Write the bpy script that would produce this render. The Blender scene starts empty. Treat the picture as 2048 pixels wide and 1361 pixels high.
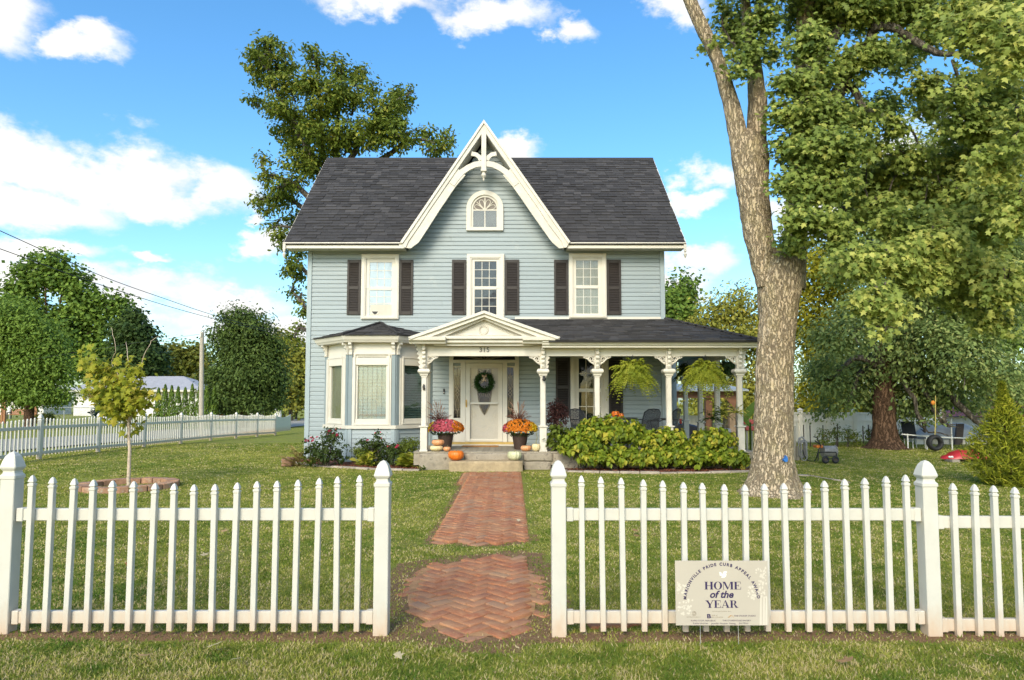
import bpy, bmesh, math, random
import numpy as np
from mathutils import Vector, Matrix, noise as mnoise

random.seed(7); RNG = np.random.default_rng(7)
SC = bpy.context.scene
COL = SC.collection
R = math.radians

# ------------------------------------------------------------------ camera
F_PX, CXP, CYP = 1365.0, 1024.0, 714.0
CAM_H, PITCH = 1.508, R(3.8)
cam_d = bpy.data.cameras.new('camera'); cam = bpy.data.objects.new('camera', cam_d); COL.objects.link(cam)
cam.location = (0, 0, CAM_H); cam.rotation_euler = (R(90) + PITCH, 0, 0)
cam_d.sensor_width = 36.0; cam_d.lens = 36.0 * F_PX / 2048.0
cam_d.shift_y = (CYP - 680.5) / 2048.0
cam_d.clip_start = 0.05; cam_d.clip_end = 2000
SC.camera = cam
SC.view_settings.view_transform = 'Standard'; SC.view_settings.look = 'None'
SC.view_settings.exposure = 1.0; SC.view_settings.gamma = 1.0; SC.view_settings.use_curve_mapping = False
SC.cycles.max_bounces = 8; SC.cycles.diffuse_bounces = 4; SC.cycles.transparent_max_bounces = 12
SC.cycles.sample_clamp_indirect = 6.0

SUN_EL, SUN_AZ = R(33), R(197)      # behind the camera, a little to the left
sd = Vector((math.sin(SUN_AZ) * math.cos(SUN_EL), math.cos(SUN_AZ) * math.cos(SUN_EL), math.sin(SUN_EL)))
sun_d = bpy.data.lights.new('sun', 'SUN'); sun = bpy.data.objects.new('sun', sun_d); COL.objects.link(sun)
sun_d.energy = 1.6; sun_d.angle = R(24); sun_d.color = (1.0, 0.89, 0.72)
sun.location = (-20, -30, 40); sun.rotation_euler = sd.to_track_quat('Z', 'Y').to_euler()

def world():
    w = bpy.data.worlds.new('World'); SC.world = w; w.use_nodes = True
    nt = w.node_tree; N, L = nt.nodes, nt.links; N.clear()
    out = N.new('ShaderNodeOutputWorld'); bg = N.new('ShaderNodeBackground'); L.new(bg.outputs[0], out.inputs[0])
    sky = N.new('ShaderNodeTexSky'); sky.sky_type = 'NISHITA'; sky.sun_disc = False
    sky.sun_elevation = SUN_EL; sky.sun_rotation = SUN_AZ
    sky.air_density = 1.0; sky.dust_density = 1.6; sky.ozone_density = 1.0
    tc = N.new('ShaderNodeTexCoord'); sep = N.new('ShaderNodeSeparateXYZ'); L.new(tc.outputs['Generated'], sep.inputs[0])
    def math_(op, a, b=None, c=None):
        m = N.new('ShaderNodeMath'); m.operation = op
        for i, x in enumerate((a, b, c)):
            if x is None: continue
            if isinstance(x, (int, float)): m.inputs[i].default_value = x
            else: L.new(x, m.inputs[i])
        return m.outputs[0]
    def vmath(op, a, b=None, c=None):
        m = N.new('ShaderNodeVectorMath'); m.operation = op
        for i, x in enumerate((a, b, c)):
            if x is None: continue
            if isinstance(x, tuple): m.inputs[i].default_value = x
            else: L.new(x, m.inputs[i])
        return m.outputs['Value'] if op in ('LENGTH', 'DISTANCE') else m.outputs[0]
    az = math_('ARCTAN2', sep.outputs[0], sep.outputs[1]); el = math_('ARCSINE', sep.outputs[2])
    nz = N.new('ShaderNodeTexNoise'); nz.inputs['Scale'].default_value = 3.4; nz.inputs['Detail'].default_value = 10; nz.inputs['Roughness'].default_value = 0.62
    mp = vmath('MULTIPLY', tc.outputs['Generated'], (1.0, 1.0, 1.7)); L.new(mp, nz.inputs['Vector'])
    nz2 = N.new('ShaderNodeTexNoise'); nz2.inputs['Scale'].default_value = 11; nz2.inputs['Detail'].default_value = 8; nz2.inputs['Roughness'].default_value = 0.6
    L.new(mp, nz2.inputs['Vector'])
    cb = N.new('ShaderNodeCombineXYZ'); L.new(az, cb.inputs[0]); L.new(el, cb.inputs[1])
    # warp the direction a little so cloud edges billow
    wv = vmath('MULTIPLY', vmath('SUBTRACT', nz2.outputs['Color'], (0.5, 0.5, 0.5)), (0.09, 0.07, 0.0))
    av = vmath('ADD', cb.outputs[0], wv)
    wv2 = vmath('MULTIPLY', vmath('SUBTRACT', nz.outputs['Color'], (0.5, 0.5, 0.5)), (0.20, 0.11, 0.0))
    av = vmath('ADD', av, wv2)
    dist = None
    for (px, py, rx, ry) in CLOUDS:
        u = (px - CXP) / F_PX; v = -(py - CYP) / F_PX
        y = math.cos(PITCH) - v * math.sin(PITCH); z = math.sin(PITCH) + v * math.cos(PITCH)
        a0 = math.atan2(u, y); e0 = math.atan2(z, math.hypot(u, y))
        sx = rx / F_PX * math.cos(a0) ** 2 * 1.0; sy = ry / F_PX * math.cos(e0) ** 2 * math.cos(a0)
        m = vmath('MULTIPLY_ADD', av, (1 / sx, 1 / sy, 0), (-a0 / sx, -e0 / sy, 0))
        d = vmath('LENGTH', m)
        dist = d if dist is None else math_('MINIMUM', dist, d)
    seen = math_('SUBTRACT', 1.35, dist)                     # > 0 inside a cloud
    # the rest of the sky carries the same scattered clouds
    far = math_('MULTIPLY', math_('SUBTRACT', nz.outputs['Fac'], 0.50), 5.0)
    wide = math_('MAXIMUM', math_('ABSOLUTE', az), el)
    mr = N.new('ShaderNodeMapRange'); mr.inputs[1].default_value = 0.72; mr.inputs[2].default_value = 0.95; L.new(wide, mr.inputs[0])
    mixv = N.new('ShaderNodeMix'); L.new(mr.outputs[0], mixv.inputs[0]); L.new(seen, mixv.inputs[2]); L.new(far, mixv.inputs[3])
    det = math_('MULTIPLY_ADD', math_('SUBTRACT', nz2.outputs['Fac'], 0.5), 2.6, mixv.outputs[0])
    dens = N.new('ShaderNodeMapRange'); dens.interpolation_type = 'SMOOTHSTEP'
    dens.inputs[1].default_value = 0.0; dens.inputs[2].default_value = 0.85; L.new(det, dens.inputs[0])
    # colour of clear air: saturated like the photograph
    hsv = N.new('ShaderNodeHueSaturation'); hsv.inputs['Saturation'].default_value = 1.30; hsv.inputs['Hue'].default_value = 0.498
    L.new(sky.outputs[0], hsv.inputs['Color'])
    tint = N.new('ShaderNodeMix'); tint.data_type = 'RGBA'; tint.blend_type = 'MULTIPLY'; tint.inputs[0].default_value = 1.0
    L.new(hsv.outputs[0], tint.inputs[6]); tint.inputs[7].default_value = SKY_TINT
    ccol = N.new('ShaderNodeValToRGB'); ccol.color_ramp.elements[0].position = 0.3; ccol.color_ramp.elements[1].position = 0.62
    ccol.color_ramp.elements[0].color = (0.80, 0.82, 0.85, 1); ccol.color_ramp.elements[1].color = (1.0, 0.985, 0.95, 1)
    L.new(nz2.outputs['Fac'], ccol.inputs[0])
    cs = vmath('SCALE', ccol.outputs[0]); N[-1].inputs['Scale'].default_value = CLOUD_RAD / SKY_STR
    mx = N.new('ShaderNodeMix'); mx.data_type = 'RGBA'
    L.new(dens.outputs[0], mx.inputs[0]); L.new(tint.outputs[2], mx.inputs[6]); L.new(cs, mx.inputs[7])
    L.new(mx.outputs[2], bg.inputs[0]); bg.inputs[1].default_value = SKY_STR
SKY_STR, SKY_TINT, CLOUD_RAD = 0.15, (0.82, 0.97, 1.0, 1), 0.60
CLOUDS = [  # seen clouds: picture position and half size
 (20, 40, 105, 75), (180, 105, 70, 34), (800, 20, 190, 45), (960, 50, 120, 40), (1120, 80, 45, 35), (1340, 20, 70, 40),
 (50, 320, 150, 62), (230, 350, 200, 62), (400, 380, 105, 52), (60, 400, 190, 55), (270, 395, 200, 36), (310, 515, 34, 14), (120, 492, 150, 24),
 (520, 480, 55, 35), (300, 590, 210, 50), (60, 560, 170, 40), (560, 660, 160, 40), (1050, 300, 50, 24), (1425, 360, 60, 34), (1385, 405, 50, 22),
 (1395, 535, 65, 40), (1370, 575, 60, 34), (1650, 430, 120, 60), (1900, 300, 120, 60), (470, 600, 130, 30), (480, 430, 34, 14)]
world()

# ------------------------------------------------------------------ pixel <-> place
def ray(px, py):
    u = (px - CXP) / F_PX; v = -(py - CYP) / F_PX
    return Vector((u, math.cos(PITCH) - v * math.sin(PITCH), math.sin(PITCH) + v * math.cos(PITCH)))
def P(px, py, Y):                      # the point at depth Y seen at a picture position
    r = ray(px, py); t = Y / r.y
    return Vector((r.x * t, Y, CAM_H + r.z * t))
def gz(x, y):
    t = min(max((y - 20) / 20.0, 0), 1); t = t * t * (3 - 2 * t)
    return -0.25 * t
def G(px, py):                         # the ground point seen there
    r = ray(px, py); Y = 10.0; z = 0.0
    for _ in range(12):
        t = (z - CAM_H) / r.z; Y = r.y * t; z = gz(0, Y)
    return Vector((r.x * t, Y, z))
def PX(d, Y): return d * Y / F_PX      # metres for d pixels at depth Y

# ------------------------------------------------------------------ objects
def world_of(o):
    m = o.matrix_basis.copy()
    return world_of(o.parent) @ o.matrix_parent_inverse @ m if o.parent else m
def link(name, me, mat=None, parent=None, loc=None, rot=None, scale=None, local=False):
    o = bpy.data.objects.new(name, me); COL.objects.link(o)
    if mat is not None and me is not None and len(me.materials) == 0: me.materials.append(mat)
    if loc is not None: o.location = loc
    if rot is not None: o.rotation_euler = rot
    if scale is not None: o.scale = scale
    if parent is not None:
        o.parent = parent
        if not local: o.matrix_parent_inverse = world_of(parent).inverted()
    return o
def thing(name, label, cat, loc=(0, 0, 0), group=None, rz=0):
    o = bpy.data.objects.new(name, None); COL.objects.link(o); o.location = loc; o.rotation_euler = (0, 0, rz)
    o.empty_display_size = 0.1
    return tag(o, label, cat, group)
def tag(o, label=None, cat=None, group=None, kind=None):
    if label: o['label'] = label
    if cat: o['category'] = cat
    if group: o['group'] = group
    if kind: o['kind'] = kind
    return o
def copy_tree(o, parent=None):
    c = o.copy(); COL.objects.link(c)
    if parent is not None: c.parent = parent
    for ch in [k for k in o.children]: copy_tree(ch, c)
    return c

class MB:
    def __init__(s): s.v = []; s.f = []
    def add(s, vs, fs):
        n = len(s.v); s.v += [tuple(v) for v in vs]; s.f += [tuple(i + n for i in f) for f in fs]; return s
    def box(s, x0, x1, y0, y1, z0, z1):
        return s.hexa([(x0, y0, z0), (x1, y0, z0), (x1, y1, z0), (x0, y1, z0), (x0, y0, z1), (x1, y0, z1), (x1, y1, z1), (x0, y1, z1)])
    def hexa(s, p): return s.add(p, [(0, 3, 2, 1), (4, 5, 6, 7), (0, 1, 5, 4), (1, 2, 6, 5), (2, 3, 7, 6), (3, 0, 4, 7)])
    def prism(s, poly, axis, lo, hi):
        n = len(poly); k = {'y': lambda a, b, h: (a, h, b), 'x': lambda a, b, h: (h, a, b), 'z': lambda a, b, h: (a, b, h)}[axis]
        vs = [k(a, b, lo) for a, b in poly] + [k(a, b, hi) for a, b in poly]
        return s.add(vs, [tuple(range(n)), tuple(range(2 * n - 1, n - 1, -1))] + [(i, (i + 1) % n, n + (i + 1) % n, n + i) for i in range(n)])
    def tube(s, pts, rad, n=8, cap=True, squash=None):
        pts = [Vector(p) for p in pts]; m = len(pts)
        if isinstance(rad, (int, float)): rad = [rad] * m
        vs = []; up = None
        for i, p in enumerate(pts):
            d = (pts[min(i + 1, m - 1)] - pts[max(i - 1, 0)])
            d = d.normalized() if d.length > 1e-9 else Vector((0, 0, 1))
            if up is None: up = d.orthogonal().normalized()
            up = (up - d * up.dot(d)); up = up.normalized() if up.length > 1e-6 else d.orthogonal().normalized()
            w = d.cross(up)
            for k in range(n):
                a = 2 * math.pi * k / n; q = (up * math.cos(a) + w * math.sin(a)) * rad[i]
                vs.append(p + q)
        fs = [(i * n + k, i * n + (k + 1) % n, (i + 1) * n + (k + 1) % n, (i + 1) * n + k) for i in range(m - 1) for k in range(n)]
        if cap: fs += [tuple(range(n - 1, -1, -1)), tuple((m - 1) * n + k for k in range(n))]
        return s.add(vs, fs)
    def lathe(s, prof, n=16, c=(0, 0, 0), cap=True):
        vs = [(c[0] + r * math.cos(2 * math.pi * k / n), c[1] + r * math.sin(2 * math.pi * k / n), c[2] + z) for r, z in prof for k in range(n)]
        m = len(prof)
        fs = [(i * n + k, i * n + (k + 1) % n, (i + 1) * n + (k + 1) % n, (i + 1) * n + k) for i in range(m - 1) for k in range(n)]
        if cap: fs += [tuple(range(n - 1, -1, -1)), tuple((m - 1) * n + k for k in range(n))]
        return s.add(vs, fs)
    def sqlathe(s, prof, c=(0, 0, 0), ch=0.12):
        vs = []
        for w, z in prof:
            e = w * ch
            for x, y in ((w, -w + e), (w, w - e), (w - e, w), (-w + e, w), (-w, w - e), (-w, -w + e), (-w + e, -w), (w - e, -w)):
                vs.append((c[0] + x, c[1] + y, c[2] + z))
        m = len(prof); n = 8
        fs = [(i * n + k, i * n + (k + 1) % n, (i + 1) * n + (k + 1) % n, (i + 1) * n + k) for i in range(m - 1) for k in range(n)]
        fs += [tuple(range(n - 1, -1, -1)), tuple((m - 1) * n + k for k in range(n))]
        return s.add(vs, fs)
    def ball(s, c, r, nu=12, nv=8):
        if isinstance(r, (int, float)): r = (r, r, r)
        vs = [(c[0], c[1], c[2] - r[2])]
        for j in range(1, nv):
            t = -math.pi / 2 + math.pi * j / nv
            for k in range(nu):
                a = 2 * math.pi * k / nu
                vs.append((c[0] + r[0] * math.cos(t) * math.cos(a), c[1] + r[1] * math.cos(t) * math.sin(a), c[2] + r[2] * math.sin(t)))
        vs.append((c[0], c[1], c[2] + r[2])); top = len(vs) - 1
        fs = [(0, 1 + (k + 1) % nu, 1 + k) for k in range(nu)]
        for j in range(nv - 2):
            fs += [(1 + j * nu + k, 1 + j * nu + (k + 1) % nu, 1 + (j + 1) * nu + (k + 1) % nu, 1 + (j + 1) * nu + k) for k in range(nu)]
        fs += [(1 + (nv - 2) * nu + k, 1 + (nv - 2) * nu + (k + 1) % nu, top) for k in range(nu)]
        return s.add(vs, fs)
    def xform(s, m): s.v = [tuple(m @ Vector(v)) for v in s.v]; return s
    def mesh(s, name, mat=None, smooth=False, bevel=0.0, seg=1, fix=True, tint=None):
        me = bpy.data.meshes.new(name); me.from_pydata(s.v, [], s.f); me.update()
        if fix or bevel:
            bm = bmesh.new(); bm.from_mesh(me)
            bmesh.ops.recalc_face_normals(bm, faces=bm.faces)
            if bevel: bmesh.ops.bevel(bm, geom=[e for e in bm.edges if len(e.link_faces) == 2 and e.calc_face_angle(0) > 0.5], offset=bevel, segments=seg, affect='EDGES', profile=0.5, clamp_overlap=True)
            bm.to_mesh(me); bm.free()
        if smooth:
            me.polygons.foreach_set('use_smooth', [True] * len(me.polygons))
            if smooth != 'all':
                try: me.set_sharp_from_angle(angle=R(40))
                except Exception: pass
        if tint is not None:
            a = me.attributes.new('tint', 'FLOAT', 'POINT'); a.data.foreach_set('value', np.full(len(me.vertices), tint, dtype=np.float32))
        if mat: me.materials.append(mat)
        return me
    def build(s, name, mat, parent=None, **k):
        return link(name, s.mesh(name, mat, **k), None, parent)

# ------------------------------------------------------------------ materials
def nodes_of(name):
    m = bpy.data.materials.new(name); m.use_nodes = True
    nt = m.node_tree; b = nt.nodes['Principled BSDF']
    return m, nt.nodes, nt.links, b
def ramp(N, L, fac, stops):
    r = N.new('ShaderNodeValToRGB'); e = r.color_ramp.elements
    while len(e) < len(stops): e.new(0.5)
    for i, (p, c) in enumerate(stops):
        e[i].position = p; e[i].color = (c[0], c[1], c[2], 1)
    if fac is not None: L.new(fac, r.inputs[0])
    return r.outputs[0]
def tex(N, L, scale, detail=4, rough=0.55, vec=None, stretch=None, kind='noise'):
    t = N.new('ShaderNodeTexNoise' if kind == 'noise' else 'ShaderNodeTexVoronoi')
    t.inputs['Scale'].default_value = scale
    if kind == 'noise': t.inputs['Detail'].default_value = detail; t.inputs['Roughness'].default_value = rough
    if vec is None: g = N.new('ShaderNodeNewGeometry'); vec = g.outputs['Position']
    if stretch:
        m = N.new('ShaderNodeVectorMath'); m.operation = 'MULTIPLY'; m.inputs[1].default_value = stretch; L.new(vec, m.inputs[0]); vec = m.outputs[0]
    L.new(vec, t.inputs['Vector'])
    return t
def mixc(N, L, fac, a, b, mode='MIX'):
    m = N.new('ShaderNodeMix'); m.data_type = 'RGBA'; m.blend_type = mode
    for sock, x in ((m.inputs[0], fac), (m.inputs[6], a), (m.inputs[7], b)):
        if isinstance(x, (int, float)): sock.default_value = x
        elif isinstance(x, tuple): sock.default_value = (x[0], x[1], x[2], 1)
        else: L.new(x, sock)
    return m.outputs[2]
def maprange(N, L, v, a, b, c=0.0, d=1.0):
    m = N.new('ShaderNodeMapRange'); m.inputs[1].default_value = a; m.inputs[2].default_value = b; m.inputs[3].default_value = c; m.inputs[4].default_value = d
    L.new(v, m.inputs[0]); return m.outputs[0]
def bump(N, L, b, h, strength=0.3, dist=0.01):
    bp = N.new('ShaderNodeBump'); bp.inputs['Strength'].default_value = strength; bp.inputs['Distance'].default_value = dist
    L.new(h, bp.inputs['Height']); L.new(bp.outputs[0], b.inputs['Normal'])
def sc(c, k): return tuple(min(1, x * k) for x in c)
def M(name, col, rough=0.6, var=0.12, scale=6.0, bmp=0.15, bscale=60.0, stretch=None, grime=None, spec=0.4, rnd=0.0, metal=0.0):
    m, N, L, b = nodes_of(name)
    t = tex(N, L, scale, 6, 0.6, stretch=stretch)
    c = ramp(N, L, t.outputs['Fac'], [(0.3, sc(col, 1 - var)), (0.7, sc(col, 1 + var))])
    if rnd:
        oi = N.new('ShaderNodeObjectInfo'); r = maprange(N, L, oi.outputs['Random'], 0, 1, 1 - rnd, 1 + rnd)
        v = N.new('ShaderNodeVectorMath'); v.operation = 'SCALE'; L.new(c, v.inputs[0]); L.new(r, v.inputs['Scale']); c = v.outputs[0]
    if grime:
        g = tex(N, L, grime[1], 8, 0.7); f = maprange(N, L, g.outputs['Fac'], grime[2], grime[2] + 0.1)
        c = mixc(N, L, f, c, grime[0])
    L.new(c, b.inputs['Base Color']); b.inputs['Roughness'].default_value = rough; b.inputs['Specular IOR Level'].default_value = spec
    b.inputs['Metallic'].default_value = metal
    if bmp:
        h = tex(N, L, bscale, 5, 0.6, stretch=stretch); bump(N, L, b, h.outputs['Fac'], bmp, 0.01)
    return m
def M_leaf(name, dark, light, rough=0.5, trans=0.35, third=None):
    m, N, L, b = nodes_of(name)
    at = N.new('ShaderNodeAttribute'); at.attribute_name = 'tint'
    oi = N.new('ShaderNodeObjectInfo')
    ad = N.new('ShaderNodeMath'); ad.operation = 'MULTIPLY_ADD'; L.new(oi.outputs['Random'], ad.inputs[0]); ad.inputs[1].default_value = 0.12; L.new(at.outputs['Fac'], ad.inputs[2])
    st = [(0.0, dark), (0.75, light)] if third is None else [(0.0, dark), (0.7, light), (0.97, third)]
    c = ramp(N, L, ad.outputs[0], st)
    L.new(c, b.inputs['Base Color']); b.inputs['Roughness'].default_value = rough; b.inputs['Specular IOR Level'].default_value = 0.16
    tr = N.new('ShaderNodeBsdfTranslucent'); L.new(c, tr.inputs[0])
    mx = N.new('ShaderNodeMixShader'); mx.inputs[0].default_value = trans
    L.new(b.outputs[0], mx.inputs[1]); L.new(tr.outputs[0], mx.inputs[2])
    L.new(mx.outputs[0], N['Material Output'].inputs[0])
    return m

# ------------------------------------------------------------------ leaves
TPL = {
 'quad': ([(-.5, 0, 0), (0, .45, .06), (.5, 0, 0), (0, -.45, .06)], [(0, 1, 2, 3)]),
 'leaf': ([(0, -.5, 0), (.24, -.15, .05), (.2, .2, .04), (0, .55, -.06), (-.2, .2, .04), (-.24, -.15, .05)], [(0, 1, 2, 3), (0, 3, 4, 5)]),
 'lance': ([(0, -.5, 0), (.11, 0, .03), (0, .5, -.05), (-.11, 0, .03)], [(0, 1, 2), (0, 2, 3)]),
}
def _maple():
    o = [(0, -.40), (.34, -.32), (.26, -.06), (.52, .14), (.20, .16), (0, .58), (-.20, .16), (-.52, .14), (-.26, -.06), (-.34, -.32)]
    v = [(0, 0, .05)] + [(x, y, -.25 * (x * x + max(y, 0) ** 2)) for x, y in o]; n = len(o)
    return v, [(0, 1 + i, 1 + (i + 1) % n) for i in range(n)]
TPL['maple'] = _maple()
def _heart():
    o = [(0, -.5), (.22, -.46), (.36, -.28), (.37, -.05), (.26, .22), (.1, .42), (0, .6), (-.1, .42), (-.26, .22), (-.37, -.05), (-.36, -.28), (-.22, -.46)]
    v = [(0, -.1, -.05)] + [(x, y, .16 * abs(x) - .22 * max(y, 0)) for x, y in o]; n = len(o)
    return v, [(0, 1 + i, 1 + (i + 1) % n) for i in range(n)]
TPL['heart'] = _heart()

def frames(nrm, along=None):
    n = nrm / np.maximum(np.linalg.norm(nrm, axis=1, keepdims=True), 1e-9)
    a = RNG.normal(size=n.shape) if along is None else along
    y = a - n * np.sum(a * n, axis=1, keepdims=True); y /= np.maximum(np.linalg.norm(y, axis=1, keepdims=True), 1e-9)
    x = np.cross(y, n)
    return x, y, n
def cards(name, pts, size, nrm, shape, tint, mat, parent=None, along=None, sx=None, kind=None):
    tv, tf = TPL[shape]; tv = np.array(tv, dtype=np.float64); k = len(tv); n = len(pts)
    x, y, z = frames(nrm, along); s = np.asarray(size).reshape(-1, 1)
    w = s if sx is None else s * np.asarray(sx).reshape(-1, 1)
    V = pts[:, None, :] + tv[None, :, 0:1] * (x * w)[:, None, :] + tv[None, :, 1:2] * (y * s)[:, None, :] + tv[None, :, 2:3] * (z * s)[:, None, :]
    V = V.reshape(-1, 3).astype(np.float32)
    lens = np.array([len(f) for f in tf]); flat = np.concatenate([np.array(f) for f in tf])
    loops = (flat[None, :] + (np.arange(n) * k)[:, None]).reshape(-1).astype(np.int32)
    starts = np.concatenate([[0], np.cumsum(lens)[:-1]])
    ls = (starts[None, :] + (np.arange(n) * lens.sum())[:, None]).reshape(-1).astype(np.int32)
    me = bpy.data.meshes.new(name)
    me.vertices.add(len(V)); me.vertices.foreach_set('co', V.reshape(-1))
    me.loops.add(len(loops)); me.loops.foreach_set('vertex_index', loops)
    me.polygons.add(len(ls)); me.polygons.foreach_set('loop_start', ls)
    a = me.attributes.new('tint', 'FLOAT', 'POINT'); a.data.foreach_set('value', np.repeat(np.asarray(tint, dtype=np.float32), k))
    me.update(calc_edges=True)
    me.materials.append(mat)
    o = link(name, me, None, parent)
    if kind: o['kind'] = kind
    return o

def lobe(px, py, Y, rx, ry=None, rd=None):
    """crown lobe seen at a picture position: centre and radii in metres"""
    ry = rx if ry is None else ry
    c = P(px, py, Y); a = PX(rx, Y); b = PX(ry, Y)
    return (np.array(c), np.array([a, a if rd is None else rd, b]))
def crown_points(lobes, n, clump=0.35, per=26, shell=0.45, hang=0.0):
    vol = np.array([np.prod(r) ** 0.75 for c, r in lobes]); vol /= vol.sum()
    nc = max(1, n // per); which = RNG.choice(len(lobes), nc, p=vol)
    C = np.array([c for c, r in lobes])[which]; RR = np.array([r for c, r in lobes])[which]
    d = RNG.normal(size=(nc, 3)); d /= np.linalg.norm(d, axis=1, keepdims=True)
    rad = shell + (1 - shell) * RNG.random((nc, 1)) ** 0.6
    cc = C + d * rad * RR
    idx = RNG.integers(0, nc, n)
    off = RNG.normal(size=(n, 3)) * clump * np.array([1, 1, .7])
    pts = cc[idx] + off
    if hang: pts[:, 2] -= np.abs(RNG.normal(size=n)) * hang
    out = (pts - C[idx]) / RR[idx]
    out /= np.maximum(np.linalg.norm(out, axis=1, keepdims=True), 1e-6)
    ct = RNG.random(nc)[idx]
    return pts, out, ct
def foliage(name, lobes, n, size, mat, parent, shape='quad', clump=0.35, per=26, shell=0.45, hang=0.0, tint=(0.15, 0.75), kind=None, flat=0.7, keep=None):
    pts, out, ct = crown_points(lobes, n, clump, per, shell, hang)
    if keep is not None:
        k = keep(pts); pts, out, ct = pts[k], out[k], ct[k]
    m = len(pts)
    nrm = out * 0.75 + np.array([0, 0, flat]) + RNG.normal(size=(m, 3)) * 0.6
    t = np.clip(tint[0] + (tint[1] - tint[0]) * (0.55 * ct + 0.45 * RNG.random(m)), 0, 1)
    along = out * 0.6 + RNG.normal(size=(m, 3)) * 0.6 + np.array([0, 0, -0.7])
    return cards(name, pts, size * RNG.uniform(0.65, 1.25, m), nrm, shape, t, mat, parent, along=along, kind=kind)

def limb(mb, pts, r0, r1, n=8, wob=0.0, sub=5):
    pts = [Vector(p) for p in pts]; q = []; m = len(pts)
    for i in range(m - 1):
        a, b = pts[max(i - 1, 0)], pts[i]; c, d = pts[i + 1], pts[min(i + 2, m - 1)]
        for k in range(sub):
            t = k / sub
            q.append(0.5 * ((2 * b) + (c - a) * t + (2 * a - 5 * b + 4 * c - d) * t * t + (3 * b - a - 3 * c + d) * t ** 3))
    q.append(pts[-1]); L_ = len(q)
    if wob:
        for i in range(1, L_ - 1): q[i] += Vector((random.gauss(0, wob), random.gauss(0, wob), random.gauss(0, wob * .5)))
    mb.tube(q, [r0 + (r1 - r0) * i / (L_ - 1) for i in range(L_)], n)
    return q

_ts = bpy.data.scenes.new('text_bench')
def text_mesh(name, body, size, mat, extrude=.002, shear=0.0, bold=0.0, spacing=1.0, align='CENTER'):
    cu = bpy.data.curves.new(name, 'FONT'); cu.body = body; cu.size = size; cu.extrude = extrude; cu.align_x = align
    cu.shear = shear; cu.offset = bold; cu.space_character = spacing; cu.resolution_u = 4
    o = bpy.data.objects.new(name, cu); _ts.collection.objects.link(o)
    vl = _ts.view_layers[0]; vl.update(); dg = vl.depsgraph; me = bpy.data.meshes.new_from_object(o.evaluated_get(dg)); me.name = name
    bpy.data.objects.remove(o); bpy.data.curves.remove(cu); me.materials.clear(); me.materials.append(mat)
    return me
# ------------------------------------------------------------------ shared materials
WHITE = (0.63, 0.592, 0.515); CREAM = (0.78, 0.71, 0.58)
m_trim = M('painted_trim', WHITE, 0.45, 0.05, 3, 0.10, 90, grime=((0.52, 0.44, 0.33), 9, 0.66))
m_old = M('weathered_trim', (0.60, 0.562, 0.49), 0.55, 0.10, 5, 0.2, 70, grime=((0.36, 0.32, 0.27), 14, 0.64))
m_side = M('blue_siding', (0.288, 0.338, 0.356), 0.45, 0.06, 2.0, 0.12, 40, stretch=(.3, 1, 6), rnd=0.05, grime=((0.37, 0.405, 0.40), 1.2, 0.62))
m_side2 = M('blue_board', (0.31, 0.37, 0.39), 0.45, 0.05, 3, 0.08, 60)
m_bayblue = M('slate_blue_board', (0.215, 0.265, 0.285), 0.45, 0.05, 3, 0.08, 60)
m_shut = M('brown_shutter', (0.024, 0.018, 0.0155), 0.5, 0.15, 8, 0.1, 80)
m_shutd = M('black_shutter', (0.022, 0.018, 0.018), 0.5, 0.15, 8, 0.1, 80)
m_stone = M('limestone', (0.31, 0.265, 0.205), 0.9, 0.30, 5, 0.6, 22, grime=((0.12, 0.10, 0.08), 5, 0.55))
m_slab = M('tan_step_stone', (0.38, 0.29, 0.175), 0.9, 0.22, 9, 0.7, 40, grime=((0.28, 0.20, 0.11), 12, 0.6))
m_dark = M('dark_interior', (0.012, 0.012, 0.014), 0.8, 0.1, 4, 0)
m_black = M('black_metal', (0.018, 0.018, 0.02), 0.45, 0.2, 8, 0.05, 60)
m_brass = M('brass', (0.42, 0.28, 0.09), 0.35, 0.1, 8, 0, metal=0.9)
m_gold = M('ochre_paint', (0.42, 0.29, 0.09), 0.6, 0.15, 8, 0.1)
m_wood = M('porch_board', (0.30, 0.26, 0.20), 0.7, 0.2, 6, 0.3, 30, stretch=(1, 6, 1), rnd=0.1)
m_ceil = M('porch_ceiling', (0.30, 0.40, 0.40), 0.6, 0.08, 4, 0.1)
m_glace = M('grey_lace', (.045, .045, .052), .8, .5, 22, .1, 30)
m_lead = M('lead_came', (0.30, 0.25, 0.18), 0.5, 0.1, 8, 0, metal=0.3)

def M_shingle():
    m, N, L, b = nodes_of('asphalt_shingle')
    at = N.new('ShaderNodeAttribute'); at.attribute_name = 'tint'
    oi = N.new('ShaderNodeObjectInfo'); ad = N.new('ShaderNodeMath'); ad.operation = 'MULTIPLY_ADD'
    L.new(oi.outputs['Random'], ad.inputs[0]); ad.inputs[1].default_value = 0.25; L.new(at.outputs['Fac'], ad.inputs[2])
    c = ramp(N, L, ad.outputs[0], [(0.0, (0.016, 0.0155, 0.0165)), (0.45, (0.038, 0.0365, 0.0375)), (1.0, (0.076, 0.071, 0.071))])
    t = tex(N, L, 260, 3, 0.7); c = mixc(N, L, maprange(N, L, t.outputs['Fac'], 0.3, 0.7, 0.0, 0.5), c, (0.085, 0.080, 0.080))
    t2 = tex(N, L, 0.9, 4, 0.6); c = mixc(N, L, maprange(N, L, t2.outputs['Fac'], 0.4, 0.7, 0.0, 0.3), c, (0.062, 0.057, 0.058))
    L.new(c, b.inputs['Base Color']); b.inputs['Roughness'].default_value = 0.85; b.inputs['Specular IOR Level'].default_value = 0.25
    bump(N, L, b, t.outputs['Fac'], 0.5, 0.004)
    return m
m_shingle = M_shingle()
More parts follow.
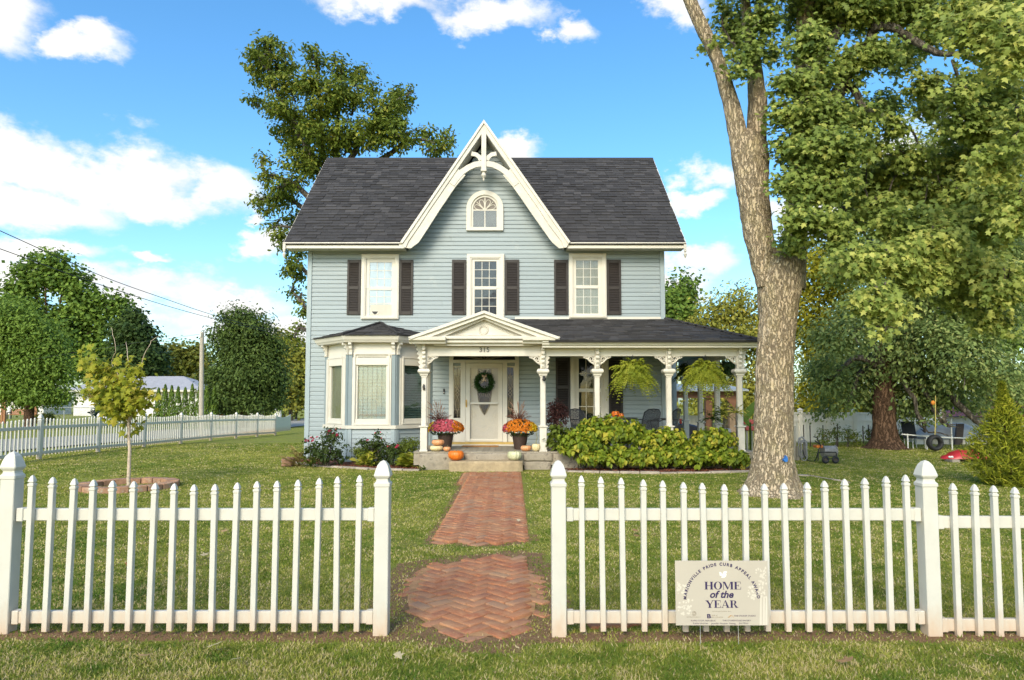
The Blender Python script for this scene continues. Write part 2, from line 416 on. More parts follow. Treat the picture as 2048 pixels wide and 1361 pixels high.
def M_glass(name, tintc=(0.75, 0.8, 0.82), refl=0.16):
    m, N, L, b = nodes_of(name)
    tr = N.new('ShaderNodeBsdfTransparent'); tr.inputs[0].default_value = (*tintc, 1)
    gl = N.new('ShaderNodeBsdfGlossy'); gl.inputs['Roughness'].default_value = 0.015
    g = tex(N, L, 2.2, 2); bp = N.new('ShaderNodeBump'); bp.inputs['Strength'].default_value = 0.10; bp.inputs['Distance'].default_value = 0.03
    L.new(g.outputs['Fac'], bp.inputs['Height']); L.new(bp.outputs[0], gl.inputs['Normal'])
    mx = N.new('ShaderNodeMixShader'); mx.inputs[0].default_value = refl
    L.new(tr.outputs[0], mx.inputs[1]); L.new(gl.outputs[0], mx.inputs[2]); L.new(mx.outputs[0], N['Material Output'].inputs[0])
    return m
m_glass = M_glass('window_glass', (0.85, 0.88, 0.88), 0.055); m_glassd = M_glass('dark_glass', (0.6, 0.64, 0.66), 0.05); m_glassw = M_glass('sky_glass', (0.8, 0.85, 0.88), 0.13)

# ------------------------------------------------------------------ the house
WY = 17.7                     # plane of the facade
EY = 17.22                    # plane of the main eave
PY = 15.55                    # line of the porch posts
def WX(px, py=700, Y=WY): return P(px, py, Y).x
def WZ(py, Y=WY, px=968): return P(px, py, Y).z
XL, XR = WX(613.5), WX(1330)
ZF = 0.40                     # porch floor
house = thing('house', 'pale blue two-storey clapboard farmhouse with white trim, steep centre gable and dark shingle roof', 'house', (WX(968), WY, 0))
ze0, ze1 = WZ(497.5, EY), WZ(486, EY)
xe0, xe1 = P(567, 490, EY).x, P(1372, 490, EY).x
# the ridge lies where the rake ends come to the same width as the eave
def ridge_y():
    lo, hi = 18, 28
    for _ in range(40):
        m = (lo + hi) / 2
        if P(1297, 317, m).x - P(645, 317, m).x < xe1 - xe0: lo = m
        else: hi = m
    return lo
RY = ridge_y(); zr = WZ(317, RY)
HB = 2 * RY - WY              # rear wall
# gable on the facade
gx, gz_top = P(968, 247, EY).x, WZ(249, EY)
gl_, gr_ = P(806, 490, EY).x, P(1137, 490, EY).x
gzb = ze1
def gable_half(z): return max(0.0, (gz_top - z) / (gz_top - gzb)) * (gr_ - gl_) / 2
gxc = (gl_ + gr_) / 2

# masonry-thin wall behind the boards: one shell
wall = MB()
zb = 0.02
wall.prism([(XL, zb), (XR, zb), (XR, ze1 - .05), (gxc + gable_half(ze1 + .1) - .16, ze1 - .05), (gxc, gz_top - .28), (gxc - gable_half(ze1 + .1) + .16, ze1 - .05), (XL, ze1 - .05)], 'y', WY, WY + .2)
wall.prism([(WY + .2, zb), (HB, zb), (HB, ze1 - .05), (RY, zr - .12), (WY + .2, ze1 - .05)], 'x', XL, XL + .18)
wall.prism([(WY + .2, zb), (HB, zb), (HB, ze1 - .05), (RY, zr - .12), (WY + .2, ze1 - .05)], 'x', XR - .18, XR)
wall.box(XL + .18, XR - .18, HB - .2, HB, zb, ze1 - .05)
wall_o = wall.build('wall', m_side2, house)

# clapboards of the facade: one board per course (split at its butt joint)
EXPO = 0.1125; z = 0.10; rb = random.Random(3); k = 0
while z < gz_top - .4:
    z1 = z + EXPO
    if z1 < ze1 - .06: a, b, c, d = XL + .11, XR - .11, XL + .11, XR - .11
    else:
        h0, h1 = gable_half(z) - .17, gable_half(z1) - .17
        if h1 < .06: break
        a, b, c, d = gxc - h0, gxc + h0, gxc - h1, gxc + h1
    cut = [] if b - a < 2.2 else [a + (b - a) * rb.uniform(.2, .8)]
    xs = [a] + cut + [b]; xt = [c] + cut + [d]
    for i in range(len(xs) - 1):
        e0 = 0.0015 if i > 0 else 0; e1 = 0.0015 if i < len(xs) - 2 else 0
        o0, o1 = rb.uniform(0, .002), rb.uniform(0, .002)
        p = MB()
        f0 = WY - .026 - o0; f1 = WY - .016 - o0; f2 = WY - .006
        l0, r0, l1, r1 = xs[i] + e0, xs[i + 1] - e1, xt[i] + e0, xt[i + 1] - e1
        zm = z + EXPO * .42; t = .42; lm, rm = l0 + (l1 - l0) * t, r0 + (r1 - r0) * t
        z2 = z1 - .0005
        vs = [(l0, WY - .001, z), (r0, WY - .001, z), (r0, f0, z + .002), (l0, f0, z + .002), (rm, f0 + .004, zm + .03), (lm, f0 + .004, zm + .03), (r1, f2, z2), (l1, f2, z2), (r1, WY - .001, z2), (l1, WY - .001, z2)]
        p.add(vs, [(0, 1, 2, 3), (3, 2, 4, 5), (5, 4, 6, 7), (7, 6, 8, 9), (9, 8, 1, 0), (0, 3, 5, 7, 9), (1, 8, 6, 4, 2)])
        p.build('plank', m_side, wall_o, fix=True)
    z = z1; k += 1
for s, x in ((-1, XL), (1, XR)):
    c = MB(); c.box(x - .012 if s < 0 else x - .105, x + .105 if s < 0 else x + .012, WY - .045, WY + .10, .03, ze0 + .02)
    c.build('corner_board', m_side2, house, bevel=.004)
# side clapboards, seen only from a step aside
for s, x in ((-1, XL), (1, XR)):
    p = MB(); z = .1
    while z < ze0:
        p.prism([(x + s * .001, z), (x + s * .024, z), (x + s * .006, z + EXPO), (x + s * .001, z + EXPO)], 'y', WY + .11, HB - .02) if False else p.hexa([(x, WY + .11, z), (x + s * .024, WY + .11, z), (x + s * .024, HB - .02, z), (x, HB - .02, z), (x, WY + .11, z + EXPO), (x + s * .005, WY + .11, z + EXPO), (x + s * .005, HB - .02, z + EXPO), (x, HB - .02, z + EXPO)])
        z += EXPO
    o = p.build('side_boarding', m_side, wall_o); o['kind'] = 'stuff'

# main roof
slope = Vector((0, RY - EY, zr - ze1)); SL = slope.length; su = slope.normalized(); sn = Vector((0, -su.z, su.y))
roof = MB()
sv = (gz_top - .12 - ze1) / (zr - ze1)          # the gable runs back into this slope
def RP(x, t, d=0.0): return (x, EY + (RY - EY) * t + sn.y * d, ze1 - .02 + (zr - ze1) * t + sn.z * d)
front_ = [(xe0 + .02, 0), (gl_ + .04, 0), (gx, sv), (gr_ - .04, 0), (xe1 - .02, 0), (xe1 - .02, 1), (xe0 + .02, 1)]
top_ = [RP(x, t) for x, t in front_]; low_ = [RP(x, t, -.09) for x, t in front_]; n_ = len(top_)
roof.add(top_ + low_, [tuple(range(n_)), tuple(range(2 * n_ - 1, n_ - 1, -1))] + [(i, n_ + i, n_ + (i + 1) % n_, (i + 1) % n_) for i in range(n_)])
roof.prism([(RY + .001, zr - .02), (2 * RY - EY, ze1 - .02), (2 * RY - EY, ze1 - .12), (RY + .001, zr - .13)], 'x', xe0 + .02, xe1 - .02)
roof_o = roof.build('main_roof', m_shingle, house)
gab = MB(); gback = RY
gab.prism([(gl_ - .03, gzb - .02), (gx, gz_top), (gr_ + .03, gzb - .02), (gr_ - .1, gzb - .05), (gx, gz_top - .16), (gl_ + .1, gzb - .05)], 'y', EY + .03, gback)
gab.build('gable_roof', m_shingle, house)
ridge = MB(); ridge.prism([(RY - .13, zr - .11), (RY, zr + .022), (RY + .13, zr - .11), (RY + .12, zr - .13), (RY, zr - .005), (RY - .12, zr - .13)], 'x', xe0, xe1)
ridge.build('ridge_cap', m_shingle, house)
EXP = 0.158
shv = []
for i in range(10):
    w = (.16, .19, .22, .25, .28, .30, .33, .36, .21, .26)[i]; th = (.008, .022)[i % 2]; q = MB()
    q.hexa([(0, 0, -.004), (w - .005, 0, -.004), (w - .005, EXP * 1.3, -.004), (0, EXP * 1.3, -.004), (0, 0, th + .006), (w - .005, 0, th + .006), (w - .005, EXP * 1.3, .001), (0, EXP * 1.3, .001)])
    shv.append((w, q.mesh('shingle', m_shingle, tint=rb.uniform(0, .6)), q))
def shingle_field(parent, org, ux, uu, un, width_at, nrow, keep=None, single=0, label='shingle'):
    """courses of tabs on a slope: the lowest as parts, the rest as one mesh"""
    V, T, Fc = [], [], []; cnt = 0
    for r in range(nrow):
        s0 = r * EXP; a, b = width_at(s0 + EXP * .5)
        x = a - rb.uniform(0, .2)
        while x < b:
            w, me, q = shv[rb.randrange(10)]
            x0, x1 = max(x, a), min(x + w, b)
            if x1 - x0 > .04:
                pos = org + ux * x0 + uu * s0
                c = pos + ux * (x1 - x0) / 2 + uu * EXP * .5
                if keep is None or keep(c):
                    sx = (x1 - x0) / w
                    if cnt < single:
                        o = link(label, me, None, parent)
                        Mx = Matrix(((ux.x * sx, uu.x, un.x, pos.x), (ux.y * sx, uu.y, un.y, pos.y), (ux.z * sx, uu.z, un.z, pos.z), (0, 0, 0, 1)))
                        o.matrix_basis = Mx; cnt += 1
                    else:
                        n = len(V)
                        for v in q.v: p = pos + ux * v[0] * sx + uu * v[1] + un * v[2]; V.append((p.x, p.y, p.z))
                        Fc += [tuple(i + n for i in f) for f in q.f]; T += [rb.uniform(0, .9) ** 1.3] * len(q.v)
            x += w
    if V:
        me = bpy.data.meshes.new('shingle_courses'); me.from_pydata(V, [], Fc)
        at = me.attributes.new('tint', 'FLOAT', 'POINT'); at.data.foreach_set('value', np.array(T, dtype=np.float32))
        me.materials.append(m_shingle); o = link('shingle_courses', me, None, parent); o['kind'] = 'stuff'
def clear_of_gable(c):
    return not (abs(c.x - gx) < gable_half(c.z) + .02 and c.z < gz_top)
shingle_field(roof_o, Vector((0, EY - .05, ze1 - .06)), Vector((1, 0, 0)), su, sn, lambda s: (xe0, xe1), int(SL / EXP) + 1, clear_of_gable, 300)

# eave: fascia, gutter lip, soffit, corner drops
for a, b in ((xe0, gl_ + .05), (gr_ - .05, xe1)):
    f = MB(); f.prism([(EY - .02, ze0), (EY - .02, ze1 - .03), (EY - .055, ze1 - .03), (EY - .055, ze1 + .0), (EY + .01, ze1 + .0), (EY + .01, ze0)], 'x', a, b)
    f.build('fascia', m_trim, house, bevel=.004)
    f = MB(); f.box(a + .02, b - .02, EY + .012, WY - .03, ze0 + .025, ze0 + .045); f.build('soffit', m_trim, house)
for s, x in ((-1, xe0), (1, xe1)):
    f = MB(); xi = x + (.0 if s < 0 else -.07); f.box(xi, xi + .07, EY - .06, EY - .022, ze0 - .03, ze1 - .035)
    f.lathe([(.034, 0), (.034, -.06), (.02, -.075), (.045, -.13), (.03, -.18), (.004, -.24)][::-1], 8, (xi + .035, EY - .04, ze0 - .03))
    f.build('eave_drop', m_old, house)
    # raking boards at the ends
    f = MB(); f.prism([(EY, ze0 + .02), (EY, ze1 - .025), (RY, zr - .025), (2 * RY - EY, ze1 - .025), (2 * RY - EY, ze0 + .02), (RY, zr - .20)], 'x', x - .02 if s < 0 else x - .01, x + .01 if s < 0 else x + .02)
    f.build('rake_board', m_trim, house)

# gable bargeboards with curved inner edge, and the truss of the peak
def EP(px, py, Y=EY): q = P(px, py, Y); return (q.x, q.z)
outerL = [(806, 487), (968, 249)]; outerR = [(968, 249), (1137, 487)]
innerL = [(817, 498), (835, 484), (855, 457), (880, 419), (899, 391), (912, 371), (927, 355), (945, 345), (962, 341)]
innerR = [(974, 341), (992, 346), (1010, 356), (1024, 371), (1040, 393), (1062, 425), (1090, 463), (1108, 484), (1126, 498)]
br = MB()
br.prism([EP(808, 497), EP(804, 488), EP(968, 248), EP(968, 264), EP(858, 424), EP(840, 452), EP(818, 484), EP(812, 497)][::1], 'y', EY - .075, EY - .02)
br.build('bargeboard', m_old, house, bevel=.003)
br = MB(); br.prism([EP(1132, 497), EP(1138, 488), EP(968.2, 248), EP(968.2, 264), EP(1080, 424), EP(1098, 452), EP(1122, 484), EP(1128, 497)], 'y', EY - .075, EY - .02)
br.build('bargeboard', m_old, house, bevel=.003)
br = MB()   # thin crown moulding on both rakes
br.prism([EP(802, 486), EP(968, 243), EP(968, 250), EP(806, 489)], 'y', EY - .11, EY - .076)
br.prism([EP(1140, 486), EP(968.2, 243), EP(968.2, 250), EP(1136, 489)], 'y', EY - .11, EY - .076)
br.build('rake_moulding', m_trim, house)
# inner boards with the curved lower edge
il = MB(); il.prism([EP(818, 484), EP(840, 452), EP(858, 424), EP(916, 339), EP(931, 352)] + [EP(*q) for q in [(912, 374), (899, 393), (880, 421), (855, 460), (838, 486), (822, 498), (812, 497)]], 'y', EY - .045, EY - .005)
il.build('inner_bargeboard', m_old, house, bevel=.003)
ir = MB(); ir.prism([EP(1122, 484), EP(1098, 452), EP(1080, 424), EP(1021, 339), EP(1006, 352)] + [EP(*q) for q in [(1025, 374), (1040, 395), (1062, 427), (1088, 464), (1104, 486), (1118, 498), (1128, 497)]], 'y', EY - .045, EY - .005)
ir.build('inner_bargeboard', m_old, house, bevel=.003)
def arc_board(pts, w, y0, y1, nm):
    up = []; dn = []
    for i, q in enumerate(pts):
        a = Vector(EP(*pts[max(i - 1, 0)])); b = Vector(EP(*pts[min(i + 1, len(pts) - 1)])); d = (b - a).normalized(); nn = Vector((-d.y, d.x)) * w
        c = Vector(EP(*q)); up.append(tuple(c + nn)); dn.append(tuple(c - nn))
    m = MB(); m.prism(up + dn[::-1], 'y', y0, y1); m.build(nm, m_old, house, bevel=.003)
arc_board([(964, 329), (950, 331), (937, 337), (925, 345), (914, 357), (904, 371)], .075, EY - .06, EY + .0, 'arched_brace')
arc_board([(972, 329), (986, 331), (999, 337), (1011, 345), (1022, 357), (1033, 371)], .075, EY - .06, EY + .0, 'arched_brace')
arc_board([(962, 322), (959, 316), (953, 311), (943, 309)], .055, EY - .055, EY - .005, 'upper_brace')
arc_board([(974, 322), (977, 316), (983, 311), (993, 309)], .055, EY - .055, EY - .005, 'upper_brace')
kp = MB(); a, b = EP(963, 345), EP(972.6, 262); kp.box(a[0], b[0], EY - .085, EY + .01, a[1], b[1] + .02)
cx_ = (a[0] + b[0]) / 2; kp.sqlathe([(.075, 0), (.075, -.04), (.055, -.05)][::-1], (cx_, EY - .04, a[1] + .04))
kp.lathe([(.06, 0), (.04, -.03), (.07, -.09), (.065, -.12), (.03, -.17), (.022, -.2), (.03, -.215), (.004, -.25)][::-1], 10, (cx_, EY - .04, a[1]))
kp.build('king_post', m_old, house)
# shadow-side soffit of the gable overhang
for s in (-1, 1):
    q = MB(); xo = gl_ if s < 0 else gr_
    q.add([(xo - s * .1, EY + .0, gzb - .08), (gx, EY + .0, gz_top - .18), (gx, WY - .03, gz_top - .18), (xo - s * .1, WY - .03, gzb - .08),
           (xo - s * .1, EY + .0, gzb - .10), (gx, EY + .0, gz_top - .20), (gx, WY - .03, gz_top - .20), (xo - s * .1, WY - .03, gzb - .10)],
          [(0, 3, 2, 1), (4, 5, 6, 7), (0, 1, 5, 4), (1, 2, 6, 5), (2, 3, 7, 6), (3, 0, 4, 7)])
    q.build('gable_soffit', m_old, house)

# ------------------------------------------------------------------ windows
def frame_box(mb, x0, x1, z0, z1, w, y0, y1, wt=None, wb=None):
    wt = w if wt is None else wt; wb = w if wb is None else wb
    mb.box(x0, x0 + w, y0, y1, z0, z1); mb.box(x1 - w, x1, y0, y1, z0, z1)
    mb.box(x0 + w, x1 - w, y0, y1, z1 - wt, z1); mb.box(x0 + w, x1 - w, y0, y1, z0, z0 + wb)
def blind_mat(name, c, v=0.1, st=(1, 1, 1), sc_=4): return M(name, c, 0.8, v, sc_, 0.1, 30, stretch=st)
m_lace = blind_mat('white_lace', (0.44, 0.49, 0.53), .12, (1, 1, 3), 5)
m_mottle = M('painted_reflection', (0.10, 0.10, 0.12), 0.8, 0.6, 22, 0.1, 30)  # mottling painted to stand in for trees mirrored in the panes
m_beige = blind_mat('beige_curtain', (0.36, 0.32, 0.24), .15, (6, 1, .6), 5)
m_olive = blind_mat('olive_shade', (0.27, 0.25, 0.14), .12, (4, 1, 1), 4)
m_teal = blind_mat('teal_blind', (0.045, 0.072, 0.062), .1, (1, 1, 1), 4)
m_pale = blind_mat('pale_green_shade', (0.46, 0.56, 0.58), .1, (1, 1, 1), 3)
m_panelw = M('vent_board', (0.55, 0.50, 0.42), .6, .05)
def make_window(nm, casing, glass, cols, rows, meet, blind, glassm, cw_out=None, extra=None, lab=None, Y=WY):
    (cx0, cx1, cy0, cy1), (gx0, gx1, gy0, gy1) = casing, glass
    x0, x1 = WX(cx0, 570), WX(cx1, 570); z0, z1 = WZ(cy1), WZ(cy0)
    a0, a1 = WX(gx0, 570), WX(gx1, 570); b0, b1 = WZ(gy1), WZ(gy0)
    w = MB(); iw = min(a0 - x0, x1 - a1)
    frame_box(w, x0, x1, z0, z1, iw * .62, Y - .085, Y - .001, None, iw * .45)
    frame_box(w, x0 + iw * .12, x1 - iw * .12, z0 + iw * .1, z1 - iw * .12, iw * .34, Y - .098, Y - .085, None, iw * .25)
    root = w.build(nm, m_trim, house, bevel=.004)
    if lab: root['label'] = lab
    zm = WZ(meet); i0, i1 = x0 + iw * .62, x1 - iw * .62; j0, j1 = z0 + iw * .45, z1 - iw * .62
    s = MB(); s.box(i0, a0, Y - .05, Y - .002, zm - .02, j1); s.box(a1, i1, Y - .05, Y - .002, zm - .02, j1); s.box(a0, a1, Y - .05, Y - .002, b1, j1); s.box(a0, a1, Y - .05, Y - .002, zm - .02, zm + .03)
    s.build('upper_sash', m_trim, root, bevel=.003)
    s = MB(); s.box(i0, a0, Y - .042, Y - .002, j0, zm - .02); s.box(a1, i1, Y - .042, Y - .002, j0, zm - .02); s.box(a0, a1, Y - .042, Y - .002, j0, b0); s.box(a0, a1, Y - .056, Y - .002, zm - .055, zm - .021)
    s.build('lower_sash', m_trim, root, bevel=.003)
    bl = MB(); bl.box(a0 - .01, a1 + .01, Y - .029, Y - .0275, b0 - .01, b1 + .01); bl.build('curtain', blind, root)  # in the middle window this sheet is the painted reflection, not cloth
    mt = MB(); pw = (a1 - a0) / cols
    for (lo, hi, nr) in ((zm + .03, b1, rows[0]), (b0, zm - .055, rows[1])):
        ph = (hi - lo) / nr
        for c in range(1, cols): mt.box(a0 + pw * c - .007, a0 + pw * c + .007, Y - .038, Y - .0305, lo, hi)
        for r in range(1, nr): mt.box(a0, a1, Y - .0385, Y - .0302, lo + ph * r - .007, lo + ph * r + .007)
        for c in range(cols):
            for r in range(nr):
                p = MB(); t = rb.uniform(-.0007, .0007)
                p.hexa([(a0 + pw * c + .001, Y - .0345, lo + ph * r + .001), (a0 + pw * (c + 1) - .001, Y - .0345 + t, lo + ph * r + .001), (a0 + pw * (c + 1) - .001, Y - .0325 + t, lo + ph * r + .001), (a0 + pw * c + .001, Y - .0325, lo + ph * r + .001),
                        (a0 + pw * c + .001, Y - .0345, lo + ph * (r + 1) - .001), (a0 + pw * (c + 1) - .001, Y - .0345 + t, lo + ph * (r + 1) - .001), (a0 + pw * (c + 1) - .001, Y - .0325 + t, lo + ph * (r + 1) - .001), (a0 + pw * c + .001, Y - .0325, lo + ph * (r + 1) - .001)])
                p.build('pane', glassm, root)
    mt.build('muntin', m_trim, root)
    return root
w1 = make_window('window', (723.7, 798.7, 510, 639.5), (740, 784, 526, 634), 3, (3, 4), 577, m_lace, m_glassw, lab='upstairs window with a vent board and pale lace behind its panes')
q0, q1 = WX(740), WX(784)
v = MB(); v.box(q0, q1, WY - .041, WY - .034, WZ(633), WZ(610)); v.box(WX(770), WX(771), WY - .045, WY - .034, WZ(633), WZ(610)); v.build('vent_board', m_panelw, w1)
v = MB(); c = P(750, 626, WY - .045)
v.prism([(c.x + .1 * math.cos(t) * (1 if abs(math.cos(t)) < .9 else 1.02), c.z + .052 * math.sin(t)) for t in [2 * math.pi * i / 20 for i in range(20)]], 'y', WY - .052, WY - .04); v.build('vent_ring', m_trim, w1)
v = MB(); v.prism([(c.x - .08, c.z + .035), (c.x + .08, c.z + .035), (c.x + .05, c.z - .02), (c.x, c.z - .045), (c.x - .05, c.z - .02)], 'y', WY - .056, WY - .05); v.build('vent_opening', m_black, w1)
w2 = make_window('window', (934, 1008.7, 509.5, 640), (949.5, 993, 524, 630), 3, (3, 3), 576, m_mottle, m_glassd, lab='upstairs window with dark mottled panes in the middle of the facade')
w3 = make_window('window', (1137.5, 1212.2, 508.5, 637), (1152, 1195.8, 522, 628), 3, (3, 3), 574, m_beige, m_glass, lab='upstairs window with drawn beige curtain')

def shutter_proto(mat, w, h):
    root = MB(); fw = .055
    frame_box(root, 0, w, 0, h, fw, -.032, 0, .085, .10); zm = h * .49; root.box(fw, w - fw, -.031, 0, zm - .045, zm + .045)
    root.box(fw - .004, w - fw + .004, -.012, -.002, .05, h - .05)
    return root.mesh('shutter', mat, bevel=.004), fw, zm
def add_shutter(px0, px1, py0, py1, mat, lab=None):
    x0, x1, z0, z1 = WX(px0, 575), WX(px1, 575), WZ(py1), WZ(py0); w, h = x1 - x0, z1 - z0
    me, fw, zm = shutter_proto(mat, w, h)
    o = link('shutter', me, None, house, loc=(x0, WY - .026, z0))
    sl = MB(); sl.hexa([(fw, -.030, -.012), (w - fw, -.030, -.012), (w - fw, -.024, -.016), (fw, -.024, -.016), (fw, -.012, .020), (w - fw, -.012, .020), (w - fw, -.006, .016), (fw, -.006, .016)])
    sme = sl.mesh('slat', mat)
    for lo, hi in ((.10, zm - .045), (zm + .045, h - .085)):
        n = int((hi - lo) / .043)
        for i in range(n):
            s = link('slat', sme, None, o); s.location = (x0, WY - .026, z0 + lo + (i + .5) * (hi - lo) / n)
    return o
for a, b in ((695, 722), (799.5, 826.6), (904, 932.3), (1010, 1038.5), (1108, 1136.2), (1213.3, 1241.7)): add_shutter(a, b, 520.5, 630.5, m_shut)
for a, b in ((1110.5, 1138.5), (1215.5, 1243)): add_shutter(a, b, 716, 832, m_shutd)
w4 = make_window('window', (1139.5, 1214.5, 708, 850), (1156, 1199, 718, 843), 3, (2, 2), 780, m_teal, m_glassd, lab='porch window with dim green-grey panes between black shutters')

# arched attic window
def arch_poly(xc, r, z0, zs, n=16): return [(xc - r, z0), (xc + r, z0)] + [(xc + r * math.cos(math.pi * i / n), zs + r * math.sin(math.pi * i / n)) for i in range(n + 1)]
ax = WX(970, 420); ro = PX(37.5, WY); ri = PX(26.5, WY); zs = WZ(419); za, zc = WZ(463), WZ(455.5)
def ring_arch(mb, xc, r1, r2, z0, zs, y0, y1, n=18):
    o = [(xc + r1, z0)] + [(xc + r1 * math.cos(math.pi * i / n), zs + r1 * math.sin(math.pi * i / n)) for i in range(n + 1)] + [(xc - r1, z0)]
    i_ = [(xc + r2, z0)] + [(xc + r2 * math.cos(math.pi * i / n), zs + r2 * math.sin(math.pi * i / n)) for i in range(n + 1)] + [(xc - r2, z0)]
    m = len(o); vs = [(p[0], y0, p[1]) for p in o] + [(p[0], y0, p[1]) for p in i_] + [(p[0], y1, p[1]) for p in o] + [(p[0], y1, p[1]) for p in i_]
    fs = []
    for k in range(m - 1):
        fs += [(k, k + 1, m + k + 1, m + k), (2 * m + k, 3 * m + k, 3 * m + k + 1, 2 * m + k + 1), (k, 2 * m + k, 2 * m + k + 1, k + 1), (m + k, m + k + 1, 3 * m + k + 1, 3 * m + k)]
    fs += [(0, m, 3 * m, 2 * m), (m - 1, 2 * m - 1 + 2 * m - m + 0, 3 * m - 1 + m - 0, 2 * m - 1)] if False else [(0, m, 3 * m, 2 * m), (m - 1, 3 * m - 1, 4 * m - 1, 2 * m - 1)]
    mb.add(vs, fs)
aw = MB(); ring_arch(aw, ax, ro, ri + .02, za + .09, zs, WY - .085, WY - .001); aw.box(ax - ro, ax + ro, WY - .095, WY - .001, za, za + .088)
awo = aw.build('arched_window', m_trim, house, bevel=.004); awo['label'] = 'round-headed attic window with petal tracery'
aw = MB(); ring_arch(aw, ax, ri + .02, ri - .035, za + .09, zs, WY - .05, WY - .004); aw.build('sash', m_old, awo)
aw = MB(); aw.prism(arch_poly(ax, ri - .03, za + .09, zs), 'y', WY - .028, WY - .026); aw.build('curtain', M('grey_taupe_shade', (.20, .175, .155), .8, .15, 5), awo)
aw = MB(); zt = WZ(421.5); r_ = ri - .03
aw.box(ax - .012, ax + .012, WY - .044, WY - .030, za + .09, zs + r_); aw.box(ax - r_, ax + r_, WY - .0445, WY - .030, zt - .015, zt + .015)
for ang in (45, 135): aw.tube([(ax + .03 * math.cos(R(ang)), WY - .037, zt + .03 * math.sin(R(ang))), (ax + r_ * math.cos(R(ang)), WY - .037, zt + r_ * math.sin(R(ang)))], .011, 6)
for ang in (22, 67, 113, 158):        # petals
    cc = Vector((math.cos(R(ang)), 0, math.sin(R(ang)))); nn = Vector((-cc.z, 0, cc.x)); pts = []
    for i in range(21):
        t = i / 20; u = math.sin(math.pi * t) ** .75 if 0 < t < 1 else 0
        along = .04 + (r_ - .06) * (1 - math.cos(2 * math.pi * t)) / 2; side = .065 * math.sin(2 * math.pi * t) * (along / r_ + .25)
        q = Vector((ax, WY - .037, zt)) + cc * along + nn * side; pts.append(q)
    aw.tube(pts, .010, 5)
aw.build('tracery', m_trim, awo)
for s in (-1, 1):
    aw = MB(); x0, x1 = sorted((ax + s * .013, ax + s * r_)); aw.box(x0, x1, WY - .036, WY - .034, za + .09, zt - .016); aw.build('pane', m_glass, awo)

# ------------------------------------------------------------------ bay window
BY = 16.82
bl_, br_ = P(696, 800, BY).x, P(791, 800, BY).x
bL0 = P(650, 800, WY).x; bR0 = br_ + (bl_ - bL0)
def loop_at(off):          # plan outline of the bay, pushed out by off
    k = off * .414
    return [(bL0 - off * 1.414 + 0, WY), (bl_ - k, BY - off), (br_ + k, BY - off), (bR0 + off * 1.414, WY)]
def bay_band(nm, z0, z1, o0, o1, mat, parent, bev=.004):
    a, b = loop_at(o0), loop_at(o1); m = MB()
    pts = [(x, y, z0) for x, y in a] + [(x, y, z1) for x, y in b]; n = 4
    m.add(pts, [(0, 1, 2, 3), (7, 6, 5, 4)] + [(i, 4 + i, 4 + (i + 1) % n, (i + 1) % n) for i in range(n)])
    return m.build(nm, mat, parent, bevel=bev)
bay = tag(bay_band('bay_window', .05, WZ(690, BY), -.10, -.10, m_side2, house))
zs_, zh = WZ(853, BY), WZ(686, BY)
bay_band('bay_sill', zs_ - .065, zs_ + .02, .045, .05, m_trim, bay)
bay_band('bay_frieze', WZ(716, BY), zh, -.03, -.03, m_trim, bay)
bay_band('bay_cornice', zh, zh + .055, .16, .19, m_trim, bay); bay_band('bay_crown', zh + .055, WZ(673.5, BY), .20, .24, m_trim, bay)
# low roof
top = P(758, 648, WY - .02); e = loop_at(.25); ztop = WZ(673.5, BY) + .01
apex = Vector(((bl_ + br_) / 2 + .03, WY - .05, top.z))
rm = MB(); rm.add([(x, y, ztop) for x, y in e] + [tuple(apex), (apex.x, WY, top.z)], [(0, 1, 4), (1, 2, 4), (2, 3, 4), (0, 4, 5), (3, 5, 4), (0, 5, 3), (3, 2, 1, 0)])
bro = rm.build('bay_roof', m_shingle, bay)
for (i, j) in ((0, 1), (1, 2), (2, 3)):
    A = Vector((e[i][0], e[i][1], ztop)); B = Vector((e[j][0], e[j][1], ztop)); ux = (B - A).normalized(); hgt = apex - A - ux * (apex - A).dot(ux); uu = hgt.normalized(); un = ux.cross(uu)
    Lw = (B - A).length; pa = (apex - A).dot(ux); H = hgt.length
    shingle_field(bro, A - uu * .02 + un * .004, ux, uu, un, lambda s, pa=pa, Lw=Lw, H=H: (pa * s / H, Lw - (Lw - pa) * s / H), int(H / EXP), None, 0)
hp = MB()
for i in (1, 2): hp.tube([Vector((e[i][0], e[i][1], ztop + .02)), apex + Vector((0, 0, .025))], .045, 4)
hp.build('hip_ridge', m_shingle, bay)
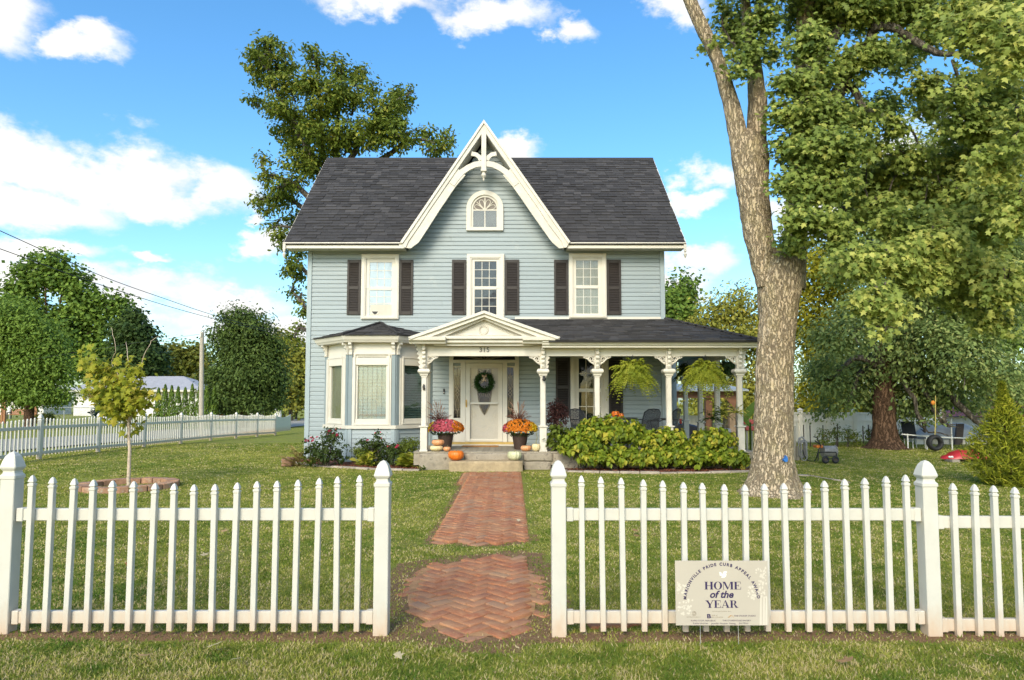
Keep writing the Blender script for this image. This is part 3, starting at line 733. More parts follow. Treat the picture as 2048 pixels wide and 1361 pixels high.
# three faces: casing, sash, glass, shade
def bay_face(A, B, gx_in, ztop_, zbot, shade, leaded, lab):
    A = Vector((A[0], A[1], 0)); B = Vector((B[0], B[1], 0)); ux = (B - A).normalized(); L_ = (B - A).length; un = Vector((ux.y, -ux.x, 0))
    Mx = Matrix(((ux.x, -un.x, 0, A.x), (ux.y, -un.y, 0, A.y), (0, 0, 1, 0), (0, 0, 0, 1)))   # local y points into the house
    def put(m, nm, mt, par, **k): m.xform(Mx); return m.build(nm, mt, par, **k)
    w = MB(); pil = .105
    frame_box(w, pil, L_ - pil, zs_ + .02, WZ(716, BY), gx_in - pil - .045, -.035, .099, .18, .16)
    face = put(w, 'bay_casing', m_trim, bay, bevel=.004); face['label'] = lab
    w = MB(); frame_box(w, gx_in - .055, L_ - gx_in + .055, zbot - .055, ztop_ + .055, .055, -.005, .06); put(w, 'sash', m_trim, face, bevel=.003)
    w = MB(); frame_box(w, gx_in - .09, L_ - gx_in + .09, zbot - .09, ztop_ + .09, .032, -.055, -.035); put(w, 'moulding', m_trim, face)
    w = MB(); w.box(gx_in, L_ - gx_in, .060, .064, zbot, ztop_); put(w, 'shade', shade, face)
    w = MB(); w.box(gx_in, L_ - gx_in, .030, .034, zbot, ztop_); put(w, 'pane', m_glass if not leaded else m_glass, face)
    if leaded:
        w = MB(); nx, nz = 6, 20; gw, gh = L_ - 2 * gx_in, ztop_ - zbot
        for i in range(1, nx): w.box(gx_in + gw * i / nx - .0022, gx_in + gw * i / nx + .0022, .018, .029, zbot, ztop_ - .22)
        for i in range(1, nz): w.box(gx_in, L_ - gx_in, .0175, .029, zbot + gh * i / nz - .0020, zbot + gh * i / nz + .0020)
        for zz in (ztop_ - .16, zbot + .12):
            for i in range(6):
                xa = gx_in + gw * i / 6
                w.tube([(xa, .022, zz), (xa + gw / 12, .022, zz + .07), (xa + gw / 6, .022, zz)], .006, 4)
                w.tube([(xa, .022, zz + .07), (xa + gw / 12, .022, zz), (xa + gw / 6, .022, zz + .07)], .006, 4)
        put(w, 'leading', m_lead, face)
    else:
        if shade is m_teal:
            w = MB()
            for i in range(24):
                zz = zbot + (ztop_ - zbot) * (i + .5) / 24; w.hexa([(gx_in, .050, zz - .03), (L_ - gx_in, .050, zz - .03), (L_ - gx_in, .058, zz - .03), (gx_in, .058, zz - .03), (gx_in, .042, zz + .018), (L_ - gx_in, .042, zz + .018), (L_ - gx_in, .046, zz + .018), (gx_in, .046, zz + .018)])
            put(w, 'blind_slat', M('blind_slat', (.10, .15, .13), .6, .05), face)
    # panel of boards below the sill
    for r in range(9):
        z0 = .07 + r * EXPO * .98
        if z0 + EXPO > zs_ - .07: break
        w = MB(); w.hexa([(pil, -.004, z0), (L_ - pil, -.004, z0), (L_ - pil, .099, z0), (pil, .099, z0), (pil, .014, z0 + EXPO * .98), (L_ - pil, .014, z0 + EXPO * .98), (L_ - pil, .099, z0 + EXPO * .98), (pil, .099, z0 + EXPO * .98)]); put(w, 'plank', m_side, face)
    for x in (0, L_ - pil):
        w = MB(); w.box(x + .004, x + pil - .004, -.022, .099, zs_ + .022, zh - .30); put(w, 'pilaster', m_bayblue, face, bevel=.004)
        w = MB(); w.box(x + .004, x + pil - .004, -.020, .099, .05, zs_ - .068); put(w, 'pilaster_base', m_side2, face, bevel=.004)
        w = MB(); prof = [(0.0, zh - .30), (-.05, zh - .30), (-.055, zh - .27), (-.035, zh - .25), (-.05, zh - .18), (-.085, zh - .13), (-.09, zh - .08), (-.15, zh - .05), (-.15, zh - .001), (0.0, zh - .001)]
        w.prism(prof, 'x', x + .012, x + pil - .012); put(w, 'bracket', m_trim, face, bevel=.003)
F = loop_at(0)
bay_face(F[0], F[1], .30, WZ(720, BY), WZ(842, BY), m_olive, False, 'bay face with olive shade')
bay_face(F[1], F[2], .235, WZ(714, BY), WZ(843, BY), m_pale, True, 'bay face with leaded glass')
bay_face(F[2], F[3], .27, WZ(720, BY), WZ(842, BY), m_teal, False, 'bay face with dark slatted blind')

# ------------------------------------------------------------------ front door
dx0, dx1 = WX(898.5, 800), WX(1038, 800); zd = ZF + .035
dz_s, dz_t = WZ(727), WZ(700)
sur = MB(); frame_box(sur, dx0, dx1, zd, WZ(720.5), PX(8, WY), WY - .085, WY - .001, PX(6, WY), .02)
xm0, xm1 = WX(926), WX(1010.5)
sur.box(xm0 - .05, WX(931.5), WY - .12, WY - .001, zd, WZ(722)); sur.box(WX(1005.6), xm1 + .05, WY - .12, WY - .001, zd, WZ(722))
sur.box(WX(931.5), WX(1005.6), WY - .10, WY - .001, WZ(727), WZ(721))
ring_arch(sur, (dx0 + dx1) / 2, (dx1 - dx0) / 2, (dx1 - dx0) / 2 - .1, WZ(720.5) + .001, WZ(720.5) + .002, WY - .08, WY - .001)
door = sur.build('door_surround', m_trim, house, bevel=.004)
f = MB(); f.prism([((dx0 + dx1) / 2 + ((dx1 - dx0) / 2 - .1) * math.cos(math.pi * i / 20), WZ(720) + ((dx1 - dx0) / 2 - .1) * math.sin(math.pi * i / 20)) for i in range(21)], 'y', WY - .036, WY - .028); f.build('transom', m_dark, door)
f = MB()
for k in range(-4, 5): f.tube([((dx0 + dx1) / 2 + k * .03, WY - .04, WZ(719)), ((dx0 + dx1) / 2 + k * .17, WY - .04, WZ(712))], .006, 5)
f.tube([((dx0 + dx1) / 2 + .08 * math.cos(t), WY - .041, WZ(716) + .045 * math.sin(t)) for t in [i * math.pi / 8 for i in range(17)]], .006, 5)
f.build('transom_leading', m_lead, door)
for s0, s1 in ((908.7, 922.6), (1013.6, 1027)):
    a, b = WX(s0), WX(s1); lo, hi = WZ(836), WZ(736); xm = (a + b) / 2
    f = MB(); frame_box(f, a - .045, b + .045, lo - .05, hi + .05, .045, WY - .065, WY - .002); side = f.build('sidelight', m_trim, door, bevel=.003)
    f = MB(); f.box(a - .04, b + .04, WY - .05, WY - .002, zd + .03, lo - .052); f.build('panel', m_trim, side)
    f = MB(); f.box(a, b, WY - .0285, WY - .026, lo, hi); f.build('backing', m_glace, side)
    f = MB(); f.box(a, b, WY - .040, WY - .037, lo, hi); f.build('pane', m_glassd, side)
    f = MB(); Yc = WY - .045; hgt = hi - lo
    def zz(t): return hi - hgt * t
    f.tube([(xm, Yc, hi), (xm, Yc, zz(.12))], .005, 5); f.tube([(xm, Yc, zz(.88)), (xm, Yc, lo)], .005, 5)
    for s in (-1, 1):
        f.tube([(xm, Yc, zz(.12)), (xm + s * .05, Yc, zz(.22)), (xm + s * .055, Yc, zz(.32)), (xm, Yc, zz(.42))], .006, 5)
        f.tube([(xm, Yc, zz(.88)), (xm + s * .045, Yc, zz(.80)), (xm + s * .05, Yc, zz(.7)), (xm, Yc, zz(.58))], .006, 5)
        f.tube([(xm, Yc, zz(.42)), (xm + s * .045, Yc, zz(.47)), (xm, Yc, zz(.50)), (xm + s * .045, Yc, zz(.53)), (xm, Yc, zz(.58))], .008, 5)
        f.tube([(xm + s * .07, Yc, zz(.36)), (xm + s * .02, Yc, zz(.44))], .005, 5)
        f.tube([(xm + s * .085, Yc, zz(.16)), (xm, Yc, zz(.16))], .004, 5); f.tube([(xm + s * .085, Yc, zz(.84)), (xm, Yc, zz(.84))], .004, 5)
    f.build('leading', m_lead, side)
# inner door and storm door
a, b = WX(932), WX(1005.2); lo, hi = zd + .06, WZ(727.5)
ga, gb = WX(941), WX(996.2)
f = MB(); f.box(a, b, WY - .045, WY - .003, lo, hi); idoor = f.build('entry_door', m_trim, door)
xm = (ga + gb) / 2 + .01
f = MB()
shield = [(-.17, .95), (-.19, .6), (-.18, .3), (-.16, .15), (-.12, -.05), (-.06, -.18), (0, -.26), (.06, -.18), (.12, -.05), (.16, .15), (.18, .3), (.19, .6), (.17, .95)]
zc_ = WZ(811); f.prism([(xm + x, zc_ + z * .98) for x, z in shield], 'y', WY - .052, WY - .046); f.build('door_glass', m_glassd, idoor)
f = MB(); f.prism([(xm + x * .999, zc_ + z * .98) for x, z in shield], 'y', WY - .0465, WY - .0455); f.build('door_glass_backing', m_glace, idoor)
f = MB(); sh = [(xm + x, WY - .052, zc_ + z * .98) for x, z in shield]; f.tube(sh, .010, 5); sh2 = [(xm + x * .82, WY - .054, zc_ + z * .95) for x, z in shield]; f.tube(sh2, .005, 5)
for s in (-1, 1):
    f.tube([(xm + s * .16, WY - .056, zc_ + .22), (xm, WY - .056, zc_ + .48), (xm + s * .04, WY - .056, zc_ + .22)], .007, 5); f.tube([(xm + s * .10, WY - .056, zc_ + .2), (xm + s * .02, WY - .056, zc_ + .45)], .006, 5)
f.build('door_glass_leading', m_lead, idoor)
f = MB(); frame_box(f, ga + .06, gb - .06, WZ(868), WZ(846), .02, WY - .052, WY - .044); frame_box(f, ga + .03, gb - .03, WZ(873), WZ(841), .015, WY - .050, WY - .044)
f.tube([(ga + .06, WY - .05, WZ(836)), (ga + .06, WY - .05, WZ(820)), (ga + .16, WY - .05, WZ(833)), (ga + .06, WY - .05, WZ(836))], .007, 5); f.tube([(gb - .06, WY - .05, WZ(836)), (gb - .06, WY - .05, WZ(820)), (gb - .16, WY - .05, WZ(833)), (gb - .06, WY - .05, WZ(836))], .007, 5)
f.build('door_panel_moulding', m_trim, idoor)
f = MB(); y0, y1 = WY - .125, WY - .085
f.box(a, ga, y0, y1, lo, hi); f.box(gb, b, y0, y1, lo, hi); f.box(ga, gb, y0, y1, WZ(737), hi); f.box(ga, gb, y0, y1, lo, WZ(878)); f.box(ga - .02, gb + .02, y0 - .012, y1, WZ(809), WZ(805))
sdoor = f.build('storm_door', m_trim, door, bevel=.004)
f = MB(); frame_box(f, ga - .025, gb + .025, WZ(881), WZ(734), .025, y0 - .012, y0 - .001); f.build('storm_moulding', m_trim, sdoor)
m_clear = M_glass('clear_glass', (.95, .95, .95), .02)
f = MB(); f.box(ga, gb, WY - .108, WY - .104, WZ(805), WZ(737)); f.build('pane', m_clear, sdoor)
f = MB(); f.box(ga, gb, WY - .108, WY - .104, WZ(878), WZ(809)); f.build('pane', m_clear, sdoor)
f = MB(); hx = WX(933.8); f.box(hx - .018, hx + .018, y0 - .012, y0, WZ(815), WZ(800)); f.tube([(hx, y0 - .012, WZ(804)), (hx, y0 - .06, WZ(805)), (hx, y0 - .06, WZ(811)), (hx, y0 - .012, WZ(812))], .009, 6); f.build('handle', m_brass, sdoor)
f = MB(); f.box(dx0 + .09, dx1 - .09, WY - .14, WY - .086, ZF + .03, zd + .055); f.build('kick_plate', m_gold, door)
f = MB(); f.box(dx0 - .02, dx1 + .02, WY - .28, WY - .001, ZF + .002, ZF + .03); f.build('threshold', m_trim, door, bevel=.004)

# ------------------------------------------------------------------ porch
px_l, px_r = P(838, 880, PY).x, P(1490, 880, PY).x
pxr = P(1481, 880, PY).x
porch_end = 21.0
EAVX = P(1517, 688, 15.15).x; EAVY = 15.15
ZB0, ZB1 = WZ(713, PY), WZ(695, PY)           # beam
zev0, zev1 = WZ(695, EAVY), WZ(682.5, EAVY)
zpw = WZ(639)                                  # where the porch roof meets the wall
# floor boards
y = PY - .13; kk = 0
base = MB(); base.box(px_l - .1, pxr + .22, PY - .12, WY - .03, .10, ZF - .03); base.box(XR, pxr + .22, WY - .03, porch_end, .10, ZF - .03); base.build('porch_base', m_stone, house)
x = px_l - .1
fl = MB(); fl.box(0, .138, 0, WY - .03 - PY + .14, -.03, 0); flm = fl.mesh('floor_board', m_wood, bevel=.003)
fl2 = MB(); fl2.box(0, .138, 0, porch_end - PY + .14, -.03, 0); flm2 = fl2.mesh('floor_board', m_wood, bevel=.003)
while x < pxr + .22:
    o = link('floor_board', flm if x < XR else flm2, None, house, loc=(x, PY - .14, ZF + rb.uniform(-.001, .001))); x += .14
# posts
def post_mesh():
    H = WZ(688, PY) - ZF; m = MB()
    zc = WZ(738, PY) - ZF; zc2 = WZ(750, PY) - ZF; zr_ = WZ(853, PY) - ZF
    w = .062; wb = .078
    m.sqlathe([(wb + .012, 0), (wb + .012, .03), (wb, .035), (wb, zr_ - .02)], ch=.08)
    m.sqlathe([(wb - .004, zr_ - .02), (wb + .028, zr_ - .012), (wb + .028, zr_ + .012), (wb - .01, zr_ + .02)], ch=.08)
    m.sqlathe([(w, zr_ + .02), (w, zc2 - .06), (w - .002, zc2 - .058)], ch=.35)
    m.sqlathe([(w + .008, zc2 - .06), (w + .008, zc2 - .035), (w + .03, zc2 - .02), (w + .035, zc2 + .01), (w + .075, zc2 + .055), (w + .08, zc2 + .085), (w + .06, zc - .01), (w + .03, zc)], ch=.08)
    m.sqlathe([(.060, zc), (.060, H)], ch=.06)
    return m.mesh('porch_post', m_old, bevel=0), zc, H
pme, zcap, PH = post_mesh()
def corbel_mesh(y_dir):      # wavy carved bracket standing out from the upper block
    h0, h1 = zcap + .01, PH; m = MB(); pts = []
    for i in range(33):
        t = i / 32; z = h0 + (h1 - h0) * t; d = .05 + .10 * t ** 1.6 + .016 * math.sin(t * 2 * math.pi * 5.5) + (.02 if t > .88 else 0)
        pts.append((-.058 - d, z))
    m.prism([(-.058, h0)] + pts + [(-.058, h1)], 'x', -.035, .035)
    m.v = [(v[0], v[1], v[2]) for v in m.v]
    for i in range(6):
        t = (i + .5) / 6; z = h0 + (h1 - h0) * t; d = .05 + .10 * t ** 1.6
        m.ball((0, -.065 - d, z), (.034, .024, .026), 8, 5)
    return m.mesh('carved_bracket', m_old)
cme = corbel_mesh(0)
def scroll_mesh():           # fretwork scroll beside the post
    m = MB()
    def sp(cx, cz, r0, r1, a0, a1, n=22):
        return [(cx + (r0 + (r1 - r0) * i / n) * math.cos(R(a0 + (a1 - a0) * i / n)), 0, cz + (r0 + (r1 - r0) * i / n) * math.sin(R(a0 + (a1 - a0) * i / n))) for i in range(n + 1)]
    def flat(pts, r): m.tube(pts, r, 6)
    flat([(.0, 0, -.20), (.04, 0, -.16), (.085, 0, -.13), (.13, 0, -.085), (.17, 0, -.05), (.235, 0, -.035), (.25, 0, -.012)], [.012, .02, .022, .02, .018, .014, .012])
    flat(sp(.075, -.065, .065, .014, -60, 420), .0125)
    flat(sp(.155, -.028, .038, .010, -100, 330), .0105)
    flat([(0, 0, -.008), (.25, 0, -.008)], .010); flat([(.008, 0, -.2), (.008, 0, 0)], .012)
    flat(sp(.035, -.125, .028, .008, 60, 380), .009)
    for i, v in enumerate(m.v): m.v[i] = (v[0], v[1] * 1.6, v[2])
    return m.mesh('scroll_fretwork', m_old, smooth='all')
sme_ = scroll_mesh()
def porch_post(x, y, sides, front=True):
    o = link('porch_post', pme, None, house, loc=(x, y, ZF))
    if front:
        c = link('carved_bracket', cme, None, o); c.matrix_parent_inverse.identity(); c.location = (0, 0, 0)
    for s in sides:
        c = link('scroll_fretwork', sme_, None, o); c.matrix_parent_inverse.identity(); c.location = (s * .062, -.03, ZB0 - ZF - .002); c.scale = (s, 1, 1)
    return o
pxs = [P(848.6, 800, PY).x, P(1086, 800, PY).x, P(1194.5, 800, PY).x, P(1337.5, 800, PY).x, pxr]
for i, (x, sd_) in enumerate(zip(pxs, ((1,), (-1,), (-1, 1), (-1, 1), (-1,)))):
    o = porch_post(x, PY, sd_)
    if i in (0,): c = link('carved_bracket', cme, None, o); c.matrix_parent_inverse.identity(); c.rotation_euler = (0, 0, R(-90))
    if i in (1, 4): c = link('carved_bracket', cme, None, o); c.matrix_parent_inverse.identity(); c.rotation_euler = (0, 0, R(90))
for y in (17.25, 18.8, 20.4): porch_post(pxr, y, (), False)
# beams
b = MB(); b.box(pxs[0] + .06, pxs[1] - .06, PY - .055, PY + .055, ZB0, ZB1 + .02); beam0 = b.build('entry_beam', m_old, house, bevel=.004)
for i in range(1, 4):
    b = MB(); b.box(pxs[i] + .06, pxs[i + 1] - .06, PY - .05, PY + .05, ZB0, ZB1 + .02); b.build('porch_beam', m_trim, house, bevel=.004)
b = MB(); b.box(pxr - .05, pxr + .05, PY + .06, porch_end, ZB0, ZB1 + .02); b.build('porch_beam', m_trim, house)
# porch eave (fascia + gutter), ceiling, roof
xs0 = P(1085, 690, EAVY).x
e = MB(); e.prism([(EAVY + .09, zev0), (EAVY + .09, zev0 + .045), (EAVY + .04, zev0 + .06), (EAVY + .03, zev1 - .03), (EAVY, zev1 - .025), (EAVY, zev1), (PY - .06, zev1), (PY - .06, zev0)], 'x', xs0, EAVX - .001); e.build('porch_fascia', m_trim, house, bevel=.004)
e = MB(); e.prism([(EAVX - .09, zev0), (EAVX - .09, zev0 + .045), (EAVX - .04, zev0 + .06), (EAVX - .03, zev1 - .03), (EAVX, zev1 - .025), (EAVX, zev1), (pxr + .06, zev1), (pxr + .06, zev0)], 'y', EAVY + .1, porch_end + .2); e.build('porch_fascia', m_trim, house)
e = MB(); e.box(px_l, pxr - .06, PY + .06, WY - .03, ZB1 - .03, ZB1 - .01); e.box(XR + .02, pxr - .06, WY - .03, porch_end, ZB1 - .03, ZB1 - .01); e.build('porch_ceiling_board', m_ceil, house)
pr = MB(); xl_ = P(938, 650, 16.2).x; zt = zpw
hipx = XR
p_r = P(1120, 676, 15.1).x
A0 = (p_r - .25, EAVY - .03, zev1 + .005); A1 = (EAVX + .03, EAVY - .03, zev1 + .005); A2 = (EAVX + .03, porch_end + .2, zev1 + .005); B0 = (xl_, WY - .001, zt); B1 = (hipx, WY - .001, zt); B2 = (hipx, porch_end + .2, zt)
dz = .04; lowv = lambda p: (p[0], p[1], p[2] - dz)
zk = zev1 + .005 + (zt - zev1 - .005) * (15.5 - A0[1]) / (WY - A0[1]); K0 = (p_r - .25, 15.5, zk); K1 = (xl_, 15.5, zk); tops = [A0, A1, B1, B0, K1, K0]
pr.add(tops + [lowv(p) for p in tops] + [A2, B2, lowv(A2), lowv(B2)], [(0, 1, 2, 3, 4, 5), (11, 10, 9, 8, 7, 6)] + [(i, i + 6, (i + 1) % 6 + 6, (i + 1) % 6) for i in (0, 2, 3, 4, 5)] + [(1, 12, 13, 2), (8, 15, 14, 7), (1, 7, 14, 12), (12, 14, 15, 13), (2, 13, 15, 8)])
pro = pr.build('porch_roof', m_shingle, house)
A, B = Vector((xl_, A0[1], A0[2])), Vector(A1); ux = Vector((1, 0, 0)); uu = (Vector(B0) - A).normalized(); un = ux.cross(uu); H = (Vector(B0) - A).length; hx = EAVX + .03 - hipx
pcx = P(968, 640, 15.1).x; p_ap = WZ(622, 15.1); p_l, p_r, p_zb = P(815, 676, 15.1).x, P(1120, 676, 15.1).x, WZ(676, 15.1)
def ped_z(x): return p_ap - (p_ap - p_zb) * abs(x - pcx) / ((p_r - p_l) / 2)
shingle_field(pro, A - uu * .02 + un * .004, ux, uu, un, lambda s: (0, B.x - A.x - hx * s / H), int(H / EXP), lambda c: c.x > p_r - .25 + xl_ * 0 and c.z > ped_z(c.x) - .02 or c.x > p_r or (c.y > 15.5 and c.z > ped_z(c.x)), 0)
A = Vector(A1); ux = Vector((0, 1, 0)); uu = (Vector((hipx, 0, zt)) - Vector((EAVX + .03, 0, zev1 + .005))); H2 = uu.length; uu.normalize(); un = ux.cross(uu)
shingle_field(pro, A + un * .004, ux, uu, un, lambda s: ((WY - EAVY) * s / H2, porch_end - EAVY), int(H2 / EXP), None, 0)
hp = MB(); hp.tube([Vector(A1) + Vector((0, 0, .012)), Vector(B1) + Vector((0, 0, .015))], .05, 6); hp.build('hip_ridge', m_shingle, pro)
fl = MB(); fl.prism([(WY - .035, zt - .02), (WY - .035, zt + .06), (WY - .03, zt + .06), (WY - .03, zt - .02)], 'x', P(1030, 650, WY).x, hipx); fl.build('flashing', m_trim, house)

# pediment
YP = 15.1
q = MB(); q.prism([(p_l + .05, p_zb - .03), (pcx, p_ap - .03), (p_r - .05, p_zb - .03), (p_r - .3, p_zb - .06), (pcx, p_ap - .1), (p_l + .3, p_zb - .06)], 'y', 15.395, WY - .03); q.build('entry_roof', m_shingle, house)
q = MB(); q.box(pxs[0] - .05, pxs[1] + .05, PY - .045, PY + .05, ZB1 + .021, WZ(684.5, PY)); q.build('frieze_board', m_trim, house)
def PP(px, py, Y=YP): q = P(px, py, Y); return (q.x, q.z)
ped = MB(); ped.prism([PP(868, 672, 15.34), PP(968, 632, 15.34), PP(1068, 672, 15.34), PP(1068, 692, 15.34), PP(868, 692, 15.34)], 'y', 15.34, 15.42)
ped_o = ped.build('pediment', m_old, house)
for s in (0, 1):
    f = (lambda x: x) if s == 0 else (lambda x: 1936.5 - x)
    m = MB(); m.prism([PP(f(815.5), 675), PP(968.2, 621.5), PP(968.2, 627.5), PP(f(822), 679)], 'y', YP - .02, 15.4); m.build('crown_moulding', m_trim, ped_o, bevel=.004)
    m = MB(); m.prism([PP(f(822), 678.5), PP(968.2, 627), PP(968.2, 634), PP(f(842), 681)], 'y', YP + .03, 15.4); m.build('raking_cornice', m_trim, ped_o, bevel=.004)
    m = MB(); m.prism([PP(f(842), 679, 15.2), PP(968.2, 633, 15.2), PP(968.2, 639, 15.2), PP(f(872), 680, 15.2)], 'y', YP + .12, 15.4); m.build('rake_bed_moulding', m_old, ped_o, bevel=.003)
    m = MB(); a, b = sorted((PP(f(817), 680)[0], PP(f(891), 680)[0]))
    m.prism([(YP + .01, WZ(680.5, YP)), (YP + .0, WZ(673.5, YP)), (15.4, WZ(673.5, YP)), (15.4, WZ(687, YP)), (YP + .10, WZ(687, YP)), (YP + .08, WZ(683, YP)), (YP + .04, WZ(682, YP))], 'x', a, b); m.build('cornice_return', m_trim, ped_o, bevel=.004)
m = MB(); m.box(PP(889, 680)[0], PP(1049, 680)[0], 15.26, 15.40, WZ(686, 15.3), WZ(679.5, 15.3)); m.build('entablature', m_old, ped_o, bevel=.004)
m = MB(); m.box(PP(884, 680)[0], PP(1054, 680)[0], 15.20, 15.40, WZ(679, 15.3), WZ(673, 15.3)); m.build('entablature_ledge', m_trim, ped_o, bevel=.006)
m = MB(); tp = [PP(908, 671, 15.33), PP(968, 644, 15.33), PP(1028, 671, 15.33)]
for i in range(3): p, q = tp[i], tp[(i + 1) % 3]; m.tube([(p[0], 15.33, p[1]), (q[0], 15.33, q[1])], .012, 6)
c = PP(966.7, 660, 15.33); m.tube([(c[0] + .10 * math.cos(t), 15.325, c[1] + .10 * math.sin(t)) for t in [i * math.pi / 12 for i in range(25)]], .014, 6)
m.tube([(c[0] + .075 * math.cos(t), 15.33, c[1] + .075 * math.sin(t)) for t in [i * math.pi / 12 for i in range(25)]], .008, 6)
m.build('tympanum_moulding', m_old, ped_o, smooth=True)
n = 26; xa, xb = PP(889, 690, 15.44)[0], PP(1051, 690, 15.44)[0]; w = (xb - xa) / n; zt_ = WZ(686, 15.44); zb_ = WZ(693.5, 15.44)
sc0 = MB(); hh = zt_ - zb_
sc0.prism([(-w / 2 + .001, hh), (-w / 2 + .001, hh * .55), (-w * .28, hh * .5), (-w * .42, hh * .25), (0, 0), (w * .42, hh * .25), (w * .28, hh * .5), (w / 2 - .001, hh * .55), (w / 2 - .001, hh)], 'y', 0, .035); scm = sc0.mesh('scallop', m_trim)
for i in range(n): link('scallop', scm, None, ped_o, loc=(xa + w * (i + .5), 15.425, zb_))
for i, ch in enumerate('315'):
    o = link('house_number', text_mesh('house_number', ch, .155, m_black, .006), None, beam0, loc=(P(961.5 + i * 7.2, 703, PY - .06).x, PY - .062, WZ(704.5, PY - .06)), rot=(R(90), 0, 0))

# stone base and steps
def rough_block(nm, x0, x1, y0, y1, z0, z1, mat, parent, amp=.012, lab=None):
    bm = bmesh.new(); bmesh.ops.create_cube(bm, size=1)
    bmesh.ops.subdivide_edges(bm, edges=bm.edges[:], cuts=7, use_grid_fill=True)
    for v in bm.verts:
        p = Vector((x0 + (v.co.x + .5) * (x1 - x0), y0 + (v.co.y + .5) * (y1 - y0), z0 + (v.co.z + .5) * (z1 - z0)))
        e_ = sum(abs(abs(c) - .5) < 1e-4 for c in v.co)
        p += mnoise.noise_vector(p * 3.1) * amp + mnoise.noise_vector(p * 11) * amp * .5
        if e_ >= 2: p -= Vector((v.co.x, v.co.y, v.co.z)).normalized() * amp
        v.co = p
    me = bpy.data.meshes.new(nm); bm.to_mesh(me); bm.free(); me.polygons.foreach_set('use_smooth', [True] * len(me.polygons)); me.materials.append(mat)
    o = link(nm, me, None, parent)
    if lab: o['label'] = lab
    return o
SY0 = 14.93
sx0, sx1 = P(897, 932, SY0).x, P(1046, 932, SY0).x
rough_block('step', sx0, sx1, SY0, SY0 + .55, -.05, .225, m_slab, house, .012, 'thick tan stone step')
Y2 = PY - .17
xa, xb, xc, xd = P(838, 915, Y2).x, P(930, 915, Y2).x, P(1048, 915, Y2).x, P(1106, 915, Y2).x
rough_block('stone', xa, xb - .01, Y2, Y2 + .4, -.05, ZF - .035, m_stone, house); rough_block('stone', xb, xc - .01, Y2 - .02, Y2 + .4, .1, ZF - .035, m_stone, house)
rough_block('stone', xc, xd, Y2, Y2 + .4, .19, ZF - .035, m_stone, house); rough_block('stone', xc, xd - .04, Y2 + .02, Y2 + .4, -.05, .18, m_stone, house)
x = xd + .02
while x < pxr + .2:
    w = rb.uniform(.6, 1.0); rough_block('stone', x, min(x + w, pxr + .22) - .015, Y2 + .03, Y2 + .4, -.05, ZF - .04, m_stone, house); x += w
fd = MB(); fd.box(XL + .02, bL0 - .03, WY - .012, WY - .001, -.05, .10); fd.build('foundation', m_stone, house)

# rear wing beyond the corner
rw = MB(); wx0, wx1 = XR - .3, P(1352, 780, 22).x; rw.box(wx0, wx1, 22, 25, -.1, 3.1)
rwo = rw.build('rear_wing', m_side2, house)
z = 0
while z < 3.0:
    q = MB(); q.hexa([(wx0, 21.97, z), (wx1 - .1, 21.97, z), (wx1 - .1, 21.999, z), (wx0, 21.999, z), (wx0, 21.99, z + EXPO), (wx1 - .1, 21.99, z + EXPO), (wx1 - .1, 21.999, z + EXPO), (wx0, 21.999, z + EXPO)]); q.build('plank', m_side, rwo); z += EXPO
q = MB(); q.box(wx1 - .1, wx1 + .01, 21.96, 22.1, -.1, 3.1); q.build('corner_board', m_side2, rwo)
# ------------------------------------------------------------------ ground
def vnoise(x, y, s, seed=0):
    r = np.random.default_rng(seed).random((64, 64)); u = np.asarray(x) * s + 31.7; v = np.asarray(y) * s + 17.3
    i = np.floor(u).astype(int); j = np.floor(v).astype(int); fu = u - i; fv = v - j; fu = fu * fu * (3 - 2 * fu); fv = fv * fv * (3 - 2 * fv)
    g = lambda a, b: r[a % 64, b % 64]
    return (g(i, j) * (1 - fu) + g(i + 1, j) * fu) * (1 - fv) + (g(i, j + 1) * (1 - fu) + g(i + 1, j + 1) * fu) * fv
def fb(x, y, s, seed=0): return (vnoise(x, y, s, seed) * .55 + vnoise(x, y, s * 2.1, seed + 1) * .3 + vnoise(x, y, s * 4.3, seed + 2) * .15)
def inpoly(poly, x, y):
    x = np.asarray(x); y = np.asarray(y); c = np.zeros(x.shape, bool); n = len(poly)
    for i in range(n):
        (x0, y0), (x1, y1) = poly[i], poly[(i + 1) % n]
        if y0 == y1: continue
        c ^= ((y0 > y) != (y1 > y)) & (x < (x1 - x0) * (y - y0) / (y1 - y0) + x0)
    return c
def gp(pts): return [(G(*p).x, G(*p).y) for p in pts]
PATH_LO = gp([(838, 1136), (905, 1124), (960, 1116), (1010, 1112), (1052, 1118), (1068, 1150), (1082, 1190), (1078, 1226), (1050, 1256), (1000, 1279), (930, 1282), (872, 1268), (838, 1246), (810, 1224), (806, 1200), (812, 1172)])
PATH_UP = gp([(862, 1086), (890, 1046), (915, 990), (930, 946), (1040, 946), (1046, 1000), (1052, 1050), (1056, 1080), (1000, 1090), (930, 1090)])
BED_L = gp([(566, 925), (640, 934), (740, 940), (840, 942)]) ; BED_R = gp([(1103, 943), (1200, 946), (1320, 948), (1420, 947), (1500, 945), (1530, 940)])
ZONE = BED_L + [(sx0, SY0), (sx1, SY0)] + BED_R + [(BED_R[-1][0] + .4, 17), (BED_R[-1][0] + .2, 21), (-6.0, 21), (-6.0, BED_L[0][1] + .6)]

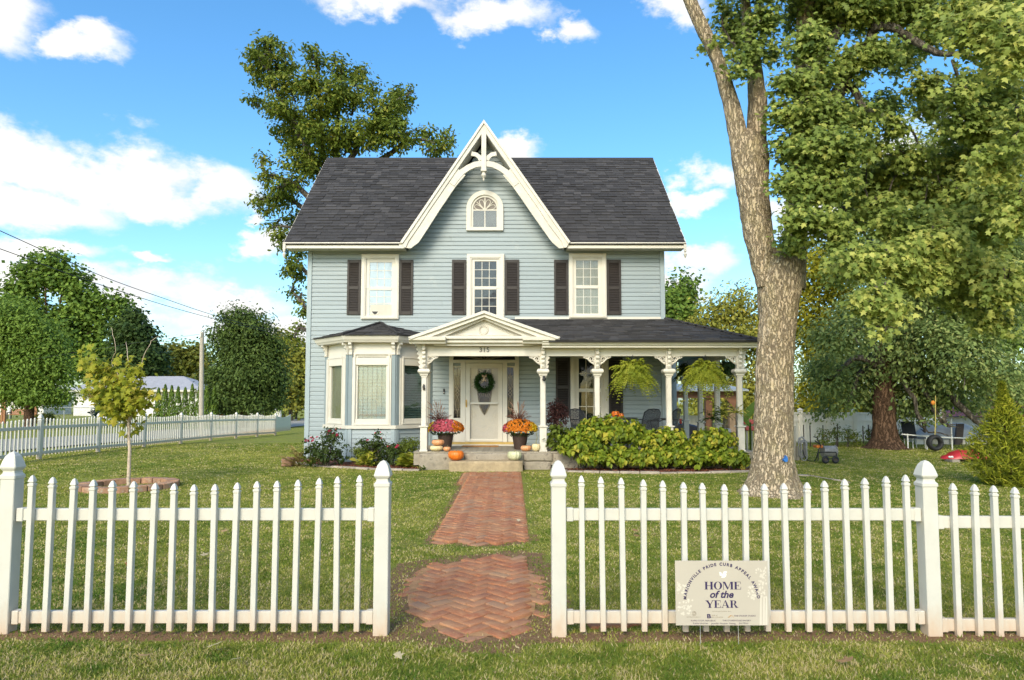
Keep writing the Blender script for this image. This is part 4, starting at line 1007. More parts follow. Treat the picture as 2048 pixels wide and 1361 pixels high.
def M_lawn():
    m, N, L, b = nodes_of('lawn')
    t1 = tex(N, L, 0.55, 5, 0.6); t2 = tex(N, L, 6, 6, 0.7); t3 = tex(N, L, 70, 4, 0.7, stretch=(1, 1, 1))
    c = ramp(N, L, t3.outputs['Fac'], [(0.25, (0.11, 0.14, 0.022)), (0.5, (0.24, 0.27, 0.042)), (0.72, (0.38, 0.35, 0.10))])
    c2 = ramp(N, L, t3.outputs['Fac'], [(0.3, (0.11, 0.08, 0.04)), (0.7, (0.30, 0.23, 0.12))])
    f = N.new('ShaderNodeMath'); f.operation = 'MULTIPLY'; L.new(maprange(N, L, t1.outputs['Fac'], .40, .68), f.inputs[0]); L.new(maprange(N, L, t2.outputs['Fac'], .38, .62), f.inputs[1])
    f2 = N.new('ShaderNodeMath'); f2.operation = 'MULTIPLY'; L.new(f.outputs[0], f2.inputs[0]); f2.inputs[1].default_value = 0.75
    c = mixc(N, L, f2.outputs[0], c, c2)
    # bare clay under the fence line and beside the walk
    at = N.new('ShaderNodeAttribute'); at.attribute_name = 'bare'
    a2 = N.new('ShaderNodeMath'); a2.operation = 'MULTIPLY_ADD'; L.new(t2.outputs['Fac'], a2.inputs[0]); a2.inputs[1].default_value = 1.0; L.new(at.outputs['Fac'], a2.inputs[2])
    soil = ramp(N, L, t3.outputs['Fac'], [(0.3, (0.17, 0.095, 0.048)), (0.7, (0.36, 0.225, 0.125))])
    c = mixc(N, L, maprange(N, L, a2.outputs[0], .85, 1.1), c, soil)
    L.new(c, b.inputs['Base Color']); b.inputs['Roughness'].default_value = 0.95; b.inputs['Specular IOR Level'].default_value = 0.1
    bump(N, L, b, t3.outputs['Fac'], 0.9, 0.03)
    return m
def bare(x, y):
    x = np.asarray(x, float); y = np.asarray(y, float)
    d = np.abs(y - 4.52); v = np.clip(1 - d / .19, 0, 1) * np.where((x > -3.6) & (x < 6), 1, 0)
    for poly, w in ((PATH_LO, .28), (PATH_UP, .13)):
        P_ = np.array(poly); c = P_.mean(0)
        big = (P_ - c) * (1 + w / np.maximum(np.abs(P_ - c).max(0), .3)) + c
        v = np.maximum(v, inpoly([tuple(q) for q in big], x, y) * .62)
    return v
ys = np.concatenate([np.arange(-6, 2, .8), np.arange(2, 9, .09), np.arange(9, 20, .3), np.arange(20, 60, 2.0), np.array([60, 70, 85, 100, 140, 200, 320, 600])])
xs = np.concatenate([np.array([-400, -150, -90, -60]), np.arange(-45, -8, 1.5), np.arange(-8, 9, .12), np.arange(9, 45, 1.5), np.array([46, 60, 90, 150, 400])])
XX, YY = np.meshgrid(xs, ys); ZZ = np.vectorize(gz)(XX, YY) + (fb(XX, YY, .8, 5) - .5) * .03 * (YY > 2)
nx, ny = len(xs), len(ys); V = np.stack([XX, YY, ZZ], -1).reshape(-1, 3)
fc = [(j * nx + i, j * nx + i + 1, (j + 1) * nx + i + 1, (j + 1) * nx + i) for j in range(ny - 1) for i in range(nx - 1)]
me = bpy.data.meshes.new('ground'); me.from_pydata([tuple(v) for v in V], [], fc); me.polygons.foreach_set('use_smooth', [True] * len(me.polygons))
a = me.attributes.new('bare', 'FLOAT', 'POINT'); a.data.foreach_set('value', bare(V[:, 0], V[:, 1]).astype(np.float32))
tag(link('ground', me, M_lawn()), kind='structure')
def gh(x, y): return gz(x, y) + float((fb(np.array([x]), np.array([y]), .8, 5)[0] - .5) * .03)

# grass blades
def M_grass():
    m, N, L, b = nodes_of('grass_blade')
    at = N.new('ShaderNodeAttribute'); at.attribute_name = 'tint'
    c = ramp(N, L, at.outputs['Fac'], [(0.0, (0.085, 0.155, 0.018)), (0.42, (0.235, 0.262, 0.038)), (0.7, (0.40, 0.385, 0.080)), (0.85, (0.50, 0.41, 0.18)), (1.0, (0.58, 0.47, 0.28))])
    L.new(c, b.inputs['Base Color']); b.inputs['Roughness'].default_value = 0.6; b.inputs['Specular IOR Level'].default_value = 0.2
    tr = N.new('ShaderNodeBsdfTranslucent'); L.new(c, tr.inputs[0]); mx = N.new('ShaderNodeMixShader'); mx.inputs[0].default_value = .3
    L.new(b.outputs[0], mx.inputs[1]); L.new(tr.outputs[0], mx.inputs[2]); L.new(mx.outputs[0], N['Material Output'].inputs[0])
    return m
m_grass = M_grass()
def blades(name, n, y0, y1, hmul=1.0):
    Y = np.exp(RNG.uniform(math.log(y0), math.log(y1), n)); X = RNG.uniform(-.98, .98, n) * Y
    dense = fb(X, Y, 1.7, 11)
    jx, jy = X + RNG.normal(0, .035, n), Y + RNG.normal(0, .05, n); k = ~inpoly(PATH_LO, jx, jy) & ~inpoly(PATH_UP, jx, jy) & ~inpoly(ZONE, X, Y) & (X > -13.5)
    bz = bare(X, Y); k &= RNG.random(n) > np.clip(bz * 1.1, 0, .80) ; k &= RNG.random(n) > np.clip((.42 - dense) * 2.2, 0, .7)
    # tufts creeping over the brick edges
    X, Y, dense = X[k], Y[k], dense[k]; m = len(X)
    Z = np.where(Y > 20, np.vectorize(gz)(X, Y), 0) + (fb(X, Y, .8, 5) - .5) * .03
    front = np.where(Y < 4.35, 1.25, 1.0)
    h = (.009 + .012 * RNG.random(m) + .010 * dense) * hmul * (0.9 + .012 * Y) * front; w = .00108 * Y + .0008
    ang = RNG.uniform(0, 2 * np.pi, m); lean = RNG.uniform(.2, 1.5, m); la = RNG.uniform(0, 2 * np.pi, m)
    dx, dy = np.cos(ang) * w, np.sin(ang) * w
    tx, ty = np.cos(la) * lean * h, np.sin(la) * lean * h
    A = np.stack([X - dx, Y - dy, Z - .004], -1); B = np.stack([X + dx, Y + dy, Z - .004], -1); C = np.stack([X + tx, Y + ty, Z + h * (1.1 - .42 * lean)], -1)
    V = np.stack([A, B, C], 1).reshape(-1, 3).astype(np.float32)
    patch = fb(X, Y, .5, 21); fine = fb(X, Y, 5.0, 31)
    tt = .30 + (patch - .5) * .8 + (fine - .5) * .7 + RNG.normal(size=m) * .12 + np.clip(Y - 9, 0, 8) * .014
    dry = RNG.random(m) < np.clip(.20 + (fine - .45) * 1.1 - np.clip(Y - 8, 0, 6) * .012, .06, .65); tt = np.where(dry, RNG.uniform(.72, 1, m), np.clip(tt, 0, .72))
    me = bpy.data.meshes.new(name); me.vertices.add(3 * m); me.vertices.foreach_set('co', V.reshape(-1))
    me.loops.add(3 * m); me.loops.foreach_set('vertex_index', np.arange(3 * m, dtype=np.int32))
    me.polygons.add(m); me.polygons.foreach_set('loop_start', np.arange(0, 3 * m, 3, dtype=np.int32))
    a = me.attributes.new('tint', 'FLOAT', 'POINT'); a.data.foreach_set('value', np.repeat(tt, 3).astype(np.float32))
    me.update(calc_edges=True); me.materials.append(m_grass)
    return tag(link(name, me), kind='stuff')
blades('grass', 820000, 2.5, 26)

# ------------------------------------------------------------------ brick walk in herringbone
m_brick = None
def M_brick():
    m, N, L, b = nodes_of('old_brick')
    oi = N.new('ShaderNodeObjectInfo'); at = N.new('ShaderNodeAttribute'); at.attribute_name = 'tint'
    ad = N.new('ShaderNodeMath'); ad.operation = 'ADD'; L.new(oi.outputs['Random'], ad.inputs[0]); L.new(at.outputs['Fac'], ad.inputs[1])
    fr = N.new('ShaderNodeMath'); fr.operation = 'FRACT'; L.new(ad.outputs[0], fr.inputs[0])
    c = ramp(N, L, fr.outputs[0], [(0.0, (0.28, 0.082, 0.038)), (0.25, (0.335, 0.105, 0.045)), (0.5, (0.27, 0.070, 0.042)), (0.7, (0.36, 0.135, 0.062)), (0.86, (0.24, 0.070, 0.046)), (0.97, (0.26, 0.17, 0.12))])
    t = tex(N, L, 16, 8, 0.7); c = mixc(N, L, maprange(N, L, t.outputs['Fac'], .34, .66, .2, .8), c, (0.44, 0.225, 0.12))
    t2 = tex(N, L, 45, 5, 0.7); c = mixc(N, L, maprange(N, L, t2.outputs['Fac'], .60, .72, 0, .5), c, (0.10, 0.05, 0.035))
    t4 = tex(N, L, 2.6, 5, 0.65); c = mixc(N, L, maprange(N, L, t4.outputs['Fac'], .46, .66, 0, .6), c, (0.42, 0.25, 0.14))
    L.new(c, b.inputs['Base Color']); b.inputs['Roughness'].default_value = 0.9; b.inputs['Specular IOR Level'].default_value = 0.2
    t3 = tex(N, L, 90, 5, 0.7); bump(N, L, b, t3.outputs['Fac'], 0.7, 0.006)
    return m
m_brick = M_brick()
walk = tag(bpy.data.objects.new('path', None), kind='structure'); COL.objects.link(walk); walk.location = (-.35, 8, 0)
BLN, BWD = .205, .102
def brick_mesh(i):
    q = MB(); j = random.Random(i); hx, hy = BLN / 2 - .003, BWD / 2 - .003
    q.hexa([(-hx, -hy, -.05), (hx, -hy, -.05), (hx, hy, -.05), (-hx, hy, -.05)] + [(sx * (hx - j.uniform(0, .006)), sy * (hy - j.uniform(0, .005)), j.uniform(-.003, .003)) for sx, sy in ((-1, -1), (1, -1), (1, 1), (-1, 1))])
    return q.mesh('brick', m_brick, bevel=.006, seg=2, smooth=True), q
bmeshes = [brick_mesh(i) for i in range(6)]
cells = []
for sect, poly, ang, org in ((0, PATH_LO, 45, (-.28, 5.4)), (1, PATH_UP, 45, (-.38, 7.4))):
    ca, sa = math.cos(R(ang)), math.sin(R(ang)); u = BWD
    for i in range(-80, 80):
        for j in range(-80, 80):
            k = (i - j) % 4
            # herringbone on a square lattice: horizontal starts where (i-j)%4==0, vertical where ==2... each covers two cells
            if k == 0: bx, by, br_ang = (i + 1) * u, (j + .5) * u, 0
            elif k == 3: bx, by, br_ang = (i + .5) * u, (j + 1.0) * u, 90
            else: continue
            x = org[0] + bx * ca - by * sa; y = org[1] + bx * sa + by * ca
            cq = np.array(poly).mean(0)
            if bool(inpoly(poly, np.array([cq[0] + (x - cq[0]) * (.985 if sect == 0 else 1.02)]), np.array([cq[1] + (y - cq[1]) * (.985 if sect == 0 else 1.0)]))[0]):
                ed = min(((Vector((x, y)) - (Vector(p0) + (Vector(p1) - Vector(p0)) * max(0, min(1, (Vector((x, y)) - Vector(p0)).dot(Vector(p1) - Vector(p0)) / max(1e-9, (Vector(p1) - Vector(p0)).length_squared))))).length) for p0, p1 in zip(poly, poly[1:] + poly[:1]))
                cells.append((y, x, br_ang + ang, ed, sect))
cells.sort()
Vr, Fr, Tr = [], [], []
for n, (y, x, a, ed, sect) in enumerate(cells):
    me, q = bmeshes[rb.randrange(6)]
    sink = max(0, 1 - ed / .13) * (.030 if sect == 0 else .018) * rb.uniform(.5, 1.25)
    heave = -sink + .005 * math.sin(x * 5 + y * 1.3) + .012 * (vnoise(x, y, 1.3, 77) - .5)
    z = .026 + float(heave) + rb.uniform(-.004, .004) + (float((fb(np.array([x]), np.array([y]), .8, 5)[0]) - .5) * .03)
    rot = (rb.gauss(0, .02), rb.gauss(0, .02), R(a) + rb.gauss(0, .022))
    if n < 300:
        o = link('brick', me, None, walk, loc=(x + rb.gauss(0, .002), y, z), rot=rot)
    else:
        Mx = Matrix.Translation((x, y, z)) @ Matrix.Rotation(rot[2], 4, 'Z') @ Matrix.Rotation(rot[0], 4, 'X'); k = len(Vr)
        Vr += [tuple(Mx @ Vector(v)) for v in q.v]; Fr += [tuple(i + k for i in f) for f in q.f]; Tr += [rb.random()] * len(q.v)
if Vr:
    me = bpy.data.meshes.new('brick_courses'); me.from_pydata(Vr, [], Fr); at = me.attributes.new('tint', 'FLOAT', 'POINT'); at.data.foreach_set('value', np.array(Tr, np.float32)); me.materials.append(m_brick)
    tag(link('brick_courses', me, None, walk), kind='stuff')
# sandy bedding between the bricks
m_bed = M('path_bedding', (0.36, 0.19, 0.085), 0.95, .3, 12, .6, 60)
bd = MB()
for poly in (PATH_LO, PATH_UP):
    bd.add([(x, y, .010 - .004) for x, y in poly], [tuple(range(len(poly)))])
# bedding follows the ground: fine triangulated sheet
bm = bmesh.new()
for poly in (PATH_LO, PATH_UP):
    cc = np.array(poly).mean(0); f = bm.faces.new([bm.verts.new((cc[0] + (x - cc[0]) * .94, cc[1] + (y - cc[1]) * .94, .002)) for x, y in poly])
bmesh.ops.triangulate(bm, faces=bm.faces[:])
for _ in range(3): bmesh.ops.subdivide_edges(bm, edges=bm.edges[:], cuts=1)
for v in bm.verts: v.co.z = .006 + float((fb(np.array([v.co.x]), np.array([v.co.y]), .8, 5)[0] - .5) * .03)
me = bpy.data.meshes.new('bedding'); bm.to_mesh(me); bm.free(); me.materials.append(m_bed); link('bedding', me, None, walk)

# flower beds: mulch and stone edging
m_mulch = M('red_mulch', (0.115, 0.040, 0.022), .95, .5, 40, .9, 50)
mu = MB()
for edge in (BED_L, BED_R):
    pts = [(x, y + .10, .02) for x, y in edge] + [(x, y + 2.2, .05) for x, y in edge[::-1]]
    n = len(edge)
    for i in range(n - 1):
        mu.add([(edge[i][0], edge[i][1] + .06, .018), (edge[i + 1][0], edge[i + 1][1] + .06, .018), (edge[i + 1][0], edge[i + 1][1] + 1.2, .05), (edge[i][0], edge[i][1] + 1.2, .05)], [(0, 1, 2, 3)])
tag(mu.build('flower_bed', m_mulch, None, fix=False), kind='structure')
chips = []; 
for edge in (BED_L, BED_R):
    for _ in range(1300):
        i = rb.randrange(len(edge) - 1); t = rb.random(); x = edge[i][0] * (1 - t) + edge[i + 1][0] * t; y = edge[i][1] * (1 - t) + edge[i + 1][1] * t + .07 + rb.random() ** 2 * .7
        chips.append((x, y, .035 + rb.random() * .02))
ch = np.array(chips); tag(cards('mulch', ch, RNG.uniform(.03, .08, len(ch)), RNG.normal(size=(len(ch), 3)) * .5 + np.array([0, 0, 1]), 'quad', RNG.random(len(ch)), M_leaf('mulch_chip', (.05, .016, .010), (.24, .085, .045), .9, 0), sx=RNG.uniform(.2, .4, len(ch))), kind='stuff')
edging = thing('bed_edging', 'low grey flat stones edging the mulch beds along the house front', 'edging', (0, 15, 0))
m_edge = M('edging_stone', (0.36, 0.30, 0.24), .9, .25, 8, .5, 40, rnd=.15)
for edge in (BED_L, BED_R):
    for i in range(len(edge) - 1):
        A, B = Vector(edge[i]), Vector(edge[i + 1]); n = max(1, int((B - A).length / .33))
        for k in range(n):
            p, q = A.lerp(B, k / n), A.lerp(B, (k + 1) / n); d = (q - p); nn = Vector((-d.y, d.x)).normalized(); w = rb.uniform(.05, .08); g = d.normalized() * .006; hz = rb.uniform(.03, .05)
            s = MB(); a, b_, c, e_ = p + g - nn * w, q - g - nn * w, q - g + nn * w, p + g + nn * w
            s.hexa([(v.x, v.y, -.03) for v in (a, b_, c, e_)] + [(v.x, v.y, hz) for v in (a, b_, c, e_)]); s.build('stone', m_edge, edging, bevel=.012, seg=2)
edge2 = MB(); e2 = gp([(1590, 952), (1620, 953), (1660, 960), (1700, 966)])
for i in range(3):
    p, q = e2[i], e2[i + 1]; s = MB(); s.hexa([(p[0], p[1] - .06, -.03), (q[0] - .02, q[1] - .06, -.03), (q[0] - .02, q[1] + .06, -.03), (p[0], p[1] + .06, -.03), (p[0], p[1] - .06, .03), (q[0] - .02, q[1] - .06, .03), (q[0] - .02, q[1] + .06, .03), (p[0], p[1] + .06, .03)]); s.build('stone', m_edge, edging, bevel=.01)
# street beyond the side fence
m_road = M('street_surface', (0.34, 0.31, 0.26), .9, .12, 2, .4, 60)
st = MB()
for i in range(26): 
    y0, y1 = -6 + i * 5, -6 + (i + 1) * 5; st.add([(-21.5, y0, gz(0, y0) + .05), (-15.2, y0, gz(0, y0) + .05), (-15.2, y1, gz(0, y1) + .05), (-21.5, y1, gz(0, y1) + .05)], [(0, 1, 2, 3)])
tag(st.build('street', m_road, None, fix=False), kind='structure')

# ------------------------------------------------------------------ picket fences
def M_vinyl():
    m, N, L, b = nodes_of('white_vinyl')
    g = N.new('ShaderNodeNewGeometry'); sp = N.new('ShaderNodeSeparateXYZ'); L.new(g.outputs['Position'], sp.inputs[0])
    t = tex(N, L, 7, 5, .65); t2 = tex(N, L, 30, 5, .7, stretch=(1, 1, .25))
    c = ramp(N, L, t.outputs['Fac'], [(.3, (.535, .512, .455)), (.7, (.595, .572, .51))])
    s = N.new('ShaderNodeMath'); s.operation = 'MULTIPLY_ADD'; L.new(t2.outputs['Fac'], s.inputs[0]); s.inputs[1].default_value = -.28; L.new(sp.outputs[2], s.inputs[2])
    f = maprange(N, L, s.outputs[0], -.15, .07, .55, 0.0); c = mixc(N, L, f, c, (.52, .30, .15))
    c = mixc(N, L, maprange(N, L, t2.outputs['Fac'], .66, .8, 0, .22), c, (.45, .38, .28))
    L.new(c, b.inputs['Base Color']); b.inputs['Roughness'].default_value = .38; b.inputs['Specular IOR Level'].default_value = .4
    return m
m_vinyl = M_vinyl()
def picket_mesh(h=1.0, w=.0172):
    q = MB(); q.sqlathe([(w, 0), (w, h - .073), (w + .0035, h - .069), (w + .0035, h - .056), (w - .004, h - .051), (w - .003, h - .047), (w + .003, h - .042), (w * .86, h - .022), (w * .45, h - .006), (.001, h)], ch=.14)
    return q.mesh('picket', m_vinyl)
def post_mesh_f(H=1.123, w=.0475):
    q = MB(); q.sqlathe([(w, -.05), (w, H - .172), (w + .005, H - .168), (w + .005, H - .150), (w * .86, H - .136), (w * .82, H - .122), (w + .003, H - .106), (w + .006, H - .097), (w * .93, H - .062), (w * .70, H - .03), (w * .36, H - .008), (.002, H)], ch=.09)
    return q.mesh('post', m_vinyl)
pk_me, po_me = picket_mesh(), post_mesh_f()
def rail_mesh(L_):
    q = MB(); q.box(0, L_, -.019, .019, -.039, .039); return q.mesh('rail', m_vinyl, bevel=.004)
cl_me = MB().box(0, .045, -.026, .026, -.044, .044).mesh('rail_bracket', m_vinyl, bevel=.004)
def fence_run(root, posts, np_, pick_side, zbase=gz, h_end=1.012, h_mid=.94, skip_post=()):
    for i, (x, y) in enumerate(posts):
        if i not in skip_post: link('post', po_me, None, root, loc=(x, y, zbase(x, y)), rot=(0, 0, math.atan2(posts[-1][1] - posts[0][1], posts[-1][0] - posts[0][0])))
    for (x0, y0), (x1, y1) in zip(posts, posts[1:]):
        A = Vector((x0, y0, zbase(x0, y0))); B = Vector((x1, y1, zbase(x1, y1))); d = B - A; L_ = d.length; a = math.atan2(d.y, d.x); pit = -math.asin(d.z / L_); u = d / L_; n = Vector((-u.y, u.x, 0)).normalized() * pick_side
        rm_ = rail_mesh(L_ - .10)
        for z in (.106, .768):
            r_ = link('rail', rm_, None, root, loc=A + u * .05 + Vector((0, 0, z)), rot=(0, pit, a))
            for o_ in (.052, L_ - .097): link('rail_bracket', cl_me, None, root, loc=A + u * o_ + Vector((0, 0, z)), rot=(0, pit, a))
        for k in range(np_):
            t = (k + 1) / (np_ + 1) * .985 + .0075; s = abs(2 * t - 1); hh = h_mid + (h_end - h_mid) * s ** 1.25
            p = A.lerp(B, t) + n * .037; link('picket', pk_me, None, root, loc=(p.x, p.y, p.z + .028 + rb.uniform(-.003, .003)), rot=(rb.gauss(0, .004), rb.gauss(0, .006), a + rb.gauss(0, .02)), scale=(1, 1, hh))
FY = 4.573
fxs = [P(x, 1080, FY).x for x in (19, 765, 1117, 1856, 2600)]
f1 = thing('picket_fence', 'white picket fence panel beside the walk, standing before the young yellow tree', 'fence', (fxs[0], FY, 0))
fence_run(f1, [(fxs[0], FY), (fxs[1], FY)], 17, -1)
[c for c in f1.children if c.name.startswith('post')][0].scale.z = 1.052
f2 = thing('picket_fence', 'white picket fence with the award sign leaning on it, before the big trunk', 'fence', (fxs[2], FY, 0))
fence_run(f2, [(fxs[2], FY), (fxs[3], FY)], 17, -1, zbase=lambda x, y: 0.0)
fence_run(f2, [(fxs[3], FY), (fxs[4], FY)], 17, -1, zbase=lambda x, y: -.05, skip_post=(0,))
f3 = thing('picket_fence', 'long white picket fence running away along the street side of the lawn', 'fence', (-12.4, 18, 0))
FX = -12.42; fy0 = -FX * F_PX / 939.0; sp = 2.56
def fz(x, y): return 1.508 - {0: 0}.get(0) - 0 if False else float(np.interp(y, [15, 18, 20.5, 23.05, 25.6, 28.2, 30.7, 33.3, 35.8, 38.5, 44], [.06, .07, .065, .02, .0, -.02, -.06, -.12, -.18, -.25, -.25]))
fence_run(f3, [(FX, fy0 + sp * k) for k in range(-1, 8)], 17, 1, zbase=fz)
# solid scalloped end panel
q = MB(); y0, y1 = fy0 + sp * 7, fy0 + sp * 8; zz = fz(FX, y0)
q.prism([(y0 + .06, zz + .12), (y1, zz + .12)] + [(y1 + (y0 + .06 - y1) * i / 12, zz + 1.0 - .14 * math.sin(math.pi * i / 12)) for i in range(13)], 'x', FX - .06, FX - .02); q.build('solid_panel', m_vinyl, f3)
# ------------------------------------------------------------------ trees
def M_bark(name, c1, c2, scale=6, lich=None):
    m, N, L, b = nodes_of(name)
    g = N.new('ShaderNodeNewGeometry'); wn = tex(N, L, scale * .8, 6, .7); ws = N.new('ShaderNodeVectorMath'); ws.operation = 'MULTIPLY_ADD'; L.new(wn.outputs['Color'], ws.inputs[0]); ws.inputs[1].default_value = (1.6 / scale,) * 3; L.new(g.outputs['Position'], ws.inputs[2])
    v = tex(N, L, scale * 2.1, vec=ws.outputs[0], stretch=(1, 1, .15), kind='vor'); v.feature = 'DISTANCE_TO_EDGE'
    n = tex(N, L, scale * 3, 9, .75, stretch=(1, 1, .22)); n2 = tex(N, L, scale * .35, 5, .6)
    c = ramp(N, L, n.outputs['Fac'], [(.30, c1), (.62, c2)])
    c = mixc(N, L, maprange(N, L, v.outputs['Distance'], .0, .14, .65, 0), c, sc(c1, .42))
    if lich: c = mixc(N, L, maprange(N, L, n2.outputs['Fac'], .48, .66, 0, .6), c, lich)
    L.new(c, b.inputs['Base Color']); b.inputs['Roughness'].default_value = .95; b.inputs['Specular IOR Level'].default_value = .15
    h = N.new('ShaderNodeMath'); h.operation = 'MULTIPLY_ADD'; L.new(maprange(N, L, v.outputs['Distance'], 0, .16), h.inputs[0]); h.inputs[1].default_value = 1.2; L.new(n.outputs['Fac'], h.inputs[2])
    bump(N, L, b, h.outputs[0], .9, .035)
    return m
m_bark = M_bark('maple_bark', (.40, .295, .185), (.66, .535, .375), 11, (.50, .405, .23))
m_bark2 = M_bark('brown_bark', (.085, .048, .030), (.20, .12, .075), 5)
m_bark3 = M_bark('grey_bark', (.10, .085, .07), (.22, .19, .15), 5)
m_young = M('young_bark', (.50, .40, .30), .8, .25, 30, .3, 60, grime=((.20, .15, .10), 25, .58))
L_MAPLE = M_leaf('maple_leaf', (0.075, 0.137, 0.036), (0.286, 0.351, 0.078), .45, .40, (0.546, 0.546, 0.143))
L_YOUNG = M_leaf('young_maple_leaf', (.13, .20, .025), (.34, .34, .03), .45, .4, (.50, .40, .06))
L_DARK = M_leaf('dark_tree_leaf', (0.030, 0.062, 0.020), (0.125, 0.180, 0.040), .5, .3)
L_MID = M_leaf('green_tree_leaf', (0.048, 0.108, 0.024), (0.205, 0.300, 0.048), .5, .3)
L_OLIVE = M_leaf('olive_tree_leaf', (0.090, 0.118, 0.025), (0.342, 0.332, 0.054), .5, .3, (0.540, 0.432, 0.090))
L_YEL = M_leaf('yellow_tree_leaf', (0.127, 0.149, 0.015), (0.446, 0.402, 0.033), .5, .35, (0.600, 0.475, 0.045))
L_BLUE = M_leaf('shade_tree_leaf', (0.048, 0.098, 0.039), (0.247, 0.322, 0.098), .5, .35, (0.437, 0.460, 0.161))
L_POP = M_leaf('pecan_leaf', (.045, .080, .016), (.190, .245, .034), .5, .35, (.32, .31, .05))
L_SAGE = M_leaf('sage_tree_leaf', (0.088, 0.132, 0.039), (0.319, 0.374, 0.094), .5, .38, (0.495, 0.473, 0.110))
L_CEDAR = M_leaf('cedar_spray', (0.069, 0.106, 0.013), (0.325, 0.350, 0.027), .6, .25, (0.500, 0.450, 0.062))
L_ARB = M_leaf('arborvitae_spray', (0.035, 0.086, 0.019), (0.163, 0.240, 0.031), .6, .2)

def satellites(lobes, k=3, lo=.25, hi=.45):
    out = []
    for c, r in lobes:
        for _ in range(k):
            d = RNG.normal(size=3); d /= np.linalg.norm(d); f = RNG.uniform(lo, hi); out.append((c + d * r * RNG.uniform(.85, 1.12), r * f))
    return out
def crown_tree(name, label, base, Y, lob, n, size, leaf, bark, tr, shape='quad', clump=.5, per=24, shell=.35, group=None, limbs=True, tint=(.05, .75), kr=.35):
    b = P(base, 800, Y); b.z = gz(0, Y)
    lobes = [lobe(*((l[0], l[1], l[5] if len(l) > 5 else Y) + tuple(l[2:5]))) for l in lob]
    lobes += satellites(lobes)
    root = thing(name, label, 'tree', b, group)
    C = [Vector(c) for c, r in lobes]; mean = sum(C, Vector()) / len(C)
    t = MB(); fork = Vector((b.x * .75 + mean.x * .25, b.y, b.z + (mean.z - b.z) * .45))
    t.tube([b - Vector((0, 0, .1)), b + Vector((0, 0, .25 * tr)), b + Vector((0, 0, tr * 1.6)), b.lerp(fork, .6), fork], [tr * 1.9, tr * 1.35, tr * 1.05, tr * .9, tr * .75], 10)
    t.build('trunk', bark, root, smooth=True, fix=False)
    if limbs:
        t = MB()
        for c, (cc, r) in list(zip(C, lobes))[:len(lob)]:
            m = fork.lerp(c, .5) + Vector((random.gauss(0, .2), random.gauss(0, .2), .12 * (c - fork).length))
            limb(t, [fork - Vector((0, 0, .3)), m, c], tr * .42, tr * .07, 6, tr * .08)
            for _ in range(3):
                e = c + Vector((random.uniform(-1, 1) * r[0], random.uniform(-1, 1) * r[1], random.uniform(-.3, 1) * r[2])) * .85
                limb(t, [m.lerp(c, random.uniform(.2, .9)), c.lerp(e, .5), e], tr * .14, tr * .03, 5, tr * .05)
        o = t.build('branches', bark, root, smooth='all', fix=False); o['kind'] = 'stuff'
    foliage('crown', lobes, n, size, leaf, root, shape, clump, per, shell, tint=tint)
    return root

# tree rising behind the house
POP = [(530, 88, 26, 20), (518, 116, 34, 20), (550, 130, 40, 28), (565, 100, 18, 15), (530, 163, 28, 26), (572, 173, 42, 32), (624, 106, 16, 16), (633, 128, 26, 22), (610, 163, 32, 26), (537, 214, 28, 16), (504, 203, 18, 6), (572, 226, 40, 20), (683, 140, 30, 26), (713, 156, 24, 20), (671, 190, 45, 36), (713, 197, 40, 34), (746, 181, 20, 22), (788, 195, 28, 24), (821, 186, 12, 16), (776, 228, 42, 28), (807, 214, 22, 20), (636, 212, 42, 36), (600, 262, 50, 34), (659, 280, 60, 36), (718, 273, 60, 34), (776, 272, 50, 34), (811, 270, 28, 28), (858, 274, 28, 26), (877, 298, 30, 18), (893, 276, 12, 12), (591, 308, 30, 36), (620, 330, 40, 40),
 (523, 318, 5, 14), (534, 352, 18, 16), (552, 377, 30, 18), (515, 402, 20, 10), (558, 399, 36, 22), (583, 371, 28, 28), (534, 423, 18, 8), (546, 454, 24, 8), (562, 473, 28, 12), (562, 494, 16, 8), (590, 439, 22, 24), (592, 510, 20, 14), (590, 535, 18, 13), (580, 547, 16, 9), (598, 556, 18, 13), (583, 584, 18, 11), (600, 598, 14, 11), (606, 625, 6, 10), (600, 655, 8, 9), (588, 680, 14, 10)]
b0 = P(668, 800, 30)
pt = thing('tree', 'tall loose-crowned dark green tree rising behind the house roof', 'tree', (b0.x, 30, -.2))
lobes = [lobe(x, y, 30 + random.uniform(-1.2, 1.2), rx, ry, PX(max(rx, 22), 30)) for x, y, rx, ry in POP]
t = MB(); fk = P(672, 330, 30); t.tube([(b0.x, 30, -.3), (b0.x, 30, .3), (b0.x, 30, 3), tuple(fk)], [.62, .48, .40, .30], 10); t.build('trunk', m_bark3, pt, smooth=True, fix=False)
t = MB()
mains = [[(665, 400), (610, 290), (570, 220), (540, 150), (532, 90)], [(668, 380), (640, 280), (640, 210), (632, 120)], [(672, 360), (676, 250), (686, 150)], [(676, 360), (730, 270), (770, 220), (800, 195)], [(676, 380), (760, 320), (830, 280), (880, 290)], [(664, 470), (610, 420), (560, 395), (516, 402)], [(664, 540), (620, 480), (580, 455), (546, 455)], [(664, 620), (625, 560), (595, 530), (585, 545)], [(664, 700), (625, 640), (600, 600), (588, 585)], [(660, 440), (590, 370), (535, 350), (523, 318)], [(664, 720), (630, 680), (600, 656), (586, 682)]]
for mpts in mains: limb(t, [P(x, y, 30 + random.uniform(-.4, .4)) for x, y in mpts], .17, .025, 6, .03)
for (c, r) in lobes:
    c = Vector(c); q = P(668 + (P(668, 300, 30).x * 0), 300, 30)
    for _ in range(2):
        e = c + Vector((random.uniform(-1, 1) * r[0], random.uniform(-.6, .6) * r[1], random.uniform(-.2, 1) * r[2])); s_ = c + (fk - c).normalized() * r[0] * .9
        limb(t, [s_, c, e], .05, .012, 5, .02)
